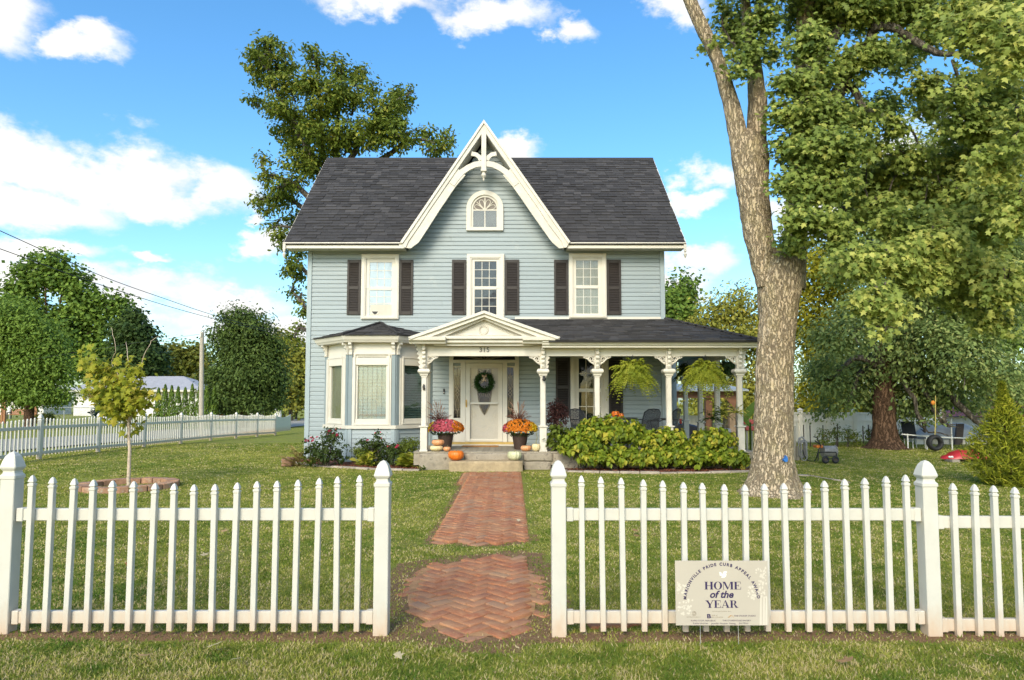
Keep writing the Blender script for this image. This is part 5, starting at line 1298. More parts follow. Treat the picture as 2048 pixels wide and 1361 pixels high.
t.build('branches', m_bark3, pt, smooth='all', fix=False)['kind'] = 'stuff'
foliage('crown', lobes + satellites(lobes, 2), 26000, .185, L_POP, pt, 'leaf', .17, 16, .15, tint=(.0, .95))

# trees beyond the street on the left
crown_tree('tree', 'tallest deep green tree at the left edge beyond the street', 95, 105, [(25, 590, 22, 38), (60, 562, 24, 42), (95, 537, 24, 38), (130, 547, 22, 36), (160, 592, 25, 46), (196, 640, 25, 55), (235, 607, 18, 22), (248, 642, 16, 36), (60, 650, 56, 56), (130, 680, 56, 64), (190, 720, 42, 46), (40, 720, 48, 48)], 30000, .60, L_MID, m_bark2, .6, clump=.85, tint=(.1, .95))
crown_tree('tree', 'broad green tree with low hanging boughs over the brown posts', 60, 44, [(18, 630, 36, 26), (58, 660, 42, 26), (100, 688, 28, 24), (20, 700, 48, 36), (75, 730, 46, 32), (118, 745, 20, 20), (30, 778, 52, 26), (88, 788, 42, 20), (-20, 680, 40, 60)], 34000, .22, L_MID, m_bark2, .30, 'leaf', clump=.42, tint=(.15, 1))
crown_tree('tree', 'round dark evergreen-looking tree behind the young yellow tree', 275, 97, [(270, 642, 18, 20), (270, 678, 36, 34), (275, 728, 52, 46), (278, 790, 58, 40)], 24000, .50, L_DARK, m_bark2, .5, clump=.7, tint=(0, .45))
crown_tree('tree', 'pale olive tree far off between two dark round trees', 365, 120, [(350, 730, 32, 38), (392, 718, 24, 30), (372, 770, 38, 34), (340, 780, 25, 30)], 9000, .6, L_OLIVE, m_bark3, .3, clump=1.0)
crown_tree('tree', 'large dense round dark green tree right of the utility pole', 490, 46, [(478, 638, 26, 20), (502, 658, 34, 26), (470, 690, 42, 38), (520, 700, 38, 38), (495, 745, 66, 46), (450, 770, 34, 40), (540, 760, 34, 45), (500, 800, 64, 22), (440, 805, 26, 18)], 44000, .22, L_DARK, m_bark2, .3, 'leaf', clump=.42, tint=(.05, 1.0))
crown_tree('tree', 'thin olive tree peeking past the left corner of the house', 582, 64, [(572, 728, 30, 40), (592, 780, 28, 40), (560, 690, 24, 26), (605, 740, 24, 50)], 9000, .36, L_OLIVE, m_bark3, .2, clump=.7)
for i, x in enumerate((317, 330, 343, 356, 370, 384, 399, 413, 428)):
    Yh = 43.5; h = PX(88 + (i * 7) % 9 - 4, Yh); b = P(x, 800, Yh); b.z = gz(0, Yh)
    root = thing('arborvitae', f"{('first','second','third','fourth','fifth','sixth','seventh','eighth','ninth')[8 - i]} narrow clipped arborvitae in the row, counted from the big round tree", 'shrub', b, 'arborvitae hedge row')
    q = MB(); q.tube([b, b + Vector((0, 0, h * .8))], [.05, .01], 6); q.build('trunk', m_bark2, root)
    n = 1500; tz = RNG.random(n) ** 1.25; r = .34 * (1 - tz) ** .75 + .04; an = RNG.uniform(0, 2 * np.pi, n); rr = r * RNG.uniform(.75, 1.05, n)
    pts = np.stack([b.x + rr * np.cos(an), b.y + rr * np.sin(an), b.z + .05 + tz * h * .97], -1)
    nr = np.stack([np.cos(an), np.sin(an), np.full(n, .35)], -1) + RNG.normal(size=(n, 3)) * .35
    cards('foliage', pts, RNG.uniform(.10, .2, n), nr, 'lance', np.clip(RNG.normal(.4, .25, n), 0, 1), L_ARB, root, along=np.tile([0, 0, 1.0], (n, 1)) + RNG.normal(size=(n, 3)) * .25, sx=np.full(n, 1.5))
# trees on the right
crown_tree('tree', 'small rounded green treetop just right of the house corner', 1352, 62, [(1355, 590, 30, 32), (1348, 628, 36, 30), (1372, 615, 22, 28), (1350, 670, 40, 40)], 8000, .36, L_MID, m_bark3, .2, clump=.6)
crown_tree('tree', 'airy yellow-olive tree above the porch roof', 1450, 42, [(1430, 628, 40, 38), (1478, 615, 36, 34), (1400, 660, 34, 30), (1500, 660, 40, 40), (1445, 680, 70, 34), (1520, 720, 40, 50), (1500, 780, 50, 50), (1400, 740, 50, 40), (1430, 800, 60, 40)], 16000, .24, L_OLIVE, m_bark3, .18, 'leaf', clump=.55, tint=(.2, .9))
crown_tree('tree', 'yellowing tree glowing behind the big trunk', 1655, 46, [(1640, 540, 45, 55), (1685, 610, 45, 55), (1640, 690, 45, 60), (1695, 730, 50, 60), (1650, 780, 60, 45), (1620, 830, 60, 26), (1700, 820, 70, 26), (1610, 620, 30, 60)], 26000, .26, L_YEL, m_bark3, .25, 'leaf', clump=.6, tint=(.05, .9))
crown_tree('tree', 'tall airy grey-green tree filling the background behind the shade tree', 1880, 36, [(1700, 420, 60, 50), (1790, 400, 70, 60), (1900, 380, 80, 60), (2000, 400, 70, 70), (1720, 520, 60, 60), (1840, 500, 80, 60), (1960, 520, 80, 70), (1800, 620, 90, 50), (1930, 640, 90, 60), (2050, 620, 50, 80), (1760, 320, 50, 40), (1880, 290, 60, 40), (1990, 300, 60, 50)], 24000, .24, L_SAGE, m_bark3, .25, 'leaf', clump=.5, tint=(.1, .95))
SHADE = [(1700, 660, 60, 50), (1775, 600, 80, 60), (1870, 590, 90, 70), (1960, 620, 80, 80), (1715, 750, 75, 55), (1820, 715, 90, 65), (1925, 720, 85, 75), (1800, 805, 75, 36), (1690, 815, 55, 32), (1890, 800, 75, 40), (1985, 770, 55, 80), (1760, 500, 70, 50), (1890, 470, 90, 60), (1990, 500, 70, 70), (1850, 860, 40, 16), (1890, 850, 30, 16), (1660, 760, 40, 40)]
sb = G(1768, 898); YS = sb.y
sh = thing('tree', 'wide dark blue-green shade tree with a thick reddish brown trunk on the back lawn', 'tree', sb)
lobes = [lobe(x, y, YS + random.uniform(-2.0, 1.5), rx, ry) for x, y, rx, ry in SHADE]
def trunk_mesh(rings, seg, rough, freq, flare_lobes=0, seed=0, flame=0.0):
    """rings: (centre, radius); bark relief is real geometry"""
    V = []; F = []; m = len(rings); off = Vector((seed * 7.3, seed * 3.1, 0))
    for i, (c, r) in enumerate(rings):
        c = Vector(c)
        for k in range(seg):
            a = 2 * math.pi * k / seg; d = Vector((math.cos(a), math.sin(a), 0)); s = c + d * r
            n1 = mnoise.noise(Vector((s.x * freq, s.y * freq, s.z * freq * .22)) + off); n2 = mnoise.noise(Vector((s.x * freq * 2.7, s.y * freq * 2.7, s.z * freq * .8)) + off)
            rel = (1 - abs(n1) * 2.4) * -.55 + n2 * .45
            low = mnoise.noise(Vector((math.cos(a) * 1.1, math.sin(a) * 1.1, c.z * .6)) + off) * .09 * r * 2
            fl = flame * max(0, 1 - i / (m * .22)) ** 2 * (.5 + .5 * math.cos(a * flare_lobes + seed)) * r if flare_lobes else 0
            V.append(tuple(c + d * (r + rel * rough + low + fl)))
    F = [(i * seg + k, i * seg + (k + 1) % seg, (i + 1) * seg + (k + 1) % seg, (i + 1) * seg + k) for i in range(m - 1) for k in range(seg)]
    F += [tuple((m - 1) * seg + k for k in range(seg))]
    mb = MB(); mb.v = V; mb.f = F; return mb
def rings_px(rows, Y, n, y_off=None):
    """rows: (py, px left edge, px right edge) from the ground up"""
    pys = [r[0] for r in rows]; out = []
    for i in range(n):
        y = pys[0] + (pys[-1] - pys[0]) * i / (n - 1)
        a = np.interp(-y, [-p for p in pys], [r[1] for r in rows]); b = np.interp(-y, [-p for p in pys], [r[2] for r in rows])
        yy = Y + (np.interp(-y, [-p for p in pys], y_off) if y_off else 0)
        p, q = P(a, y, yy), P(b, y, yy); out.append(((p + q) / 2, (q.x - p.x) / 2))
    return out
trunk_mesh(rings_px([(903, 1722, 1818), (893, 1736, 1800), (878, 1744, 1794), (850, 1746, 1790), (800, 1748, 1788), (740, 1752, 1786), (690, 1756, 1782)], YS, 60), 48, .03, 9, 5, 2, .25).build('trunk', m_bark2, sh, smooth='all', fix=False)
t = MB(); fk = P(1768, 720, YS)
for (c, r) in lobes:
    c = Vector(c); m = fk.lerp(c, .5) + Vector((0, 0, .4)); limb(t, [fk - Vector((0, 0, .4)), m, c], .16, .03, 6, .04)
    for _ in range(3):
        e = c + Vector((random.uniform(-1, 1) * r[0], random.uniform(-1, 1) * r[1], random.uniform(-.8, .6) * r[2])); limb(t, [m.lerp(c, .6), c, e], .05, .01, 5, .03)
limb(t, [P(1900, 790, YS - 1), P(1950, 842, YS - 1.5), P(2010, 880, YS - 1.5)], .12, .05, 7, .03)
t.build('branches', m_bark3, sh, smooth='all', fix=False)
foliage('crown', lobes + satellites(lobes, 3), 60000, .135, L_BLUE, sh, 'leaf', .24, 20, .3, tint=(.0, .95), keep=lambda p: p[:, 2] > .98 + .28 * np.sin(p[:, 0] * 2.3) + RNG.random(len(p)) * .25)
crown_tree('tree', 'slender tree standing at the right edge behind the golden cedar', 2022, 33, [(2010, 560, 55, 70), (2045, 470, 50, 80), (2000, 660, 50, 60), (2050, 620, 40, 90), (2060, 780, 40, 60)], 15000, .22, L_MID, m_bark3, .16, 'leaf', clump=.4)

# ------------------------------------------------------------------ the big maple in the front yard
mbp = G(1550, 988); MY = mbp.y
mt = thing('maple_tree', 'huge old maple with flaking pale bark and forked trunk right of the porch', 'tree', mbp)
tr_lo = [(1000, 1468, 1622), (990, 1480, 1610), (975, 1493, 1599), (950, 1502, 1590), (900, 1510, 1585), (850, 1512, 1585), (750, 1515, 1586), (690, 1517, 1590), (640, 1520, 1594), (600, 1517, 1600), (560, 1514, 1607), (535, 1514, 1608), (515, 1522, 1598), (500, 1538, 1582), (494, 1554, 1566)]
trunk_mesh(rings_px(tr_lo, MY, 190), 128, .026, 13, 5, 1, .26).build('trunk', m_bark, mt, smooth='all', fix=False)
st_l = [(575, 1515, 1570), (540, 1506, 1556), (510, 1500, 1552), (480, 1493, 1549), (430, 1483, 1541), (370, 1473, 1535), (320, 1464, 1533), (290, 1461, 1530), (272, 1468, 1520), (262, 1482, 1508), (258, 1492, 1498)]
trunk_mesh(rings_px(st_l, MY - .05, 100), 88, .021, 14, 0, 3).build('stem', m_bark, mt, smooth='all', fix=False)
st_r = [(580, 1552, 1608), (540, 1560, 1611), (500, 1566, 1613), (440, 1572, 1615), (360, 1578, 1618), (250, 1584, 1620), (120, 1592, 1626), (0, 1597, 1629), (-90, 1600, 1628)]
trunk_mesh(rings_px(st_r, MY + .12, 110), 72, .018, 14, 0, 4).build('stem', m_bark, mt, smooth='all', fix=False)
for nm, rows, yo, sd in (('stem', [(340, 1470, 1510), (300, 1462, 1500), (250, 1453, 1492), (206, 1445, 1480), (123, 1424, 1451), (62, 1393, 1422), (0, 1366, 1392), (-80, 1335, 1358)], -.08, 5), ('stem', [(340, 1490, 1532), (300, 1492, 1533), (206, 1497, 1535), (123, 1493, 1521), (62, 1484, 1506), (0, 1482, 1500), (-80, 1480, 1494)], .05, 6)):
    trunk_mesh(rings_px(rows, MY + yo, 60), 48, .014, 13, 0, sd).build(nm, m_bark, mt, smooth='all', fix=False)
t = MB()
BR = [([(1606, 230), (1640, 180), (1690, 120), (1740, 85), (1748, 40), (1790, -20)], .13, .05), ([(1612, 300), (1650, 215), (1700, 150), (1745, 85)], .12, .06), ([(1610, 330), (1690, 175), (1727, 215), (1775, 235), (1825, 263)], .09, .025),
      ([(1745, 55), (1782, 55), (1835, 85), (1880, 107), (1928, 107), (1970, 138)], .085, .03), ([(1615, 180), (1660, 90), (1700, 20), (1730, -60)], .12, .05), ([(1970, 138), (2010, 190), (2040, 260)], .035, .012), ([(1928, 107), (1990, 80), (2050, 60)], .035, .015),
      ([(1813, 330), (1785, 365), (1778, 430), (1790, 500)], .018, .008), ([(1730, 380), (1745, 440), (1735, 520), (1728, 560)], .015, .006), ([(1855, 370), (1850, 430), (1870, 470)], .018, .008), ([(1825, 263), (1860, 330), (1900, 400)], .02, .008), ([(1727, 215), (1735, 290), (1730, 380)], .02, .008),
      ([(1480, 110), (1455, 70), (1440, 30)], .03, .012), ([(1505, 100), (1530, 60), (1545, 20)], .03, .012), ([(1612, 420), (1650, 400), (1700, 430), (1760, 520)], .04, .012), ([(1905, 120), (1930, 200), (1945, 300), (1950, 400)], .03, .01)]
for pts, r0, r1 in BR:
    t = MB(); limb(t, [P(x, y, MY + .2 - .6 * max(0, x - 1640) / 400 + random.uniform(-.1, .1)) for x, y in pts], r0, r1, 8, .012); t.build('branch', m_bark3, mt, smooth='all', fix=False)
t = MB()
MAP = [(1455, 22, 32, 26), (1476, 62, 45, 32), (1505, 95, 42, 38), (1480, 134, 32, 24), (1525, 37, 42, 36), (1546, 107, 12, 14), (1428, 90, 14, 12),
 (1628, 20, 75, 36), (1620, 90, 50, 38), (1710, 20, 85, 38), (1575, 165, 36, 28), (1628, 165, 50, 40), (1575, 230, 42, 36), (1635, 232, 62, 44), (1597, 296, 52, 36), (1670, 300, 75, 44), (1597, 370, 48, 40), (1662, 372, 64, 40), (1592, 436, 40, 30), (1640, 444, 56, 28), (1590, 486, 34, 14), (1725, 372, 62, 40), (1743, 300, 40, 26), (1751, 110, 50, 34), (1813, 15, 80, 34), (1860, 70, 56, 32), (1916, 30, 76, 40), (1957, 170, 60, 36), (1998, 30, 70, 44), (2019, 115, 50, 50), (1854, 172, 46, 28), (1925, 190, 44, 34), (1998, 190, 60, 44), (1930, 255, 60, 36), (1998, 250, 64, 46), (1895, 320, 58, 34), (1978, 325, 70, 42), (1813, 318, 42, 30), (1772, 355, 52, 34), (1854, 378, 60, 38), (1937, 396, 70, 42), (2010, 396, 56, 52), (1751, 415, 52, 30), (1813, 448, 60, 34), (1895, 450, 62, 34), (1978, 458, 70, 42), (1700, 130, 40, 40), (1790, 250, 30, 20), (1720, 240, 36, 34),
 (1722, 526, 52, 34, 9.6), (1780, 520, 52, 30, 9.6), (1762, 595, 40, 34, 9.4), (1790, 622, 34, 26, 9.4), (1837, 556, 48, 30, 9.8), (1768, 655, 20, 14, 9.4), (1730, 612, 26, 22, 9.5), (1894, 540, 46, 30, 10), (1850, 500, 60, 30, 9.8), (1960, 540, 60, 36, 10), (1680, 480, 40, 30, 10.4),
 (1960, 60, 70, 50, 8.2), (2030, 90, 60, 70, 7.8), (2040, 250, 40, 60, 8.2), (1990, 330, 50, 50, 8.6), (2030, 420, 40, 50, 8.6), (1930, 590, 50, 36, 10.4), (2010, 570, 50, 50, 9.6), (1800, 110, 45, 40, 13), (1870, 205, 45, 36, 13), (1770, 215, 40, 36, 13), (1880, 480, 60, 30, 9.8), (1680, 545, 30, 24, 10), (1990, 640, 40, 40, 10), (1560, -60, 120, 40), (1700, -60, 120, 40, 11.5), (1850, -60, 120, 40), (1990, -50, 100, 40), (1640, 60, 40, 40, 12.6), (1690, 230, 40, 40, 12.5), (1640, 330, 40, 40, 12.3), (1700, 440, 50, 30, 12.3)]
lobes = []
for l in MAP:
    Yl = l[4] if len(l) > 4 else MY + random.uniform(-.9, .8) - (.9 if l[0] > 1900 else 0)
    if 1560 < l[0] < 1680 and len(l) == 4 and 60 < l[1] < 500: Yl = MY - .75 + random.uniform(-.25, .25)
    lobes.append(lobe(l[0], l[1], Yl, l[2], l[3], PX(max(l[2] * .8, 25), Yl)))
for (c, r) in lobes:      # twigs
    c = Vector(c)
    for _ in range(3):
        e = c + Vector((random.uniform(-1, 1) * r[0], random.uniform(-1, 1) * r[1], random.uniform(-1, .6) * r[2])); s_ = c + Vector((random.uniform(-.6, .2) * r[0], random.uniform(-.5, .5) * r[1], random.uniform(.2, 1) * r[2]))
        limb(t, [s_, c, e], .014, .004, 5, .015, 4)
t.build('twigs', m_bark3, mt, smooth='all', fix=False)['kind'] = 'stuff'
NM = 84000
pts, out, ct = crown_points(lobes, NM, .10, 16, .1, .02)
nrm = out * .35 + np.array([0, -.55, .75]) + RNG.normal(size=(NM, 3)) * .5
tint = np.clip(.05 + .5 * ct + .3 * RNG.random(NM) + .16 * np.clip((pts[:, 0] - 5.2) / 3, 0, 1) + .16 * (pts[:, 1] < 10.0), 0, 1)
tint = np.where(RNG.random(NM) < .03, 1.0, tint)
along = np.stack([RNG.normal(size=NM) * .6, RNG.normal(size=NM) * .5 - .3, -np.ones(NM)], -1)
size = RNG.uniform(.068, .118, NM)
# the nearest leaves one by one, the mass as one part
near = np.argsort(pts[:, 1] + (np.abs(pts[:, 0] / pts[:, 1]) > .76) * 50 + (pts[:, 2] / pts[:, 1] > .62) * 50)[:280]
rest = np.setdiff1d(np.arange(NM), near)
cards('foliage', pts[rest], size[rest], nrm[rest], 'maple', tint[rest], L_MAPLE, mt, along=along[rest], kind='stuff')
def leaf_objects(name, shape, pts, size, nrm, along, tints, mat, parent):
    tv, tf = TPL[shape]; mes = []
    for tt in (.2, .4, .6, .8):
        q = MB(); q.v = list(tv); q.f = list(tf); mes.append(q.mesh(name, mat, fix=False, tint=tt))
    x, y, z = frames(nrm, along)
    for i in range(len(pts)):
        o = link(name, mes[min(3, int(tints[i] * 4))], None, parent); s = size[i]
        o.matrix_basis = Matrix(((x[i][0] * s, y[i][0] * s, z[i][0] * s, pts[i][0]), (x[i][1] * s, y[i][1] * s, z[i][1] * s, pts[i][1]), (x[i][2] * s, y[i][2] * s, z[i][2] * s, pts[i][2]), (0, 0, 0, 1)))
leaf_objects('leaf', 'maple', pts[near], size[near], nrm[near], along[near], tint[near], L_MAPLE, mt)

# young yellow maple in its brick ring
yb = G(257, 976); YY_ = yb.y
ym = thing('young_tree', 'young maple with yellow-green leaves and a thin pale stem in a ring of blocks', 'tree', yb)
t = MB(); limb(t, [yb - Vector((0, 0, .05)), P(258, 940, YY_), P(259, 900, YY_), P(258, 870, YY_), P(258, 835, YY_)], .034, .024, 10, .004)
t.build('trunk', m_young, ym, smooth=True)
for pts_, r in (([(258, 850), (252, 828), (240, 800), (224, 770), (205, 740), (186, 706)], .016), ([(258, 860), (246, 836), (232, 815), (210, 790)], .012), ([(258, 840), (259, 800), (258, 760), (256, 720), (252, 684)], .018), ([(259, 850), (268, 826), (275, 800), (281, 768), (286, 719), (304, 683), (325, 670)], .013), ([(259, 845), (270, 815), (290, 795), (313, 790)], .012), ([(256, 780), (238, 752), (224, 729), (231, 698), (222, 655)], .010), ([(258, 790), (266, 760), (270, 740)], .010), ([(258, 865), (270, 850), (276, 840)], .008), ([(240, 800), (215, 785), (195, 782)], .008)):
    t = MB(); limb(t, [P(x, y, YY_ + random.uniform(-.15, .15)) for x, y in pts_], r, .003, 6, .006); t.build('branch', m_young, ym, smooth='all')
YL = [(182, 700, 14, 9), (188, 732, 22, 16), (206, 745, 26, 20), (224, 763, 36, 26), (198, 783, 26, 12), (237, 788, 40, 24), (258, 722, 12, 10), (270, 745, 20, 16), (263, 770, 24, 18), (299, 781, 15, 12), (314, 793, 11, 8), (276, 804, 30, 14), (232, 814, 30, 14), (258, 819, 30, 12), (237, 835, 16, 6), (263, 862, 12, 9), (253, 685, 7, 4), (288, 800, 24, 12), (215, 805, 18, 10)]
lobes = [lobe(x, y, YY_ + random.uniform(-.2, .2), rx, ry) for x, y, rx, ry in YL]
pts, out, ct = crown_points(lobes, 1350, .095, 4, .1, .02)
m = len(pts); nrm = out * .3 + np.array([0, -.6, .7]) + RNG.normal(size=(m, 3)) * .5; along = out * .5 + np.stack([RNG.normal(size=m) * .4, RNG.normal(size=m) * .4, -np.ones(m) * .8], -1)
tint = np.clip(.1 + .6 * ct + .3 * RNG.random(m), 0, 1); size = RNG.uniform(.08, .15, m); od = np.argsort(pts[:, 1])
leaf_objects('leaf', 'maple', pts[od[:260]], size[od[:260]], nrm[od[:260]], along[od[:260]], tint[od[:260]], L_YOUNG, ym)
r_ = od[260:]; cards('foliage', pts[r_], size[r_], nrm[r_], 'maple', tint[r_], L_YOUNG, ym, along=along[r_], kind='stuff')
ring = thing('tree_ring', 'low ring of reddish retaining blocks around the young yellow tree', 'edging', yb)
m_blk = M('retaining_block', (.36, .20, .12), .95, .25, 12, .7, 50, rnd=.2, grime=((.40, .32, .24), 8, .55))
RR_ = .80
for k in range(18):
    a0, a1 = 2 * math.pi * k / 18 + .012, 2 * math.pi * (k + 1) / 18 - .012; q = MB(); pl = [(yb.x + r * math.cos(a), yb.y + r * math.sin(a)) for r, a in ((RR_ - .2, a0), (RR_, a0), (RR_ + .015, (a0 + a1) / 2), (RR_, a1), (RR_ - .2, a1))]
    q.prism(pl, 'z', -.03, .10 + rb.uniform(-.008, .008)); q.build('block', m_blk, ring, bevel=.01, seg=2)

# golden cedar at the right edge
cb_ = G(2020, 972); cy_ = cb_.y
cd = thing('cedar_shrub', 'bushy golden-green cedar at the right edge of the lawn', 'shrub', cb_)
t = MB(); topc = P(2003, 768, cy_); limb(t, [cb_, cb_.lerp(topc, .5), topc], .05, .006, 7, .01); t.build('trunk', m_bark2, cd)
n = 9500; tz = RNG.random(n) ** 1.35; H = topc.z - cb_.z; an = RNG.uniform(0, 2 * np.pi, n)
prof = np.interp(tz, [0, .08, .25, .5, .75, .9, 1], [.40, .54, .58, .42, .13, .05, .01]); lump = 1 + .48 * np.sin(an * 4 + tz * 13) * np.sin(tz * 19 + an * 3)
rr = .86 * prof * lump * (1.12 - .7 * RNG.random(n) ** 1.6)
pts = np.stack([cb_.x + (topc.x - cb_.x) * tz + rr * np.cos(an), cb_.y + rr * np.sin(an), cb_.z + .03 + tz * H], -1)
outd = np.stack([np.cos(an), np.sin(an), np.full(n, .7)], -1)
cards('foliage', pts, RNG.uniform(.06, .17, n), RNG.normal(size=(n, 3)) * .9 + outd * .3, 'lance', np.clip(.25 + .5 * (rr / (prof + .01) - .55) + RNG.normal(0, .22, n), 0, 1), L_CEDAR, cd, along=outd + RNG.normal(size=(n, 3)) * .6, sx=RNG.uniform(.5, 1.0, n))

PT, AL, SZ = [], [], []
for _ in range(110):
    t_ = random.uniform(.02, .8); a_ = random.uniform(0, 2 * math.pi); r_0 = .8 * float(np.interp(t_, [0, .08, .25, .5, .75, .9, 1], [.40, .54, .58, .42, .13, .05, .01])); d_ = np.array([math.cos(a_), math.sin(a_), random.uniform(.3, 1.4)]); d_ /= np.linalg.norm(d_); p_ = np.array([cb_.x + (topc.x - cb_.x) * t_ + r_0 * math.cos(a_), cb_.y + r_0 * math.sin(a_), cb_.z + t_ * H])
    for j in range(14):
        q_ = p_ + d_ * j * .016; PT.append(q_); AL.append(d_ + RNG.normal(size=3) * .55); SZ.append(.10 * (1 - j / 18))
PT, AL, SZ = np.array(PT), np.array(AL), np.array(SZ); cards('shoots', PT, SZ, np.cross(AL, RNG.normal(size=AL.shape)), 'lance', RNG.uniform(.3, 1, len(PT)), L_CEDAR, cd, along=AL, sx=np.full(len(PT), .9)).name = 'foliage'
# ------------------------------------------------------------------ yellow-green bushes before the porch
L_BUSH = M_leaf('bush_leaf', (.028, .070, .007), (.225, .285, .024), .42, .3, (.46, .40, .05))  # dark tone deepened to stand in for shade between the leaves
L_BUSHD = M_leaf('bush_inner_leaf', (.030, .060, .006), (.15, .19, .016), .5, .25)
def bush(label, lobs, n, nleaf, Y, size):
    lobes = [lobe(x, y, Y + dy, rx, ry, PX(rx * .62, Y)) for x, y, rx, ry, dy in lobs]; c = lobes[0][0]
    root = thing('bush', label, 'bush', (c[0], c[1], .03), 'yellow-green bushes along the porch')
    t = MB()
    for cc, r in lobes:
        for _ in range(6): limb(t, [(cc[0] + random.uniform(-.15, .15), cc[1] + .05, .0), (cc[0], cc[1], cc[2] * .6), Vector(cc) + Vector((random.uniform(-.7, .7) * r[0], random.uniform(-.5, .5) * r[1], random.uniform(-.2, .8) * r[2]))], .014, .004, 5, .01)
    t.build('stems', m_bark3, root, smooth='all').name = 'twigs'
    # whorls of leaves at shoot tips over the surface
    P_, N_, A_, S_, T_ = [], [], [], [], []
    vol = np.array([r[0] * r[2] for cc, r in lobes]); vol /= vol.sum()
    for _ in range(n // 7):
        cc, r = lobes[RNG.choice(len(lobes), p=vol)]; d = RNG.normal(size=3); d[1] = -abs(d[1]) if RNG.random() < .75 else d[1]; d[2] = d[2] if d[2] > -.25 else -d[2]; d /= np.linalg.norm(d)
        p = cc + d * r * RNG.uniform(.72, 1.05); ct = RNG.random()
        ax = d * .7 + np.array([0, -.25, .8]); ax /= np.linalg.norm(ax)
        for k in range(7):
            o = RNG.normal(size=3); o -= ax * o.dot(ax); o /= np.linalg.norm(o); al = o * .9 + np.array([0, 0, -.45]); s_ = size * RNG.uniform(.6, 1.15)
            P_.append(p + o * s_ * .5 + RNG.normal(size=3) * .012 - ax * .02 * k); N_.append(ax + o * .45 + RNG.normal(size=3) * .2); A_.append(al); S_.append(s_); T_.append(np.clip(-.05 + .75 * ct + .35 * RNG.random(), 0, 1))
    P_, N_, A_, S_, T_ = map(np.array, (P_, N_, A_, S_, T_))
    k = P_[:, 2] > .05; P_, N_, A_, S_, T_ = P_[k], N_[k], A_[k], S_[k], T_[k]
    od = np.argsort(P_[:, 1] + RNG.random(len(P_)) * .25); a, b = od[:nleaf], od[nleaf:]
    leaf_objects('leaf', 'heart', P_[a], S_[a], N_[a], A_[a], T_[a], L_BUSH, root)
    cards('foliage', P_[b], S_[b], N_[b], 'heart', T_[b], L_BUSH, root, along=A_[b], kind='stuff')
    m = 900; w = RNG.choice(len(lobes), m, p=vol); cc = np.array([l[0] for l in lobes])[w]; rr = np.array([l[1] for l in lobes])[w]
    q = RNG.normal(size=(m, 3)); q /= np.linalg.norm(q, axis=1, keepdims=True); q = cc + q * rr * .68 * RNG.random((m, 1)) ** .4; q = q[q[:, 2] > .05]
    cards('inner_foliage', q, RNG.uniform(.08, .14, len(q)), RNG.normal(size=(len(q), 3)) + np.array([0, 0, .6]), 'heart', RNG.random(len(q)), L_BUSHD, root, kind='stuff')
BYY = 15.02
bush('biggest yellow-green bush, heaped under the porch chairs', [(1205, 872, 64, 40, .25), (1158, 896, 46, 38, .1), (1245, 870, 52, 34, .25), (1225, 915, 70, 26, 0), (1180, 860, 30, 20, .3)], 3800, 290, BYY, .102)
bush('middle yellow-green bush between the heaped bush and the corner post', [(1335, 886, 48, 32, .2), (1310, 915, 42, 26, .05), (1355, 915, 44, 26, .05), (1290, 882, 30, 24, .25)], 2500, 280, BYY, .100)
bush('yellow-green bush nearest the big maple trunk', [(1425, 887, 52, 34, .2), (1400, 918, 50, 24, .0), (1455, 918, 44, 24, .05), (1480, 925, 24, 18, .1)], 2600, 280, BYY, .100)

# ------------------------------------------------------------------ bay bed
L_HOSTA = M_leaf('hosta_leaf', (.10, .16, .016), (.40, .40, .045), .45, .3, (.44, .36, .10))
L_ROSE = M_leaf('rose_leaf', (.020, .045, .012), (.075, .105, .025), .5, .3)
L_DRY = M_leaf('withered_leaf', (.12, .10, .02), (.38, .27, .10), .7, .25)
L_FERNY = M_leaf('soft_green_leaf', (.04, .075, .010), (.17, .21, .028), .5, .3)
def rosette(name, label, px, py, Y, n, ln, wid, mat, cat='plant', shape='heart', up=.55, group=None, tint=(.1, .95)):
    b = P(px, py, Y); b.z = gh(b.x, b.y) + .02; root = thing(name, label, cat, b, group)
    an = RNG.uniform(0, 2 * np.pi, n); e = RNG.uniform(.1, 1.25, n); l = ln * RNG.uniform(.6, 1.1, n); st = l * RNG.uniform(.35, .95, n)
    d = np.stack([np.cos(an) * np.cos(e), np.sin(an) * np.cos(e), np.sin(e) * up / .55], -1)
    pts = np.array(b) + d * st[:, None]
    al = np.stack([np.cos(an), np.sin(an), np.sin(e) * .5 - .35], -1); nr = np.stack([-np.cos(an) * .45, -np.sin(an) * .45 - .25, np.ones(n) * .8], -1) + RNG.normal(size=(n, 3)) * .15
    t = MB()
    for i in range(0, n, 2): t.tube([b, b.lerp(Vector(pts[i]), .6) + Vector((0, 0, .02)), Vector(pts[i])], .004, 4)
    t.build('stalks', mat, root, fix=False).name = 'stalk_tuft'
    tt = np.clip(RNG.uniform(*tint, n), 0, 1); L_ = l * .52
    if wid == 1: leaf_objects('leaf', shape, pts, L_, nr, al, tt, mat, root)
    else: cards('foliage', pts, L_, nr, shape, tt, mat, root, along=al, sx=L_ * 0 + wid)
    return root
rosette('hosta', 'yellowing hosta in the middle of the bay bed, leaves arching outward', 735, 926, 16.0, 120, .40, 1, L_HOSTA, shape='leaf')
rosette('hosta', 'big-leaved hosta with green and golden leaves beside the porch stones', 818, 930, 15.75, 110, .42, 1, L_HOSTA, tint=(0, .95))
rosette('iris_clump', 'fading strap-leaved clump at the left end of the bay bed', 598, 926, 16.0, 70, .46, 1, L_DRY, shape='lance', up=.7, tint=(0, .8))
rosette('iris_clump', 'green strap leaves in front of the rose bush', 622, 928, 15.9, 60, .42, 1, L_FERNY, shape='lance', up=.7)
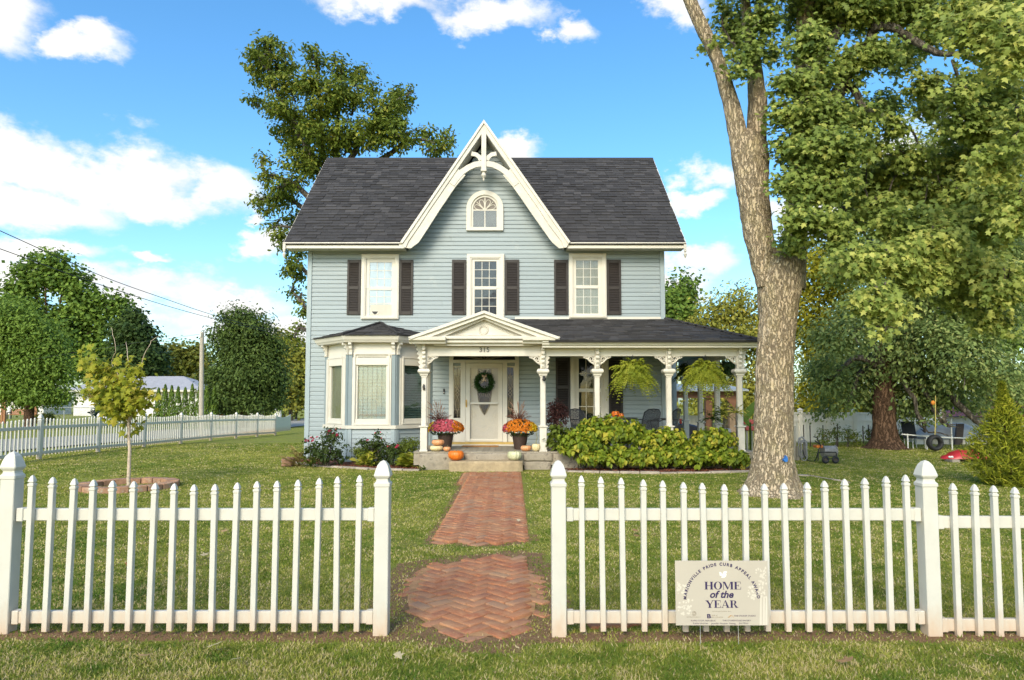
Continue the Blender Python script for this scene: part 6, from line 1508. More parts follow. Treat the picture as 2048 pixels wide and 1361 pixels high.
rosette('seedling', 'tiny green weed at the foot of the porch stones', 848, 934, 15.2, 24, .14, 1, L_FERNY, shape='leaf')
def shrub(name, label, lobs, n, size, mat, Y, shape='leaf', tint=(.05, .9), cat='shrub', clump=.05, group=None, base_z=None):
    lobes = [lobe(x, y, Y, rx, ry) for x, y, rx, ry in lobs]; c = lobes[0][0]; bz = gh(c[0], min(c[1], 24)) if base_z is None else base_z
    root = thing(name, label, cat, (c[0], c[1], bz), group); t = MB()
    for cc, r in lobes:
        for _ in range(4): limb(t, [(c[0] + random.uniform(-.06, .06), c[1], bz), (cc[0] * .6 + c[0] * .4, c[1], bz + (cc[2] - bz) * .5), Vector(cc) + Vector((random.uniform(-.6, .6) * r[0], random.uniform(-.5, .5) * r[1], random.uniform(0, .9) * r[2]))], .010, .003, 5, .006)
    t.build('stems', m_bark3, root, smooth='all').name = 'twigs'
    foliage('foliage', lobes, n, size, mat, root, shape, clump, 10, .2, tint=tint, keep=lambda p: p[:, 2] > bz + .01)
    return root, lobes
m_petal = M('rose_petal', (.40, .018, .065), .5, .3, 40, .1); m_pet2 = M('pink_petal', (.60, .12, .16), .5, .3, 40, .1)
def blossom_mesh(nm, mat, r=.05):
    q = MB()
    for k in range(9):
        a = k * 2.4; rr = r * (.35 + .07 * k); h = r * (.5 - .045 * k); c = Vector((math.cos(a), math.sin(a), 0)); s = Vector((-c.y, c.x, 0))
        q.add([tuple(c * rr * .2 + Vector((0, 0, -r * .2))), tuple(c * rr + s * r * .5 + Vector((0, 0, h * .6))), tuple(c * rr * 1.25 + Vector((0, 0, h))), tuple(c * rr - s * r * .5 + Vector((0, 0, h * .6)))], [(0, 1, 2, 3)])
    return q.mesh(nm, mat, fix=False)
rose_me = [blossom_mesh('blossom', m_petal), blossom_mesh('blossom', m_pet2, .035)]
def roses(root, spots, Y):
    for i, (x, y, s) in enumerate(spots):
        link('blossom', rose_me[1 if s < .8 else 0], None, root, loc=P(x, y, Y - .12), rot=(random.uniform(.5, 1.3), 0, random.uniform(-.6, .6)), scale=(s * .72, s * .72, s * .72))
r1, _ = shrub('rose_bush', 'tall rose bush with many pink-red blooms at the left corner of the bay', [(655, 900, 34, 26), (665, 872, 24, 20), (640, 905, 30, 24), (680, 910, 22, 22), (622, 890, 16, 14)], 1500, .075, L_ROSE, 15.95)
roses(r1, [(659, 862, 1.2), (667, 867, 1), (674, 871, 1.25), (671, 859, .7), (655, 869, .6), (612, 881, 1), (617, 882, 1), (622, 876, 1), (625, 882, .9), (634, 875, 1), (627, 878, .8), (681, 857, .6)], 15.95)
r2, _ = shrub('rose_bush', 'leggy rose bush with a leaning tall cane before the bay centre', [(755, 905, 30, 26), (757, 872, 10, 14), (765, 890, 14, 16), (735, 890, 26, 10)], 900, .07, L_ROSE, 16.05)
roses(r2, [(735, 881, 1), (724, 883, .6), (750, 866, .7), (761, 865, .7), (763, 877, .6)], 16.05)
r3, _ = shrub('rose_bush', 'low rose bush with two red blooms beside the big-leaved hosta', [(785, 908, 24, 20), (780, 900, 16, 14)], 600, .07, L_ROSE, 15.9)
roses(r3, [(777, 893, 1.2), (792, 896, 1.3), (795, 892, 1)], 15.9)
shrub('boxwood', 'small feathery green shrub behind the porch-side hosta', [(820, 893, 28, 18), (800, 900, 18, 14)], 1500, .05, L_FERNY, 16.3, tint=(.2, .8))
shrub('boxwood', 'small feathery green shrub behind the middle hosta', [(735, 900, 30, 14), (715, 905, 14, 12)], 1200, .05, L_FERNY, 16.35, tint=(.2, .8))
q = rough_block('rock', P(566, 908, 16.2).x, P(588, 908, 16.2).x, 16.0, 16.3, gz(0, 16) - .02, .20, M('brown_rock', (.28, .16, .10), .9, .3, 8, .6, 30), None, .03); tag(q, 'reddish rock at the far left end of the bay bed', 'rock')
L_PURP = M_leaf('purple_leaf', (.014, .008, .010), (.075, .032, .030), .5, .15, (.16, .06, .04))
shrub('dark_shrub', 'dark purple-leaved shrub beside the porch post under the black shutter', [(1112, 820, 20, 22), (1108, 845, 20, 20), (1125, 830, 12, 18)], 1500, .06, L_PURP, 16.4)
shrub('green_shrub', 'dark green leafy plant at the porch edge below the purple shrub', [(1112, 865, 22, 18), (1105, 885, 18, 16), (1130, 875, 22, 22)], 700, .11, L_FERNY, 15.6, tint=(0, .6))

# ------------------------------------------------------------------ hanging ferns
L_FERN = M_leaf('fern_frond', (.060, .115, .010), (.29, .32, .030), .5, .35, (.42, .40, .06)); L_FERND = M_leaf('shaded_fern_frond', (.015, .04, .008), (.07, .11, .02), .5, .3)  # second copy is darkened: porch shade put into the frond colour
m_basket = M('dark_planter', (.03, .022, .016), .8, .3, 20, .3)
def fern(label, px, py, Y, rad, leafm, n=150):
    c = P(px, py, Y); root = thing('hanging_fern', label, 'hanging plant', c)
    q = MB(); q.lathe([(.02, -.16), (.11, -.15), (.15, -.04), (.155, 0), (.14, .0), (.12, -.02)], 14, c, cap=False); q.build('basket', m_basket, root, smooth=True, fix=False)
    q = MB()
    for k in range(3): q.tube([c + Vector((.15 * math.cos(k * 2.1), .15 * math.sin(k * 2.1), 0)), Vector((c.x, c.y, ZB0 + .03))], .004, 4)
    q.build('hanger', m_black, root)
    PT, NR, AL, SZ, TT = [], [], [], [], []
    for i in range(n):
        a = RNG.uniform(0, 2 * np.pi); L_ = rad * RNG.uniform(.85, 1.35); ph = RNG.uniform(-.25, 1.25); ct = RNG.random(); o = np.array([math.cos(a), math.sin(a), 0]); dr = o * math.cos(ph) + np.array([0, 0, math.sin(ph)]); g = RNG.uniform(.35, .85)
        for j in range(15):
            t = (j + 1.5) / 16; p = np.array(c) + L_ * (dr * (t - .18 * t * t) + np.array([0, 0, -g * t * t])); tg = dr * (1 - .36 * t) + np.array([0, 0, -2 * g * t]); tg /= np.linalg.norm(tg)
            sd_ = np.cross(tg, np.array([0, 0, 1.0])); sd_ /= max(np.linalg.norm(sd_), 1e-3); up_ = np.cross(sd_, tg)
            for s in (-1, 1):
                w_ = .075 * (1.15 - t) ** .5
                PT.append(p + sd_ * s * w_ * .5); AL.append(sd_ * s + tg * .75); NR.append(up_ + np.array([0, -.5, 0]) + RNG.normal(size=3) * .55); SZ.append(w_ * 1.5); TT.append(np.clip(.05 + .5 * ct + .3 * t * RNG.random() + .12, 0, 1))
    cards('fronds', np.array(PT), np.array(SZ), np.array(NR), 'lance', np.array(TT), leafm, root, along=np.array(AL), sx=np.full(len(PT), 1.5)).name = 'foliage'
fern('bright hanging fern between the second and third posts of the porch', 1266, 745, 15.45, .60, L_FERN, 330)
fern('bright hanging fern next to the corner post of the porch', 1411, 745, 15.45, .60, L_FERN, 330)
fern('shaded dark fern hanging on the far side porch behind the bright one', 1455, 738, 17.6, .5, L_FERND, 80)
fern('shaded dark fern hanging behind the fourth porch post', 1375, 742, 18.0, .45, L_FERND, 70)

# ------------------------------------------------------------------ porch pots and pumpkins
m_wick = M('dark_wicker', (.050, .028, .020), .6, .35, 30, .2)
def wicker_pot(nm, label, px, Y, r0, r1, h):
    b = P(px, 890, Y); b.z = ZF; root = thing(nm, label, 'planter', b); q = MB()
    prof = []; n = 18
    for i in range(n + 1):
        t = i / n; prof.append((r0 + (r1 - r0) * t + .006 * (i % 2), h * t))
    prof += [(r1 + .014, h - .01), (r1 + .014, h + .012), (r1 - .02, h + .012), (r1 - .03, h - .03)]
    N_ = 36; V = []
    for j, (r, z) in enumerate(prof):
        for k in range(N_):
            a = 2 * math.pi * k / N_; rr = r + (.005 if (k // 2 + j) % 2 else 0); V.append((b.x + rr * math.cos(a), b.y + rr * math.sin(a), b.z + z))
    m = len(prof); q.add(V, [(i * N_ + k, i * N_ + (k + 1) % N_, (i + 1) * N_ + (k + 1) % N_, (i + 1) * N_ + k) for i in range(m - 1) for k in range(N_)] + [tuple((m - 1) * N_ + k for k in range(N_))])
    q.build('pot', m_wick, root, smooth='all', fix=False); return root, b
def M_fl(nm, a, b_): return M_leaf(nm, a, b_, .6, .2)
F_PINK, F_ORG, F_YEL = M_fl('pink_mum', (.30, .035, .05), (.58, .12, .16)), M_fl('orange_mum', (.42, .10, .008), (.68, .22, .02)), M_fl('yellow_mum', (.55, .36, .01), (.80, .58, .04))
L_MUM = M_leaf('mum_leaf', (.015, .030, .008), (.06, .09, .02), .6, .2)
L_GRASS = M_leaf('fountain_grass', (.055, .022, .018), (.22, .10, .075), .7, .25); L_PLUME = M_leaf('grass_plume', (.32, .19, .13), (.55, .38, .28), .8, .3)
def mum(label, px, py, Y, rx, ry, pick, gx, nm='mum_pot'):
    root, b = wicker_pot(nm, label, px, Y, .125, .185, .36); c = P(px, py, Y - .02); a, h = PX(rx, Y), PX(ry, Y)
    n = 1100; d = RNG.normal(size=(n, 3)); d[:, 2] = np.abs(d[:, 2]) * .9 - .32; d /= np.linalg.norm(d, axis=1, keepdims=True)
    pts = np.array(c) + d * np.array([a, a * .8, h * 1.12]) * RNG.uniform(.93, 1.04, (n, 1)) + np.array([0, 0, -h * .12]); side = d[:, 0] + RNG.normal(0, .10, n)
    ok = d[:, 2] > -.36 + RNG.random(n) * .28
    which = pick(side, d)
    for k, (mt_, nm_) in enumerate(((F_PINK, 'pink_blossoms'), (F_ORG, 'orange_blossoms'), (F_YEL, 'yellow_blossoms'))):
        s = ok & (which == k)
        if s.sum(): 
            m = int(s.sum()); P3 = np.repeat(pts[s], 2, 0); D3 = np.repeat(d[s], 2, 0) + RNG.normal(size=(2 * m, 3)) * .3
            cards(nm_, P3, RNG.uniform(.036, .055, 2 * m), D3, 'quad', RNG.random(2 * m), mt_, root, kind='stuff', sx=np.full(2 * m, 1.0)).name = nm_.replace('blossoms', 'flowers')
    m = 900; d = RNG.normal(size=(m, 3)); d /= np.linalg.norm(d, axis=1, keepdims=True); p = np.array(c) + d * np.array([a, a * .8, h]) * .93 * RNG.uniform(.8, 1, (m, 1)) + np.array([0, 0, -h * .12])
    cards('foliage', p, RNG.uniform(.03, .06, m), d + RNG.normal(size=(m, 3)) * .5, 'leaf', RNG.random(m), L_MUM, root)
    PT, AL, SZ, TT = [], [], [], []; g0 = Vector((c.x + gx, c.y + .12, c.z + h * .3))
    for i in range(150):
        a_ = RNG.uniform(0, 2 * np.pi); L_ = RNG.uniform(.22, .42); sp_ = RNG.uniform(.1, .75); o = np.array([math.cos(a_) * sp_, math.sin(a_) * sp_ * .6, 1]); pr = np.array(g0)
        for j in range(4):
            o2 = o + np.array([o[0] * j * .35, o[1] * j * .35, -.22 * j]); o2 /= np.linalg.norm(o2); st = L_ / 4; PT.append(pr + o2 * st * .5); AL.append(o2); SZ.append(st * 1.1); pr = pr + o2 * st; TT.append(RNG.random())
    PT, AL, SZ = np.array(PT), np.array(AL), np.array(SZ); cards('grass_tuft', PT, SZ, np.cross(AL, RNG.normal(size=AL.shape)), 'lance', TT, L_GRASS, root, along=AL, sx=np.full(len(SZ), .55)).name = 'foliage'
    for i in range(12):
        o = Vector((random.uniform(-.55, .35), random.uniform(-.2, .2), 1)).normalized(); L_ = random.uniform(.42, .66); q = MB(); q.tube([g0, g0 + o * L_ * .6, g0 + o * L_ + Vector((o.x * .12, 0, -.03))], [.003, .0025, .002], 4)
        q.tube([g0 + o * L_ * .62, g0 + o * L_ * .8, g0 + o * L_ + Vector((o.x * .12, 0, -.03))], [.004, .009, .003], 5); q.build('plume', L_PLUME, root, fix=False)
    return root
mum('dark wicker pot of pink mums with purple grass, left of the front door', 891, 856, 16.15, 36, 17, lambda s, d: np.where(s < -.75, 2, np.where(s > .48, 1, 0)), -.16)
mum('dark wicker pot of orange mums with tall purple grass, right of the front door', 1040, 857, 16.15, 34, 18, lambda s, d: np.where(s > .62, 2, np.where(s < -.8, 0, 1)), -.02)

def M_pump(nm, a, b_):
    m, N, L, b = nodes_of(nm); t = tex(N, L, 9, 5, .6); c = ramp(N, L, t.outputs['Fac'], [(.3, a), (.7, b_)]); t2 = tex(N, L, 45, 4, .7); c = mixc(N, L, maprange(N, L, t2.outputs['Fac'], .6, .75, 0, .35), c, sc(b_, 1.25))
    L.new(c, b.inputs['Base Color']); b.inputs['Roughness'].default_value = .42; return m
MP_O, MP_P, MP_W, MP_G = M_pump('orange_pumpkin', (.62, .12, .008), (.76, .20, .015)), M_pump('peach_pumpkin', (.60, .24, .09), (.68, .36, .18)), M_pump('cream_pumpkin', (.60, .46, .22), (.72, .60, .36)), M_pump('sage_pumpkin', (.44, .46, .26), (.62, .60, .40))
m_stem = M('pumpkin_stem', (.22, .20, .08), .8, .3, 30, .3)
def pumpkin(label, c, r, h, mat, ribs=12, stem=.05, tilt=0.0, curl=0.0, name='pumpkin', depth=.07, group=None):
    root = thing(name, label, 'pumpkin', c, group, 0); q = MB(); nu, nv = 72, 18; V = []
    for j in range(nv + 1):
        t = -math.pi / 2 + math.pi * j / nv
        for k in range(nu):
            a = 2 * math.pi * k / nu; rib = 1 - depth * (1 - abs(math.sin(a * ribs / 2)) ** .55) * math.cos(t) ** .4 if abs(t) < 1.5 else 1
            rr = r * math.cos(t) ** .72 * rib * (1 + .02 * math.sin(a * 2 + h * 40)); z = h / 2 * math.sin(t) - (.22 * h * max(0, math.sin(t)) ** 6)
            V.append((rr * math.cos(a), rr * math.sin(a), h / 2 + z))
    q.add(V, [(j * nu + k, j * nu + (k + 1) % nu, (j + 1) * nu + (k + 1) % nu, (j + 1) * nu + k) for j in range(nv) for k in range(nu)])
    Mx = Matrix.Translation(c) @ Matrix.Rotation(tilt, 4, 'X'); q.xform(Mx); q.build('flesh', mat, root, smooth='all', fix=False).name = 'rind'
    q = MB(); z0 = h * .76; pts = [(0, 0, z0), (.004, 0, z0 + stem * .5), (.02 + curl * .3, 0, z0 + stem)]
    if curl: pts += [(curl * .1, 0, z0 + stem * 1.5), (curl * .5, 0, z0 + stem * 1.9)]
    q.tube([Mx @ Vector(p) for p in pts], [r * .13, r * .08] + [r * .07] * (len(pts) - 2), 7); q.build('stem', m_stem, root, smooth=True, fix=False)
    return root
Yp = 15.50
def at(px, Y, z): return Vector((P(px, 900, Y).x, Y, z))
pumpkin('cream pumpkin under the peach one, left of the steps', at(873, Yp, ZF), .152, .15, MP_W, 11, .03)
pumpkin('peach and green pumpkin stacked on the cream one', at(876, Yp, ZF + .128), .142, .155, MP_P, 12, .03)
pumpkin('small round peach pumpkin beside the cream pumpkin', at(894, Yp - .06, ZF), .086, .125, MP_P, 11, .05)
pumpkin('bright orange pumpkin on the stone step', at(912, 15.2, .225), .178, .245, MP_O, 13, .02, depth=.05)
pumpkin('pale sage-green ribbed pumpkin on the stone step', at(1029, 15.2, .225), .158, .235, MP_G, 11, .04, depth=.11)
pumpkin('flattened peach pumpkin right of the door by the orange mums', at(1052, Yp, ZF), .122, .15, MP_P, 13, .03)
pumpkin('cream and peach pumpkin with a long crooked stem by the porch post', at(1072, Yp - .02, ZF), .098, .20, MP_W, 12, .16, 0, .03, depth=.1)
# door mat, wreath, bell, lamp, ornament
q = MB(); a, b_ = WX(928), WX(998); q.box(a, b_, WY - .75, WY - .32, ZF + .002, ZF + .018); tag(q.build('door_mat', M('coir_mat', (.34, .16, .05), .95, .3, 40, .6, 90), None, bevel=.004), 'orange-brown coir mat lying before the front door', 'door mat')
wc = P(968.4, 765.6, WY - .17); wr = thing('wreath', 'round green boxwood wreath with a tan bow hanging on the storm door', 'wreath', wc)
q = MB(); q.tube([wc + Vector((.205 * math.cos(t), 0, .205 * math.sin(t))) for t in [i * math.pi / 16 for i in range(33)]], .03, 6); q.build('wreath_ring', m_bark3, wr)
n = 2400; a = RNG.uniform(0, 2 * np.pi, n); rr = .205 + RNG.normal(0, .036, n); dd = RNG.normal(0, .03, n)
pts = np.stack([wc.x + rr * np.cos(a), wc.y + dd - .02, wc.z + rr * np.sin(a)], -1); nr = np.stack([(rr - .19) * 8 * np.cos(a), -np.ones(n) * .6, (rr - .19) * 8 * np.sin(a) + .3], -1) + RNG.normal(size=(n, 3)) * .5
cards('foliage', pts, RNG.uniform(.025, .042, n), nr, 'leaf', RNG.random(n), M_leaf('boxwood_leaf', (.010, .035, .012), (.045, .11, .025), .5, .2), wr)
m_bow = M('tan_ribbon', (.52, .38, .28), .7, .15, 30, .2)
q = MB()
for s in (-1, 1):
    c = Vector((wc.x + .005, wc.y - .075, wc.z + .155)); loop = [c, c + Vector((s * .035, -.01, .035)), c + Vector((s * .075, -.01, .035)), c + Vector((s * .07, -.01, -.005)), c]
    for p, r_ in zip(loop, loop[1:]): q.add([p - Vector((0, .018, 0)), r_ - Vector((0, .018, 0)), r_ + Vector((0, .018, .012)), p + Vector((0, .018, .012))], [(0, 1, 2, 3)])
    q.add([c + Vector((-.012, -.004, 0)), c + Vector((.012, -.004, 0)), c + Vector((.03 * s + .018, -.008, -.13)), c + Vector((.03 * s - .018, -.008, -.12))], [(0, 1, 2, 3)])
    q.add([c + Vector((0, -.012, -.012)), c + Vector((s * .06, -.02, -.02)), c + Vector((s * .06, -.02, .045)), c + Vector((0, -.012, .012))], [(0, 1, 2, 3)])
q.ball((wc.x + .005, wc.y - .085, wc.z + .155), .016, 8, 6); q.build('bow', m_bow, wr, fix=False)
q = MB(); q.tube([wc + Vector((0, .0, .19)), wc + Vector((0, .02, .3)), wc + Vector((0, .03, .32))], .006, 5); q.build('hanger', m_black, wr)
q = MB(); c = P(888, 783, WY - .045); q.box(c.x - .022, c.x + .022, WY - .06, WY - .026, c.z - .065, c.z + .065); o = q.build('doorbell', m_black, None, bevel=.008, seg=2); tag(o, 'slim black doorbell on the blue boards left of the door', 'doorbell')
q = MB(); q.lathe([(.004, -.012), (.012, -.008), (.012, 0)], 10); q.xform(Matrix.Translation((c.x, WY - .062, c.z - .03)) @ Matrix.Rotation(R(90), 4, 'X')); q.build('button', m_trim, o)
c = P(1088, 758, PY - .1); lm = thing('post_camera', 'small black camera fixed to the post right of the door', 'camera', c)
q = MB(); q.box(c.x - .03, c.x + .03, c.y - .02, c.y + .035, c.z + .0, c.z + .06); q.build('bracket', m_black, lm, bevel=.006); q = MB(); q.ball((c.x, c.y - .03, c.z - .015), .042, 12, 8); q.build('housing', m_black, lm, smooth='all'); q = MB(); q.lathe([(.016, 0), (.014, .02)], 12); q.xform(Matrix.Translation((c.x, c.y - .055, c.z - .02)) @ Matrix.Rotation(R(90), 4, 'X')); q.build('lens', m_glassd, lm)
c = P(847.5, 775, PY - .075); q = MB()
q.tube([c + Vector((0, 0, -.06)), c + Vector((.012, -.012, -.02)), c + Vector((-.012, -.012, .02)), c + Vector((.004, -.005, .075))], [.02, .026, .018, .008], 7)
for k in range(3): q.ball((c.x + .015 * (-1) ** k, c.y - .015, c.z - .045 + .04 * k), (.018, .012, .014), 8, 5)
tag(q.build('post_ornament', M('iron_ornament', (.05, .045, .04), .6, .3, 30, .2), None, smooth='all'), 'small dark lizard-like iron ornament on the post left of the door', 'ornament')

# ------------------------------------------------------------------ porch table and mesh chairs
m_mesh = M('black_mesh_metal', (.030, .032, .038), .5, .2, 20, .2, 200)
def M_net():
    m, N, L, b = nodes_of('chair_netting'); b.inputs['Base Color'].default_value = (.032, .034, .04, 1); b.inputs['Roughness'].default_value = .5
    g = N.new('ShaderNodeNewGeometry'); v = N.new('ShaderNodeTexVoronoi'); v.inputs['Scale'].default_value = 90; v.feature = 'DISTANCE_TO_EDGE'; L.new(g.outputs['Position'], v.inputs['Vector'])
    tr = N.new('ShaderNodeBsdfTransparent'); mx = N.new('ShaderNodeMixShader'); f = N.new('ShaderNodeMath'); f.operation = 'GREATER_THAN'; f.inputs[1].default_value = .20; L.new(v.outputs['Distance'], f.inputs[0])
    L.new(f.outputs[0], mx.inputs[0]); L.new(b.outputs[0], mx.inputs[1]); L.new(tr.outputs[0], mx.inputs[2]); L.new(mx.outputs[0], N['Material Output'].inputs[0]); return m
m_net = M_net()
def chair(label, x, y, rz):
    root = thing('mesh_chair', label, 'chair', (0, 0, 0), 'black mesh chairs on the porch'); w = .27
    q = MB(); nx, nz = 8, 8
    V = [((i / nx - .5) * 2 * w * (1 - .12 * max(0, k / nz - .6)), .24 + .12 * k / nz + .05 * (1 - (2 * i / nx - 1) ** 2), .45 + .47 * k / nz - .05 * (abs(2 * i / nx - 1) ** 3) * (k / nz)) for k in range(nz + 1) for i in range(nx + 1)]
    q.add(V, [(k * (nx + 1) + i, k * (nx + 1) + i + 1, (k + 1) * (nx + 1) + i + 1, (k + 1) * (nx + 1) + i) for k in range(nz) for i in range(nx)]); q.build('backrest', m_net, root, smooth='all', fix=False)
    q = MB(); V = [((i / 6 - .5) * 2 * w, -.24 + .5 * k / 6, .44 - .02 * math.sin(math.pi * k / 6)) for k in range(7) for i in range(7)]; q.add(V, [(k * 7 + i, k * 7 + i + 1, (k + 1) * 7 + i + 1, (k + 1) * 7 + i) for k in range(6) for i in range(6)]); q.build('seat', m_net, root, smooth='all', fix=False)
    q = MB(); q.tube([(-w, .24, .44), (-w, .30, .68), (-w * .95, .355, .86), (-w * .6, .40, .925), (0, .41, .94), (w * .6, .40, .925), (w * .95, .355, .86), (w, .30, .68), (w, .24, .44)], .015, 7); q.tube([(-.07, .41, .90), (0, .415, .885), (.07, .41, .90)], .010, 6); q.build('back_frame', m_mesh, root, smooth=True)
    for s in (-1, 1):
        q = MB(); q.tube([(s * w, .29, .68), (s * (w + .04), .1, .69), (s * (w + .05), -.12, .68), (s * (w + .03), -.22, .62), (s * w, -.2, .44)], .014, 7); q.build('armrest', m_mesh, root, smooth=True)
        for yy in (-.2, .24): q = MB(); q.tube([(s * w, yy, .44), (s * (w + .02), yy * 1.15, 0)], .013, 6); q.build('leg', m_mesh, root)
    root.location = (x, y, ZF); root.rotation_euler = (0, 0, R(rz)); return root
c1 = P(1284, 850, 16.3); chair('black mesh chair right of the porch table, facing it', c1.x, 16.3, -55)
c2 = P(1175, 850, 16.6); chair('black mesh chair left of the porch table before the window', c2.x, 16.7, 40)
c3 = P(1326, 850, 17.0); chair('black mesh chair half hidden behind the fourth porch post', c3.x, 17.0, -84)
tc_ = P(1237, 834, 16.35); tb = thing('porch_table', 'round black metal table on the porch with pumpkins on it', 'table', (tc_.x, 16.35, ZF))
q = MB(); q.lathe([(.0, .70), (.42, .70), (.45, .705), (.455, .72), (.44, .735), (0, .735)], 28, (tc_.x, 16.35, ZF), cap=False); q.build('tabletop', m_mesh, tb, smooth=True, fix=False)
for k in range(4): q = MB(); a = R(45 + 90 * k); q.tube([(tc_.x + .3 * math.cos(a), 16.35 + .3 * math.sin(a), ZF + .70), (tc_.x + .36 * math.cos(a), 16.35 + .36 * math.sin(a), ZF)], .016, 6); q.build('leg', m_mesh, tb)
def jack(label, px, r, h, dy=0):
    c = at(px, 16.3 + dy, ZF + .737); root = pumpkin(label, c, r, h, MP_O, 11, .05)
    for s in (-1, 1): q = MB(); q.prism([(c.x + s * r * .38 - .02, c.z + h * .58), (c.x + s * r * .38 + .02, c.z + h * .58), (c.x + s * r * .38, c.z + h * .74)], 'y', c.y - r * .97, c.y - r * .85); q.build('eye', m_black, root)
    q = MB(); q.prism([(c.x - r * .5, c.z + h * .40), (c.x - r * .2, c.z + h * .34), (c.x, c.z + h * .38), (c.x + r * .2, c.z + h * .34), (c.x + r * .5, c.z + h * .40), (c.x + r * .25, c.z + h * .22), (c.x - r * .25, c.z + h * .22)], 'y', c.y - r * 1.0, c.y - r * .86); q.build('mouth', m_black, root)
jack('larger carved orange pumpkin on the porch table', 1232, .095, .18); jack('smaller carved orange pumpkin on the porch table', 1243.5, .062, .12, -.12)
# ------------------------------------------------------------------ award sign at the fence
m_sign = M('sign_board', (.46, .41, .34), .5, .03, 4, .05, 40); m_navy = M('navy_print', (.030, .018, .075), .6, .05, 4, 0); m_palep = M('pale_print', (.58, .53, .45), .6, .04, 4, 0); m_whitep = M('white_print', (.78, .78, .74), .6, .04, 4, 0); m_greyp = M('grey_print', (.26, .22, .17), .6, .04, 4, 0); m_tanp = M('tan_print', (.45, .24, .08), .6, .04, 4, 0)
SYY = 4.36; tl, br_s = P(1350, 1122, SYY), P(1538, 1251.5, SYY); SW, SH = br_s.x - tl.x, tl.z - br_s.z
sg = thing('yard_sign', 'beige award sign reading HOME of the YEAR standing against the picket fence', 'sign', (tl.x, SYY, br_s.z), None)
Sx, Sz = SW / 1500.0, SH / 1035.0
def su_(X): return (X - 240) * Sx
def sv_(Y): return (1208 - Y) * Sz
def sput(o): o.parent = sg; return o
q = MB(); q.box(0, SW, 0, .005, 0, SH); sput(q.build('board', m_sign, None, bevel=.001))
def stext(body, X, Y, cap, mat, w=None, shear=0., bold=0., sp=1.0, nm='lettering', rot=0):
    size = cap * Sz / .72; me = text_mesh(nm, body, size, mat, .0002, shear, bold, sp)
    xs_ = [v.co.x for v in me.vertices]; wid = max(xs_) - min(xs_) if xs_ else 1; k = (w * Sx / wid) if w else 1
    o = link(nm, me); o.location = (su_(X), -.0006, sv_(Y)); o.rotation_euler = (R(90), R(-rot) if rot else 0, 0); o.scale = (k, 1, 1); return sput(o)
adv = {'I': .42, ' ': .62, 'M': 1.12, 'W': 1.18, 'L': .72, 'E': .76, 'R': .86, 'P': .82, 'B': .86, 'A': .94, 'V': .92, 'D': .94, 'O': 1.02, 'N': .98, 'C': .92, 'U': .92}
msg = 'MARIONVILLE PRIDE CURB APPEAL AWARD'; tot = sum(adv[c] for c in msg); acc = 0
for ch in msg:
    t = (acc + adv[ch] / 2) / tot; acc += adv[ch]
    if ch == ' ': continue
    a = R(178 - 174 * t); o = stext(ch, 987 + 574 * math.cos(a), 824 - 574 * math.sin(a), 48, m_navy, bold=.0011); o.rotation_euler = (R(90), R(90) - a, 0)
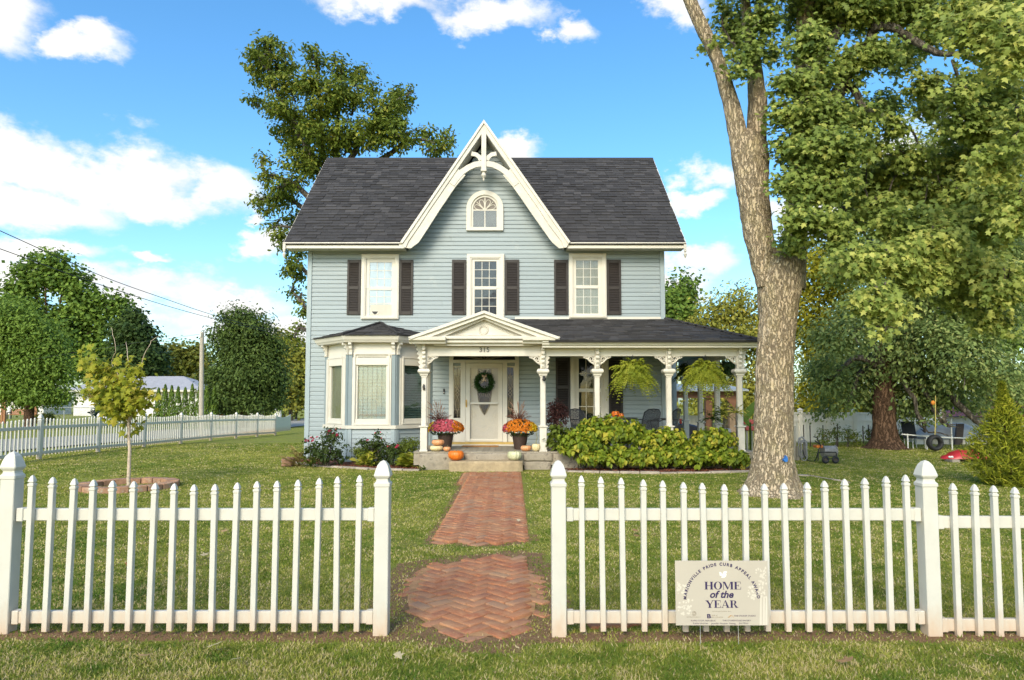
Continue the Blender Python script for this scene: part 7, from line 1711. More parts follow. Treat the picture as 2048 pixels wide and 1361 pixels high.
def glyph(ch):        # high-contrast serif capitals as polygons in a unit-high box -> (polys, width)
    B, t, s = .24, .055, .05
    def st(x0, x1, y0=0., y1=1.): return [(x0, y0), (x1, y0), (x1, y1), (x0, y1)]
    def serif(x0, x1, y): return [(x0, y), (x1, y), (x1, y + s), (x0, y + s)]
    def ell(cx, cy, rx, ry, rx2, ry2): 
        n = 28; return [[(cx + rx * math.cos(2 * math.pi * i / n), cy + ry * math.sin(2 * math.pi * i / n)), (cx + rx * math.cos(2 * math.pi * (i + 1) / n), cy + ry * math.sin(2 * math.pi * (i + 1) / n)), (cx + rx2 * math.cos(2 * math.pi * (i + 1) / n), cy + ry2 * math.sin(2 * math.pi * (i + 1) / n)), (cx + rx2 * math.cos(2 * math.pi * i / n), cy + ry2 * math.sin(2 * math.pi * i / n))] for i in range(n)]
    if ch == 'H': return [st(.08, .08 + B), st(.72, .72 + B), st(.08 + B, .72, .47, .47 + t), serif(0, .40, 0), serif(0, .40, 1 - s), serif(.64, 1.04, 0), serif(.64, 1.04, 1 - s)], 1.04
    if ch == 'O': return ell(.5, .5, .5, .52, .26, .48), 1.0
    if ch == 'M': return [st(.06, .06 + t), [(.06, 1), (.30, 1), (.66, .18), (.58, .0), (.54, 0)], [(.58, 0), (.62, 0), (1.0, .92), (1.0, 1), (.95, 1)], st(.98, .98 + B), serif(0, .20, 0), serif(-.02, .2, 1 - s), serif(.90, 1.30, 0), serif(1.0, 1.30, 1 - s)], 1.30
    if ch == 'E': return [st(.08, .08 + B), st(.30, .80, 0, s), st(.30, .78, 1 - s, 1), st(.30, .56, .48, .48 + t), [(.76, 0), (.82, 0), (.84, .30), (.80, .30)], [(.76, 1), (.80, 1), (.82, .72), (.78, .72)], [(.52, .38), (.57, .38), (.57, .64), (.52, .64)], serif(0, .34, 0), serif(0, .34, 1 - s)], .86
    if ch == 'Y': return [st(.40, .40 + B, 0, .46), [(.02, 1), (.30, 1), (.64, .44), (.40, .44)], [(.56, .44), (.64, .44), (.94, 1), (.88, 1)], serif(.30, .74, 0), serif(-.04, .38, 1 - s), serif(.78, 1.04, 1 - s)], 1.0
    if ch == 'A': return [[(.06, 0), (.11, 0), (.48, .93), (.45, 1)], [(.42, 1), (.54, 1), (.94, 0), (.68, 0)], st(.24, .72, .28, .28 + t), serif(-.02, .22, 0), serif(.58, 1.02, 0)], 1.0
    if ch == 'R': return [st(.08, .08 + B), serif(0, .40, 0), serif(0, .40, 1 - s), st(.30, .52, 1 - s, 1), st(.30, .52, .48, .48 + t), [(.50, 1), (.66, .97), (.76, .87), (.78, .75), (.73, .60), (.62, .50), (.50, .48), (.50, .53), (.54, .62), (.55, .75), (.54, .88), (.50, .95)], [(.46, .50), (.60, .50), (1.0, .0), (.70, 0)], serif(.70, 1.04, 0)], 1.0
def serif_word(word, X0, X1, Ybase, Ytop):
    gs = [glyph(c) for c in word]; gap = .07; W = sum(g[1] for g in gs) + gap * (len(gs) - 1); k = (X1 - X0) / W; x = 0
    for g, w in gs:
        q = MB()
        for i, pl in enumerate(g): q.prism([(su_(X0 + (x + a) * k), sv_(Ybase) + b * (Ybase - Ytop) * Sz) for a, b in pl], 'y', -.0009 - i * .00001, -.0001)
        sput(q.build('lettering', m_navy, None)); x += w + gap
serif_word('HOME', 712, 1305, 633, 510); serif_word('YEAR', 724, 1248, 926, 808)
stext('of the', 978, 764, 112, m_navy, 385, .28, .0018)
stext('SPONSORED BY:', 985, 990, 15, m_greyp, 310); stext('BARBARA KELLY', 527, 1080, 16, m_greyp, 225); stext('B', 772, 1090, 66, m_navy, 62, 0, .0012); stext('ANK of', 862, 1058, 22, m_greyp, 92); stext('BILLINGS', 902, 1088, 22, m_greyp, 195)
stext('THE STICKER STUDIO', 1354, 1066, 26, m_navy, 348); stext('RAPID STOP, REPUBLIC', 682, 1142, 24, m_navy, 396); stext('THE STOREHOUSE BAKERY', 1220, 1140, 24, m_navy, 460)
stext('Kathy Urecher', 637, 1184, 26, m_navy, 246); stext('Jennifer Hooker Young', 1003, 1186, 26, m_navy, 396); stext('Jim Minor', 1334, 1182, 26, m_navy, 156)
q = MB(); q.tube([(su_(1080), -.0008, sv_(1082)), (su_(1122), -.0008, sv_(1045)), (su_(1135), -.0008, sv_(1060))], .0011, 4); q.tube([(su_(1095), -.0008, sv_(1082)), (su_(1140), -.0008, sv_(1040)), (su_(1172), -.0008, sv_(1080))], .0011, 4); sput(q.build('mountain_mark', m_tanp, None))
q = MB()
for k in range(10): a = 2 * math.pi * k / 10; q.tube([(su_(533 + 14 * math.cos(a)), -.0008, sv_(1016 + 14 * math.sin(a))), (su_(533 + 38 * math.cos(a + .4)), -.0008, sv_(1016 + 38 * math.sin(a + .4)))], .0012, 4)
q.tube([(su_(533 + 36 * math.cos(t)), -.0008, sv_(1016 + 36 * math.sin(t))) for t in [i * math.pi / 8 for i in range(17)]], .0007, 4); sput(q.build('flower_mark', m_greyp, None))
sq = [(960, 350), (985, 360), (998, 385), (1015, 382), (1022, 352), (1045, 342), (1078, 346), (1080, 362), (1062, 366), (1070, 392), (1060, 425), (1035, 442), (992, 444), (985, 434), (1002, 424), (985, 412), (962, 408), (955, 398), (968, 392), (955, 372)]
q = MB(); q.prism([(su_(x), sv_(y)) for x, y in sq], 'y', -.0007, -.0001); sput(q.build('squirrel_mark', m_whitep, None))
q = MB(); rs = random.Random(5)
for (x0, x1, y0, y1, n) in ((252, 470, 500, 700, 30), (250, 540, 800, 1030, 34), (1390, 1560, 560, 800, 26), (1530, 1740, 280, 560, 30), (1560, 1740, 560, 760, 22)):
    for _ in range(n):
        cx__, cy__, r = rs.uniform(x0 + 20, x1 - 24), rs.uniform(y0, y1), rs.uniform(10, 24); q.prism([(su_(cx__ + r * rs.uniform(.6, 1.1) * math.cos(a)), sv_(cy__ + r * rs.uniform(.6, 1.1) * math.sin(a))) for a in [i * math.pi / 4 for i in range(8)]], 'y', -.0003 - .000004 * len(q.f) / 10, -.0001)
for x0 in (1610, 1660, 1700): q.prism([(su_(x0), sv_(760)), (su_(x0 + 22), sv_(760)), (su_(x0 + 14), sv_(1200)), (su_(x0 - 22), sv_(1200))], 'y', -.0003, -.0001)
o = sput(q.build('tree_print', m_palep, None)); o['kind'] = 'stuff'
for X in (632, 1245): q = MB(); q.tube([(su_(X), .003, sv_(1100)), (su_(X), .003, -.20)], .0018, 5); sput(q.build('wire_stake', M('galvanised_wire', (.6, .6, .58), .4, .1, 8, 0, metal=.6), None))

# ------------------------------------------------------------------ left: street side
m_pole = M('weathered_pole', (.40, .36, .29), .9, .2, 6, .4, 30, stretch=(4, 4, .4))
pb = P(403.5, 830, 35.2); pb.z = gz(0, 35); pt_ = P(404, 665, 35.2); up = thing('utility_pole', 'grey wooden utility pole beyond the side fence', 'pole', pb)
q = MB(); q.tube([pb, pb.lerp(pt_, .5), pt_], [.13, .115, .10], 12); q.build('shaft', m_pole, up, smooth=True); q = MB(); q.box(pt_.x - .03, pt_.x + .03, pt_.y - .16, pt_.y - .1, pt_.z - .25, pt_.z - .05); q.build('insulator', m_trim, up)
m_wire = M('dark_cable', (.03, .03, .032), .6, .1, 4, 0)
def wire(label, pts, r=.014):
    q = MB(); q.tube([Vector(p) for p in pts], r, 5); tag(q.build('overhead_wire', m_wire, None), label, 'cable')
w0, w1_, w2_, w3_ = P(-120, 408, 18.5), P(0, 462, 21), P(425, 630, 36.5), P(612, 674, 53)
def cat(pts, n=24, sag=0.0):
    out = []; m = len(pts) - 1
    for i in range(n + 1):
        t = i / n * m; k = min(int(t), m - 1); f = t - k; out.append(pts[k].lerp(pts[k + 1], f))
    return out
q0 = MB(); q = limb(q0, [w0, w1_, P(200, 551, 26), P(330, 598, 31), w2_, P(520, 656, 43.5), w3_, P(640, 680, 58)], .014, .014, 5); tag(q0.build('overhead_wire', m_wire, None), 'upper dark overhead cable crossing the sky at the left', 'cable')
q0 = MB(); limb(q0, [P(-120, 458, 18.5), P(0, 498, 21), P(180, 563, 25.5), P(330, 611, 31), P(428, 638, 36.5), P(520, 660, 43.5), P(612, 682, 53)], .014, .014, 5); tag(q0.build('overhead_wire', m_wire, None), 'lower dark overhead cable crossing the sky at the left', 'cable')
q0 = MB(); limb(q0, [pt_ - Vector((0, .12, .1)), P(330, 679, 36), P(260, 688, 37), P(60, 720, 40)], .008, .008, 5); tag(q0.build('overhead_wire', m_wire, None), 'thin sagging wire running left from the utility pole top', 'cable')
# white bungalow far off
HY = 88; hx0, hx1 = P(148, 800, HY).x, P(398, 800, HY).x; hz0, hz1 = -.3, P(150, 781, HY).z; hr = P(190, 756, HY).z
hs = thing('bungalow', 'far white single-storey house with grey roof behind the chain fence', 'house', (hx0, HY, -.3)); m_wsid = M('white_siding', (.72, .69, .66), .6, .05, 1, .1)
q = MB(); q.box(hx0, hx1, HY, HY + 8, hz0, hz1); q.build('wall', m_wsid, hs)
for k in range(14):
    z = hz0 + .2 + k * .2
    if z + .2 < hz1: q = MB(); q.hexa([(hx0, HY - .03, z), (hx1, HY - .03, z), (hx1, HY - .001, z), (hx0, HY - .001, z), (hx0, HY - .01, z + .19), (hx1, HY - .01, z + .19), (hx1, HY - .001, z + .19), (hx0, HY - .001, z + .19)]); q.build('plank', m_wsid, hs)
m_groof = M('grey_roof', (.33, .33, .36), .8, .1, 2, .2)
q = MB(); ov = 1.0; q.add([(hx0 - ov, HY - ov, hz1), (hx1 + ov, HY - ov, hz1), (hx1 + ov, HY + 9, hz1), (hx0 - ov, HY + 9, hz1), (hx0 + 3.2, HY + 4, hr + .35), (hx1 - 4, HY + 4, hr + .35)], [(0, 1, 5, 4), (1, 2, 5), (2, 3, 4, 5), (3, 0, 4), (3, 2, 1, 0)]); q.build('roof', m_groof, hs)
q = MB(); q.box(hx0 - ov - .02, hx1 + ov + .02, HY - ov - .1, HY - ov - .02, hz1 - .2, hz1 + .03); q.build('fascia', m_trim, hs)
a, b = P(167, 790, HY), P(174, 790, HY); q = MB(); q.box(a.x, b.x, HY - .08, HY - .035, P(170, 800, HY).z, P(170, 784, HY).z); q.build('shutter', M('navy_shutter', (.02, .025, .06), .5), hs)
a, b = P(177, 790, HY), P(197, 790, HY); q = MB(); frame_box(q, a.x - .1, b.x + .1, P(170, 797.5, HY).z, P(170, 786, HY).z, .1, HY - .09, HY - .035); wq = q.build('window', m_trim, hs); q = MB(); q.box(a.x, b.x, HY - .06, HY - .036, P(170, 796.5, HY).z, P(170, 787, HY).z); q.build('pane', m_glassd, wq); q = MB(); q.box(a.x, b.x, HY - .0355, HY - .032, P(170, 796.5, HY).z, P(170, 787, HY).z); q.build('backing', m_dark, wq)
# another white outbuilding at the far left
OY = 95; a, b = P(-30, 800, OY).x, P(88, 800, OY).x; ob = thing('garage', 'low white garage at the far left under the broad tree', 'building', (a, OY, -.3)); q = MB(); q.box(a, b, OY, OY + 6, -.4, P(0, 800, OY).z); q.build('wall', m_wsid, ob); q = MB(); q.prism([(OY - .5, P(0, 801, OY).z), (OY + 3, P(0, 785, OY).z), (OY + 6.5, P(0, 801, OY).z)], 'x', a - .5, b + .5); q.build('roof', m_groof, ob); q = MB(); q.box(P(25, 800, OY).x, P(55, 800, OY).x, OY - .06, OY - .01, -.3, P(0, 806, OY).z); q.build('garage_door', m_panelw, ob)
# chain-link fence
CY_ = 72; cf = thing('chain_link_fence', 'thin grey chain-link fence far off before the white house', 'fence', (P(60, 838, CY_).x, CY_, -.25)); m_galv = M('galvanised_pipe', (.42, .42, .40), .5, .1, 4, 0, metal=.4)
xs_f = [P(x, 820, CY_).x for x in (20, 73, 128.5, 184, 240)]; zt_f = P(100, 815.5, CY_).z; zb_f = P(100, 839, CY_).z
for x in xs_f: q = MB(); q.tube([(x, CY_, zb_f - .1), (x, CY_, zt_f + .03)], .05, 6); q.build('post', m_galv, cf)
q = MB(); q.tube([(xs_f[0], CY_, zt_f), (xs_f[-1], CY_, zt_f)], .035, 6); q.build('top_rail', m_galv, cf).name = 'rail'
q = MB(); n_ = 90
for k in range(n_):
    x = xs_f[0] + (xs_f[-1] - xs_f[0]) * k / n_
    for s in (-1, 1): q.tube([(x, CY_ + .01, zb_f), (x + s * .9, CY_ + .01, zt_f)], .006, 3, cap=False)
o = q.build('wire_mesh', m_galv, cf, fix=False); o['kind'] = 'stuff'
# brown garden bench and swing posts
m_cedarw = M('reddish_timber', (.30, .135, .060), .7, .2, 8, .3, 30)
BYb = 62; a, b = P(15, 838, BYb), P(53, 838, BYb); bz = P(30, 839, BYb).z; bn = thing('bench', 'long reddish wooden bench seen beyond the side fence at the far left', 'bench', (a.x, BYb, bz))
for k in range(4): q = MB(); z = bz + .42 + k * .13; q.box(a.x, b.x, BYb + .3 + .02 * k, BYb + .34 + .02 * k, z, z + .115); q.build('slat', m_cedarw, bn)
for k in range(3): q = MB(); q.box(a.x, b.x, BYb - .15 + k * .15, BYb - .03 + k * .15, bz + .40, bz + .44); q.build('slat', m_cedarw, bn)
for x in (a.x + .04, b.x - .10): q = MB(); q.prism([(BYb - .2, bz), (BYb - .12, bz), (BYb - .12, bz + .55), (BYb + .28, bz + .6), (BYb + .30, bz), (BYb + .36, bz), (BYb + .40, bz + .95), (BYb + .34, bz + .95), (BYb + .28, bz + .66), (BYb - .2, bz + .62)], 'x', x, x + .06); q.build('end_frame', m_black, bn)
for px, lab in ((5, 'square reddish timber post at the left edge of the picture'), (68, 'pair of reddish timber posts right of the long bench')):
    c = P(px, 838, 56); tpz = P(px, 796, 56).z; root = thing('timber_post', lab, 'post', (c.x, 56, -.25))
    for k in range(2): q = MB(); q.box(c.x - .18 + .2 * k, c.x - .02 + .2 * k, 56, 56.16, -.3, tpz); q.build('upright', m_cedarw, root)
shrub('low_shrub', 'low olive shrub behind the side fence near the timber posts', [(95, 836, 16, 8), (80, 838, 14, 6)], 900, .2, L_OLIVE, 48, clump=.12)
shrub('spruce', 'small dark blue spruce beside the far white house', [(205, 818, 14, 14), (208, 805, 8, 14), (203, 828, 18, 8)], 1800, .24, M_leaf('spruce_needle', (.010, .03, .025), (.03, .06, .05), .6, .1), 60, clump=.15)
# garden shop clutter behind the far end of the side fence
GYc = 60
def tub(label, px, py0, py1, w, mat, nm='garden_tub'):
    c = P(px, py1, GYc); h = P(px, py0, GYc).z - c.z; r = PX(w / 2, GYc); root = thing(nm, label, 'planter', (c.x, GYc, c.z)); q = MB(); q.lathe([(r * .8, 0), (r, h), (r * 1.08, h), (r * 1.08, h * .9), (r * .9, h * .9)], 12, (c.x, GYc, c.z)); q.build('tub', mat, root, smooth=True)
    pts = np.array([c.x, GYc, c.z + h]) + RNG.normal(size=(120, 3)) * np.array([r * .7, r * .7, .2]); cards('foliage', pts, RNG.uniform(.15, .3, 120), RNG.normal(size=(120, 3)), 'leaf', RNG.random(120), L_MID, root)
m_terr = M('terracotta', (.42, .13, .05), .8, .2, 8, .2)
tub('white tub with plants beyond the side fence, nearest the pole', 463, 826, 836, 9, m_wsid); tub('orange trough with plants beyond the side fence', 438, 829, 836, 18, m_terr); tub('white tub with plants beyond the side fence under the round tree', 503, 824, 836, 8, m_wsid); tub('pale barrel planter beyond the far fence panels', 520, 824, 836, 13, m_panelw); tub('white crate planter just before the last fence post', 558, 822, 836, 11, m_wsid)
pvY = 70; a, b = P(560, 820, pvY).x, P(625, 820, pvY).x; pv = thing('pavilion', 'far low shed with white metal roof and dark posts near the house corner', 'shed', (a, pvY, -.3)); q = MB(); q.prism([(pvY - 1, P(0, 819, pvY).z), (pvY + 2, P(0, 812, pvY).z), (pvY + 5, P(0, 819, pvY).z), (pvY + 5, P(0, 820, pvY).z), (pvY - 1, P(0, 820, pvY).z)], 'x', a - .3, b); q.build('roof', m_wsid, pv)
for px in (566, 590, 612): x = P(px, 820, pvY).x; q = MB(); q.box(x, x + .2, pvY, pvY + .2, -.4, P(0, 820, pvY).z); q.build('post', m_dark, pv)
q = MB(); q.box(P(596, 820, pvY).x, b, pvY + 3.5, pvY + 4, -.4, P(0, 822, pvY).z); q.build('wall', m_panelw, pv)

# ------------------------------------------------------------------ right: back yard
ends = [(1560, 890), (1602, 891), (1657, 892), (1710, 893), (1766, 894), (1822, 895), (1880, 896)]
m_pvc = M('white_fence_panel', (.82, .78, .70), .5, .05, 2, .05)
fpts = [G(x, y + 2) for x, y in ends]; fpts = [Vector((p.x, 25.2 + .45 * i, 0)) for i, p in enumerate(P(e[0], 890, 25.2 + .45 * i) for i, e in enumerate(ends))]
pf = thing('privacy_fence', 'white solid panel fence behind the garden rows, left of the shade tree', 'fence', fpts[0]); FH = 1.14
for p, z in zip(fpts, ends):
    zb_ = gz(0, p.y); q = MB(); q.sqlathe([(.075, zb_ - .1), (.075, zb_ + FH + .10), (.09, zb_ + FH + .11), (.09, zb_ + FH + .13), (.02, zb_ + FH + .19)], (p.x, p.y, 0)); q.build('post', m_pvc, pf)
for p, q_ in zip(fpts, fpts[1:]):
    zb_ = gz(0, p.y); d = q_ - p; n_ = 5
    for zz in (.08, FH * .72, FH - .04): 
        q = MB(); q.hexa([(p.x, p.y - .04, zb_ + zz), (q_.x, q_.y - .04, zb_ + zz), (q_.x, q_.y + .04, zb_ + zz), (p.x, p.y + .04, zb_ + zz), (p.x, p.y - .04, zb_ + zz + .07), (q_.x, q_.y - .04, zb_ + zz + .07), (q_.x, q_.y + .04, zb_ + zz + .07), (p.x, p.y + .04, zb_ + zz + .07)]); q.build('rail', m_pvc, pf)
    for k in range(n_):
        A, B = p.lerp(q_, (k + .03) / n_), p.lerp(q_, (k + .97) / n_); q = MB(); q.hexa([(A.x, A.y - .015, zb_ + .05), (B.x, B.y - .015, zb_ + .05), (B.x, B.y + .015, zb_ + .05), (A.x, A.y + .015, zb_ + .05), (A.x, A.y - .015, zb_ + FH), (B.x, B.y - .015, zb_ + FH), (B.x, B.y + .015, zb_ + FH), (A.x, A.y + .015, zb_ + FH)]); q.build('board', m_pvc, pf)
m_stake = M('dark_stake', (.06, .045, .035), .8, .2, 8, .2)
for i, (px, y0) in enumerate(((1621, 851), (1608, 850), (1647, 851), (1676, 848), (1727, 852), (1738, 850))):
    c = P(px, 893, 23.6); c.z = gz(0, 23.6); q = MB(); q.tube([(c.x, 23.6, c.z - .05), (c.x, 23.6, P(px, y0, 23.6).z)], .018, 6)
    tag(q.build('garden_stake', m_stake, None), f"thin dark garden stake, {('second', 'first', 'third', 'fourth', 'fifth', 'sixth')[i]} from the left before the white panel fence", 'stake', 'garden stakes')
L_TOM = M_leaf('garden_leaf', (.05, .10, .018), (.22, .27, .045), .5, .3, (.25, .16, .06))
for i, (px, py, rx, ry, lab) in enumerate(((1645, 872, 12, 16, 'thin staked garden plant left of the row, wilting'), (1672, 866, 14, 22, 'tallest staked garden plant, leafy green'), (1695, 872, 12, 18, 'staked garden plant right of the tallest one'), (1714, 880, 12, 14, 'short bushy garden plant in the middle of the row'), (1738, 868, 12, 22, 'tall browning garden plant beside the thick trunk'), (1800, 866, 16, 22, 'leafy garden plant right of the thick trunk'))):
    shrub('garden_plant', lab, [(px, py, rx, ry), (px + 3, py + 8, rx * .8, ry * .6)], 200, .085, L_TOM, 23.4, clump=.09, group='staked plants along the fence', cat='plant')
# hose post
hp_ = G(1592, 921); hy = hp_.y; ho = thing('hose_stand', 'weathered post with a grey garden hose looped over it beside the maple', 'hose stand', hp_)
for px, w, y0 in ((1590, .035, 852), (1595, .05, 893), (1584, .03, 896)): c = P(px, 921, hy); q = MB(); q.box(c.x - w, c.x + w, hy - .03, hy + .03, -.05, P(px, y0, hy).z); q.build('post', m_pole, ho)
m_hose = M('grey_hose', (.30, .29, .28), .5, .2, 20, .1)
for k in range(7):
    c = P(1603 + random.uniform(-2, 2), 885 + k * 1.5, hy - .05); rx_, rz_ = random.uniform(.06, .12), random.uniform(.18, .30); q = MB(); q.tube([(c.x + rx_ * math.sin(t) + .02 * math.sin(3 * t), c.y - .02 * k, c.z - .1 + rz_ * math.cos(t)) for t in [i * math.pi / 10 for i in range(21)]], .013, 6); q.build('hose', m_hose, ho, smooth='all', fix=False)
q = MB(); c = P(1600, 918, hy); limb(q, [P(1605, 900, hy - .1), P(1610, 915, hy - .15), P(1618, 922, hy - .2), P(1630, 921.5, hy - .4), P(1636, 905, hy - .5)], .013, .013, 6); q.build('hose', m_black, ho, smooth='all')
# pressure washer cart
wp = G(1660, 927); wy = wp.y; ct_ = thing('hose_cart', 'black wheeled hose-reel cart with orange trim on the back lawn', 'cart', wp)
def W_(px, py, dy=0): return P(px, py, wy + dy)
for px in (1651, 1671):
    for dy in (-.16, .2):
        c = W_(px, 920, dy); q = MB(); q.tube([c + Vector((0.062 * math.cos(t), 0, .062 * math.sin(t))) for t in [i * math.pi / 10 for i in range(21)]], .03, 8); wl = q.build('wheel', m_black, ct_, smooth='all'); q = MB(); q.lathe([(.0, -.015), (.05, -.015), (.05, .015), (0, .015)], 12, cap=False); q.xform(Matrix.Translation(c) @ Matrix.Rotation(R(90), 4, 'X')); q.build('hub', m_stake, wl)
q = MB(); c = W_(1658, 903); q.lathe([(.15, -.16), (.15, -.15), (.10, -.14), (.115, -.05), (.12, .05), (.10, .14), (.15, .15), (.15, .16)], 20); q.xform(Matrix.Translation(c) @ Matrix.Rotation(R(90), 4, 'Y')); q.build('reel', m_hose, ct_, smooth=True)
for k in range(9): q = MB(); x_ = c.x - .13 + k * .032; q.tube([(x_ + .006 * math.sin(2 * t), c.y + .122 * math.cos(t), c.z + .122 * math.sin(t)) for t in [i * math.pi / 8 for i in range(17)]], .014, 6); q.build('hose_coil', m_hose, ct_, smooth='all', fix=False)
for dy in (-.14, .14):
    q = MB(); q.tube([W_(1636, 922, dy), W_(1637, 900, dy), W_(1642, 893, dy), W_(1634, 876, dy), W_(1628, 874, dy)], .014, 6); q.tube([W_(1637, 905, dy), W_(1672, 905, dy), W_(1675, 918, dy)], .014, 6); q.tube([W_(1645, 918, dy), W_(1675, 918, dy)], .014, 6); q.build('frame', m_black, ct_)
q = MB(); q.tube([W_(1628, 874, -.14), W_(1628, 874, .14)], .016, 6); q.hexa([W_(1630, 884, -.12), W_(1643, 892, -.12), W_(1643, 892, .12), W_(1630, 884, .12), W_(1629, 880, -.12), W_(1640, 888, -.12), W_(1640, 888, .12), W_(1629, 880, .12)]); q.build('handle', m_black, ct_)
q = MB(); a, b = W_(1629, 896), W_(1642, 890); q.box(a.x, b.x, wy - .12, wy + .1, a.z, b.z); q.build('casing', M('orange_plastic', (.62, .17, .02), .45), ct_, bevel=.02, seg=2)
# tyre swing
TY = 20.6; tcn = P(1870, 886, TY); ts = thing('tyre_swing', 'black tyre hanging as a swing on a yellow rope from the shade tree', 'swing', tcn); r = PX(12, TY)
q = MB(); q.tube([tcn + Vector((r * math.cos(t), 0, r * math.sin(t))) for t in [i * math.pi / 16 for i in range(33)]], PX(4.2, TY), 12); q.v = [(v[0], tcn.y + (v[1] - tcn.y) * 1.7, v[2]) for v in q.v]; q.build('tyre', M('tyre_rubber', (.02, .02, .02), .7, .2, 20, .4, 40), ts, smooth='all')
q = MB(); q.tube([tcn + Vector((0, 0, r - .02)), P(1871, 850, TY), P(1871, 790, TY)], .013, 6); q.build('rope', M('yellow_rope', (.50, .40, .12), .8), ts); q = MB(); q.ball(P(1866, 806, TY), (.06, .05, .07), 8, 6); q.build('knot', M('orange_knot', (.62, .22, .03), .7), ts)
# white pole frame
m_wp = M('white_pipe', (.66, .66, .64), .4, .06, 4, 0); FYp = 22.0; fr_ = thing('pole_frame', 'low white pipe frame standing behind the tyre swing', 'frame', P(1880, 903, FYp))
q = MB(); q.tube([P(1803, 869, FYp), P(1853, 873, FYp), P(1902, 876, FYp), P(1970, 878, FYp)], .022, 8); q.build('rail', m_wp, fr_)
for px, y0 in ((1815, 868), (1853, 872), (1902, 838), (1943, 876), (1963, 877)): q = MB(); p = P(px, y0, FYp); q.tube([p, (p.x, FYp, gz(0, FYp) - .05)], .020, 8); q.build('leg', m_wp if px != 1943 else m_black, fr_)
# tarp-covered heap, loungers, purple roof
def M_tarp(): return M('grey_tarp', (.34, .35, .36), .7, .2, 3, .5, 8)
TPY = 25; tp_ = thing('tarp_shed', 'grey tarp-covered shelter with pale sides behind the tyre swing', 'shelter', P(1900, 900, TPY)); q = MB(); n_ = 18; V = []
for i in range(n_ + 1):
    px = 1828 + (1985 - 1828) * i / n_; top_y = np.interp(px, [1828, 1850, 1900, 1925, 1960, 1985], [868, 848, 846, 846, 860, 872]); 
    for yy, dy in ((top_y, 2.2), (top_y + 1.5, .6), (top_y + 12, .2), (879, 0.05 * math.sin(i * 1.7))): p = P(px, yy, TPY + dy); V.append(tuple(p))
q.add(V, [(i * 4 + k, (i + 1) * 4 + k, (i + 1) * 4 + k + 1, i * 4 + k + 1) for i in range(n_) for k in range(3)]); q.build('tarp', M_tarp(), tp_, smooth='all', fix=False)
for k in range(9):
    a, b = P(1832 + k * 17, 900, TPY + .1), P(1832 + (k + 1) * 17 - 1, 900, TPY + .1); q = MB(); q.box(a.x, b.x, TPY + .1, TPY + .16, -.1, P(0, 878, TPY).z); q.build('side_panel', m_panelw if k % 3 else m_wsid, tp_)
q = MB(); a = P(1914, 903, TPY - .5); b = P(1922, 848, TPY - .1); q.hexa([(a.x - .12, TPY - .6, 0), (a.x + .14, TPY - .6, 0), (a.x + .14, TPY - .5, 0), (a.x - .12, TPY - .5, 0), (b.x - .12, TPY - .1, b.z), (b.x + .12, TPY - .1, b.z), (b.x + .12, TPY, b.z), (b.x - .12, TPY, b.z)]); q.build('leaning_board', m_stake, tp_)
PRY = 42; pr_ = thing('purple_roofed_barn', 'building with a dull purple roof far behind the shade tree', 'building', P(1910, 860, PRY)); a, b = P(1850, 840, PRY).x, P(1985, 840, PRY).x; q = MB(); q.prism([(PRY, P(0, 847, PRY).z), (PRY + 4, P(0, 800, PRY).z), (PRY + 8, P(0, 847, PRY).z)], 'x', a, b); q.build('roof', M('purple_metal', (.19, .095, .15), .6, .1, 2), pr_); q = MB(); q.box(a + .3, b - .3, PRY + .4, PRY + 7.6, -.4, P(0, 847.5, PRY).z); q.build('wall', m_panelw, pr_)
wbY = 36; wb_ = thing('cottage', 'white cottage with red roof edge cut off by the right picture border', 'building', P(2040, 870, wbY)); a = P(2033, 860, wbY).x; q = MB(); q.box(a, a + 6, wbY, wbY + 6, -.4, P(0, 838, wbY).z); q.build('wall', m_wsid, wb_); q = MB(); q.prism([(a - .4, P(0, 836, wbY).z), (a + 3, P(0, 780, wbY).z), (a + 6.4, P(0, 836, wbY).z)], 'y', wbY - .4, wbY + 6); q.build('roof', M('red_roof', (.32, .07, .05), .6), wb_)
lc = P(1832, 897, 22.6); dc = thing('garden_chair', 'dark reclining garden chair behind the pole frame', 'chair', (lc.x, 22.6, gz(0, 22.6)))
q = MB(); q.hexa([(lc.x - .22, 22.4, .32), (lc.x + .22, 22.4, .32), (lc.x + .22, 22.9, .30), (lc.x - .22, 22.9, .30), (lc.x - .22, 22.4, .36), (lc.x + .22, 22.4, .36), (lc.x + .22, 22.9, .34), (lc.x - .22, 22.9, .34)]); q.build('seat', m_mesh, dc); q = MB(); q.hexa([(lc.x - .22, 22.9, .32), (lc.x + .22, 22.9, .32), (lc.x + .22, 22.94, .32), (lc.x - .22, 22.94, .32), (lc.x - .12, 23.2, .85), (lc.x + .32, 23.2, .85), (lc.x + .32, 23.24, .85), (lc.x - .12, 23.24, .85)]); q.build('backrest', m_mesh, dc)
for s in (-.2, .2):
    for yy in (22.42, 22.9): q = MB(); q.tube([(lc.x + s, yy, .34), (lc.x + s, yy, -.05)], .014, 5); q.build('leg', m_wp, dc)
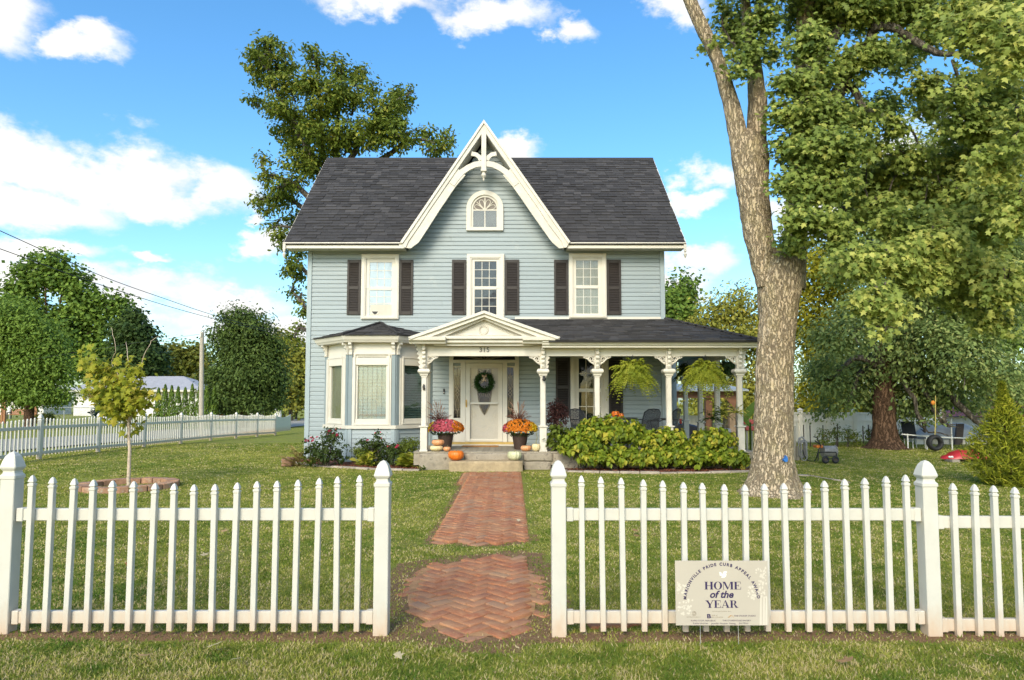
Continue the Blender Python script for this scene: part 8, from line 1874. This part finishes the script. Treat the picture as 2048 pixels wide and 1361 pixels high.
# red overturned boat-like tub with two pale discs, on a block
m_red = M('red_plastic', (.44, .022, .028), .35, .12, 6, .05); ry_ = G(1915, 925).y; rc = thing('red_boat', 'red overturned toy boat with two pale round discs resting on a block', 'boat', G(1920, 925))
q = MB(); n_ = 20; V = []
for i in range(n_ + 1):
    t = i / n_; px = 1883 + (1992 - 1883) * t; hgt = np.interp(px, [1883, 1888, 1898, 1905, 1925, 1945, 1970, 1992], [.5, 7, 8, 14, 20, 20.5, 14, 1]); w = .32 * math.sin(math.pi * min(1, t * 1.05 + .02)) ** .5
    for k in range(9):
        a = math.pi * k / 8; p = P(px, 921, ry_ + .3); V.append((p.x, p.y - math.cos(a) * w, .06 + PX(hgt, ry_) * max(.04, math.sin(a)) ** .8))
q.add(V, [(i * 9 + k, (i + 1) * 9 + k, (i + 1) * 9 + k + 1, i * 9 + k + 1) for i in range(n_) for k in range(8)]); q.build('hull', m_red, rc, smooth='all', fix=False)
for px in (1899.5, 1904): q = MB(); c = P(px, 914.5, ry_ - .02); q.ball(c, (.035, .03, .03), 10, 6); q.build('disc', m_wp, rc)
q = MB(); a, b = P(1904, 921, ry_ - .05), P(1920, 925, ry_ - .05); q.box(a.x, b.x, ry_ - .06, ry_ + .25, -.03, .065); tag(q.build('concrete_block', m_stone, None, bevel=.008), 'pale concrete block propping the red boat', 'block')
# behind the side porch
PGY = 25.5; pg = thing('pergola', 'brown timber shelter with tin roof seen through the side porch posts', 'shelter', P(1420, 870, PGY)); m_brown = M('brown_timber', (.22, .105, .06), .7, .2, 5, .3)
z0_, z1_ = P(0, 799, PGY).z, P(0, 783, PGY).z; a, b = P(1350, 800, PGY).x, P(1482, 800, PGY).x
q = MB(); q.box(a, b, PGY, PGY + .12, z0_ + .05, z1_); q.build('beam', m_brown, pg); q = MB(); q.hexa([(a - .2, PGY - .3, z1_ + .0), (b + .2, PGY - .3, z1_), (b + .2, PGY + 3, z1_ + .3), (a - .2, PGY + 3, z1_ + .3), (a - .2, PGY - .3, z1_ + .06), (b + .2, PGY - .3, z1_ + .06), (b + .2, PGY + 3, z1_ + .36), (a - .2, PGY + 3, z1_ + .36)]); q.build('roof', M('tin_roof', (.36, .40, .42), .5, .1, 3), pg)
for px in (1420, 1467): x = P(px, 800, PGY).x; q = MB(); q.box(x - .12, x + .12, PGY + .13, PGY + .37, -.1, z1_ - .01); q.build('post', m_brown if px < 1440 else M('stone_pillar', (.34, .24, .16), .9, .3, 6, .5), pg)
for x0, x1, s in ((1445, 1468, 1), (1468, 1482, -1)):
    q = MB(); c0, c1_ = P(x0, 800, PGY).x, P(x1, 800, PGY).x; q.prism([(c0, z0_ + .04)] + [(c0 + (c1_ - c0) * i / 8, z0_ + .04 - .45 * (i / 8) ** 2) for i in range(9)] + [(c1_, z0_ + .04)] if s > 0 else [(c1_, z0_ + .04)] + [(c1_ + (c0 - c1_) * i / 8, z0_ + .04 - .45 * (i / 8) ** 2) for i in range(9)] + [(c0, z0_ + .04)], 'y', PGY + .02, PGY + .1); q.build('arched_brace', m_brown, pg)
# dark blue car tail and pale fence behind it
CYr = 22.6; a, b = P(1340, 860, CYr).x, P(1420, 860, CYr).x; car = thing('parked_car', 'dark blue car tail with red lamp parked behind the side porch', 'car', (a, CYr, -.05)); m_navyc = M('navy_paint', (.012, .018, .05), .2, .1, 4, 0, spec=.6)
q = MB(); zc0, zc1 = 0.05, P(0, 853, CYr).z; q.prism([(a, zc0 + .2), (b, zc0 + .2), (b, zc1 - .25), (b - .2, zc1 - .05), (a + .9, zc1 + .02), (a + .55, zc1 + .1), (a, zc1 + .1)], 'y', CYr, CYr + 1.6); q.build('body', m_navyc, car, bevel=.05, seg=2)
for x in (a + .3, b - .3):
    q = MB(); q.lathe([(.0, 0), (.28, 0), (.30, .04), (.30, .16), (0, .16)], 18, cap=False); q.xform(Matrix.Translation((x, CYr + .14, .30)) @ Matrix.Rotation(R(90), 4, 'X')); q.build('wheel', m_black, car, smooth=True)
q = MB(); p = P(1361, 843, CYr); q.box(p.x - .04, p.x + .04, CYr - .03, CYr + .02, p.z - .08, p.z + .08); q.build('tail_lamp', M('red_lamp', (.5, .02, .02), .2), car, bevel=.01)
bf = thing('board_fence', 'pale board fence seen behind the blue car through the porch', 'fence', P(1370, 860, 27))
for k in range(12): x = P(1356 + k * 5, 850, 27).x; q = MB(); q.box(x, x + .09, 27, 27.03, -.2, P(0, 831 + (k % 2) * .6, 27).z); q.build('board', m_pvc, bf)
for zz in (.3, .8): q = MB(); q.box(P(1354, 850, 27).x, P(1418, 850, 27).x, 27.031, 27.07, zz - .2, zz - .1); q.build('rail', m_pvc, bf)
# spiky potted plants and banana leaf at the porch corner

def spiky(label, px, py, Y, n, ln, mat):
    c = P(px, py, Y); root = thing('spiky_plant', label, 'plant', (c.x, Y, ZF if Y > 15.4 else .03)); PT, AL, SZ, TT = [], [], [], []
    q = MB(); q.tube([(c.x, Y, ZF if Y > 15.4 else .03), c], [.02, .014], 6); q.build('stem', m_bark3, root)
    for i in range(n):
        a_ = RNG.uniform(0, 2 * np.pi); e_ = RNG.uniform(-.2, 1.2); o = np.array([math.cos(a_) * math.cos(e_), math.sin(a_) * math.cos(e_), math.sin(e_)]); pr = np.array(c)
        for j in range(4): o2 = o + np.array([0, 0, -.3 * j]); o2 /= np.linalg.norm(o2); st = ln / 4; PT.append(pr + o2 * st * .5); AL.append(o2); SZ.append(st * 1.15); TT.append(RNG.random()); pr = pr + o2 * st
    PT, AL, SZ = np.array(PT), np.array(AL), np.array(SZ); cards('foliage', PT, SZ, np.cross(AL, RNG.normal(size=AL.shape)), 'lance', TT, mat, root, along=AL, sx=np.full(len(SZ), 1.1))
spiky('spiky plant with drooping blades beside the corner post', 1472, 826, 15.35, 34, .34, L_OLIVE)
spiky('spiky plant with thin blades behind the bushes near the side porch', 1447, 830, 16.4, 30, .36, L_FERNY)
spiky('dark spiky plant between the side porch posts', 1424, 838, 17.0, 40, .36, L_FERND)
bc = P(1500, 845, 18.5); bp = thing('banana_plant', 'broad banana-like leaf standing between the corner post and the maple', 'plant', (bc.x, 18.5, 0)); q = MB(); q.tube([(bc.x, 18.5, 0), (bc.x, 18.5, bc.z)], .03, 7); q.build('stem', L_FERNY, bp)
for px, py, sx_, sz_, rz_ in ((1501, 822, 14, 24, -35), (1492, 838, 9, 16, 25)):
    c = P(px, py, 18.45); q = MB(); n_ = 10; V = []
    for i in range(n_ + 1):
        t = i / n_; w = PX(sx_, 18.5) * math.sin(math.pi * min(.98, max(.03, t))) ** .6 * .6; 
        for s in (-1, 0, 1): V.append((s * w, .03 * abs(s) , (t - .5) * 2 * PX(sz_, 18.5)))
    q.add(V, [(i * 3 + k, i * 3 + k + 1, (i + 1) * 3 + k + 1, (i + 1) * 3 + k) for i in range(n_) for k in range(2)]); q.xform(Matrix.Translation(c) @ Matrix.Rotation(R(-rz_), 4, 'Y')); me_ = q.mesh('leaf', L_MID, smooth='all', fix=False, tint=.6); link('leaf', me_, None, bp)
gb = P(1457, 880, 16.9); q = MB(); q.box(P(1444, 880, 16.9).x, P(1463, 880, 16.9).x, 16.9, 17.2, ZF, P(0, 858, 16.9).z); o = q.build('planter_box', M('grey_planter', (.34, .35, .38), .7, .1, 5), None, bevel=.01); tag(o, 'plain grey planter box on the side porch near the corner post', 'planter')
rcY = 20.5; rl = thing('lounge_chair', 'lounge chair with faded red cushions beyond the porch corner', 'chair', P(1505, 890, rcY)); m_cush = M('faded_red_cushion', (.42, .10, .08), .8, .15, 6, .2)
for (x0, x1, y0, y1, dy) in ((1492, 1516, 862, 853, 0), (1496, 1516, 850, 840, .35)): a, b = P(x0, y0, rcY), P(x1, y1, rcY); q = MB(); q.box(a.x, b.x, rcY + dy, rcY + dy + .4, a.z, b.z); q.build('cushion', m_cush, rl, bevel=.03, seg=2)
for px in (1494, 1514): x = P(px, 880, rcY).x; q = MB(); q.box(x, x + .05, rcY + .05, rcY + .12, gz(0, rcY) - .02, P(0, 862, rcY).z - .002); q.box(x, x + .05, rcY + .5, rcY + .57, gz(0, rcY) - .02, P(0, 845, rcY).z); q.build('leg', m_pole, rl)
# blue paint mark on the big maple
pm = P(1571, 918, MY - .43); q = MB(); q.prism([(pm.x - .03, pm.z - .02), (pm.x - .01, pm.z - .05), (pm.x + .03, pm.z - .045), (pm.x + .035, pm.z + .01), (pm.x + .015, pm.z + .05), (pm.x, pm.z + .01)], 'y', MY - .44, MY - .36); q.build('blue_tag', M('blue_paint', (.02, .13, .40), .6), mt)
# loose bricks under the fence
for i, (px, py, rz) in enumerate(((1205, 1251, 12), (1228, 1250, -6), (1250, 1249, 9), (1272, 1248, -3))):
    c = G(px, py); o = link('loose_brick', bmeshes[i % 6][0], None, None, loc=(c.x, c.y, .012), rot=(0, 0, R(rz))); tag(o, f"{('first', 'second', 'third', 'fourth')[i]} half-buried brick from the gate post under the picket fence", 'brick', 'bricks under the fence')
# fallen leaves
m_lf = [M_leaf('dry_leaf', (.26, .15, .07), (.42, .27, .14), .8, .2), M_leaf('tan_leaf', (.40, .33, .20), (.55, .48, .32), .8, .2), M_leaf('brown_leaf', (.16, .07, .03), (.26, .12, .05), .8, .2)]
spots = ((430, 1309, 1, .10, 'large pale curled leaf lying on the near grass left of the walk'), (287, 1331, 0, .09, 'brown curled leaf in the near grass at the lower left'), (474, 1338, 1, .08, 'small tan leaf on the near grass below the large pale one'), (797, 1331, 1, .07, 'tan leaf on the near grass just left of the walk'), (1692, 1341, 0, .11, 'orange-brown leaf on the near grass at the lower right'), (1980, 1330, 0, .06, 'tiny brown leaf on the near grass by the right border'), (448, 1072, 0, .10, 'brown leaf on the lawn behind the middle of the fence panel'), (409, 1121, 1, .09, 'tan leaf on the lawn low behind the fence panel'), (258, 1140, 2, .08, 'dark brown leaf behind the fence panel near the ground'), (744, 1050, 2, .10, 'dark leaf on the lawn beside the tall gate post'), (1392, 1046, 2, .11, 'dark brown leaf on the lawn behind the sign panel'), (1270, 1071, 0, .09, 'upper of two brown leaves behind the fence right of the gate'), (1273, 1082, 0, .08, 'lower of two brown leaves behind the fence right of the gate'), (1665, 1070, 0, .10, 'brown leaf on the lawn right of the maple roots'), (1420, 1107, 0, .08, 'brown leaf just above the award sign'), (1037, 1050, 1, .07, 'pale leaf on the upper brick walk'), (885, 1061, 2, .08, 'dark leaf on the left edge of the upper brick walk'), (245, 958, 2, .12, 'dark red leaf standing on the grass beside the young tree stem'), (1970, 1165, 0, .09, 'tan leaf behind the last pickets at the right'))
for px, py, k, s, lab in spots:
    tv, tf = TPL['maple']; q = MB(); q.v = [(x * s, y * s, (zz + .5 * (x * x) + .3 * y * y) * s) for x, y, zz in tv]; q.f = list(tf); c = G(px, py)
    o = link('fallen_leaf', q.mesh('fallen_leaf', m_lf[k], fix=False, tint=random.random()), None, None, loc=(c.x, c.y, .055), rot=(random.uniform(-.4, .4), random.uniform(-.4, .4), random.uniform(0, 6))); tag(o, lab, 'leaf', 'fallen leaves')
bpy.data.scenes.remove(_ts)
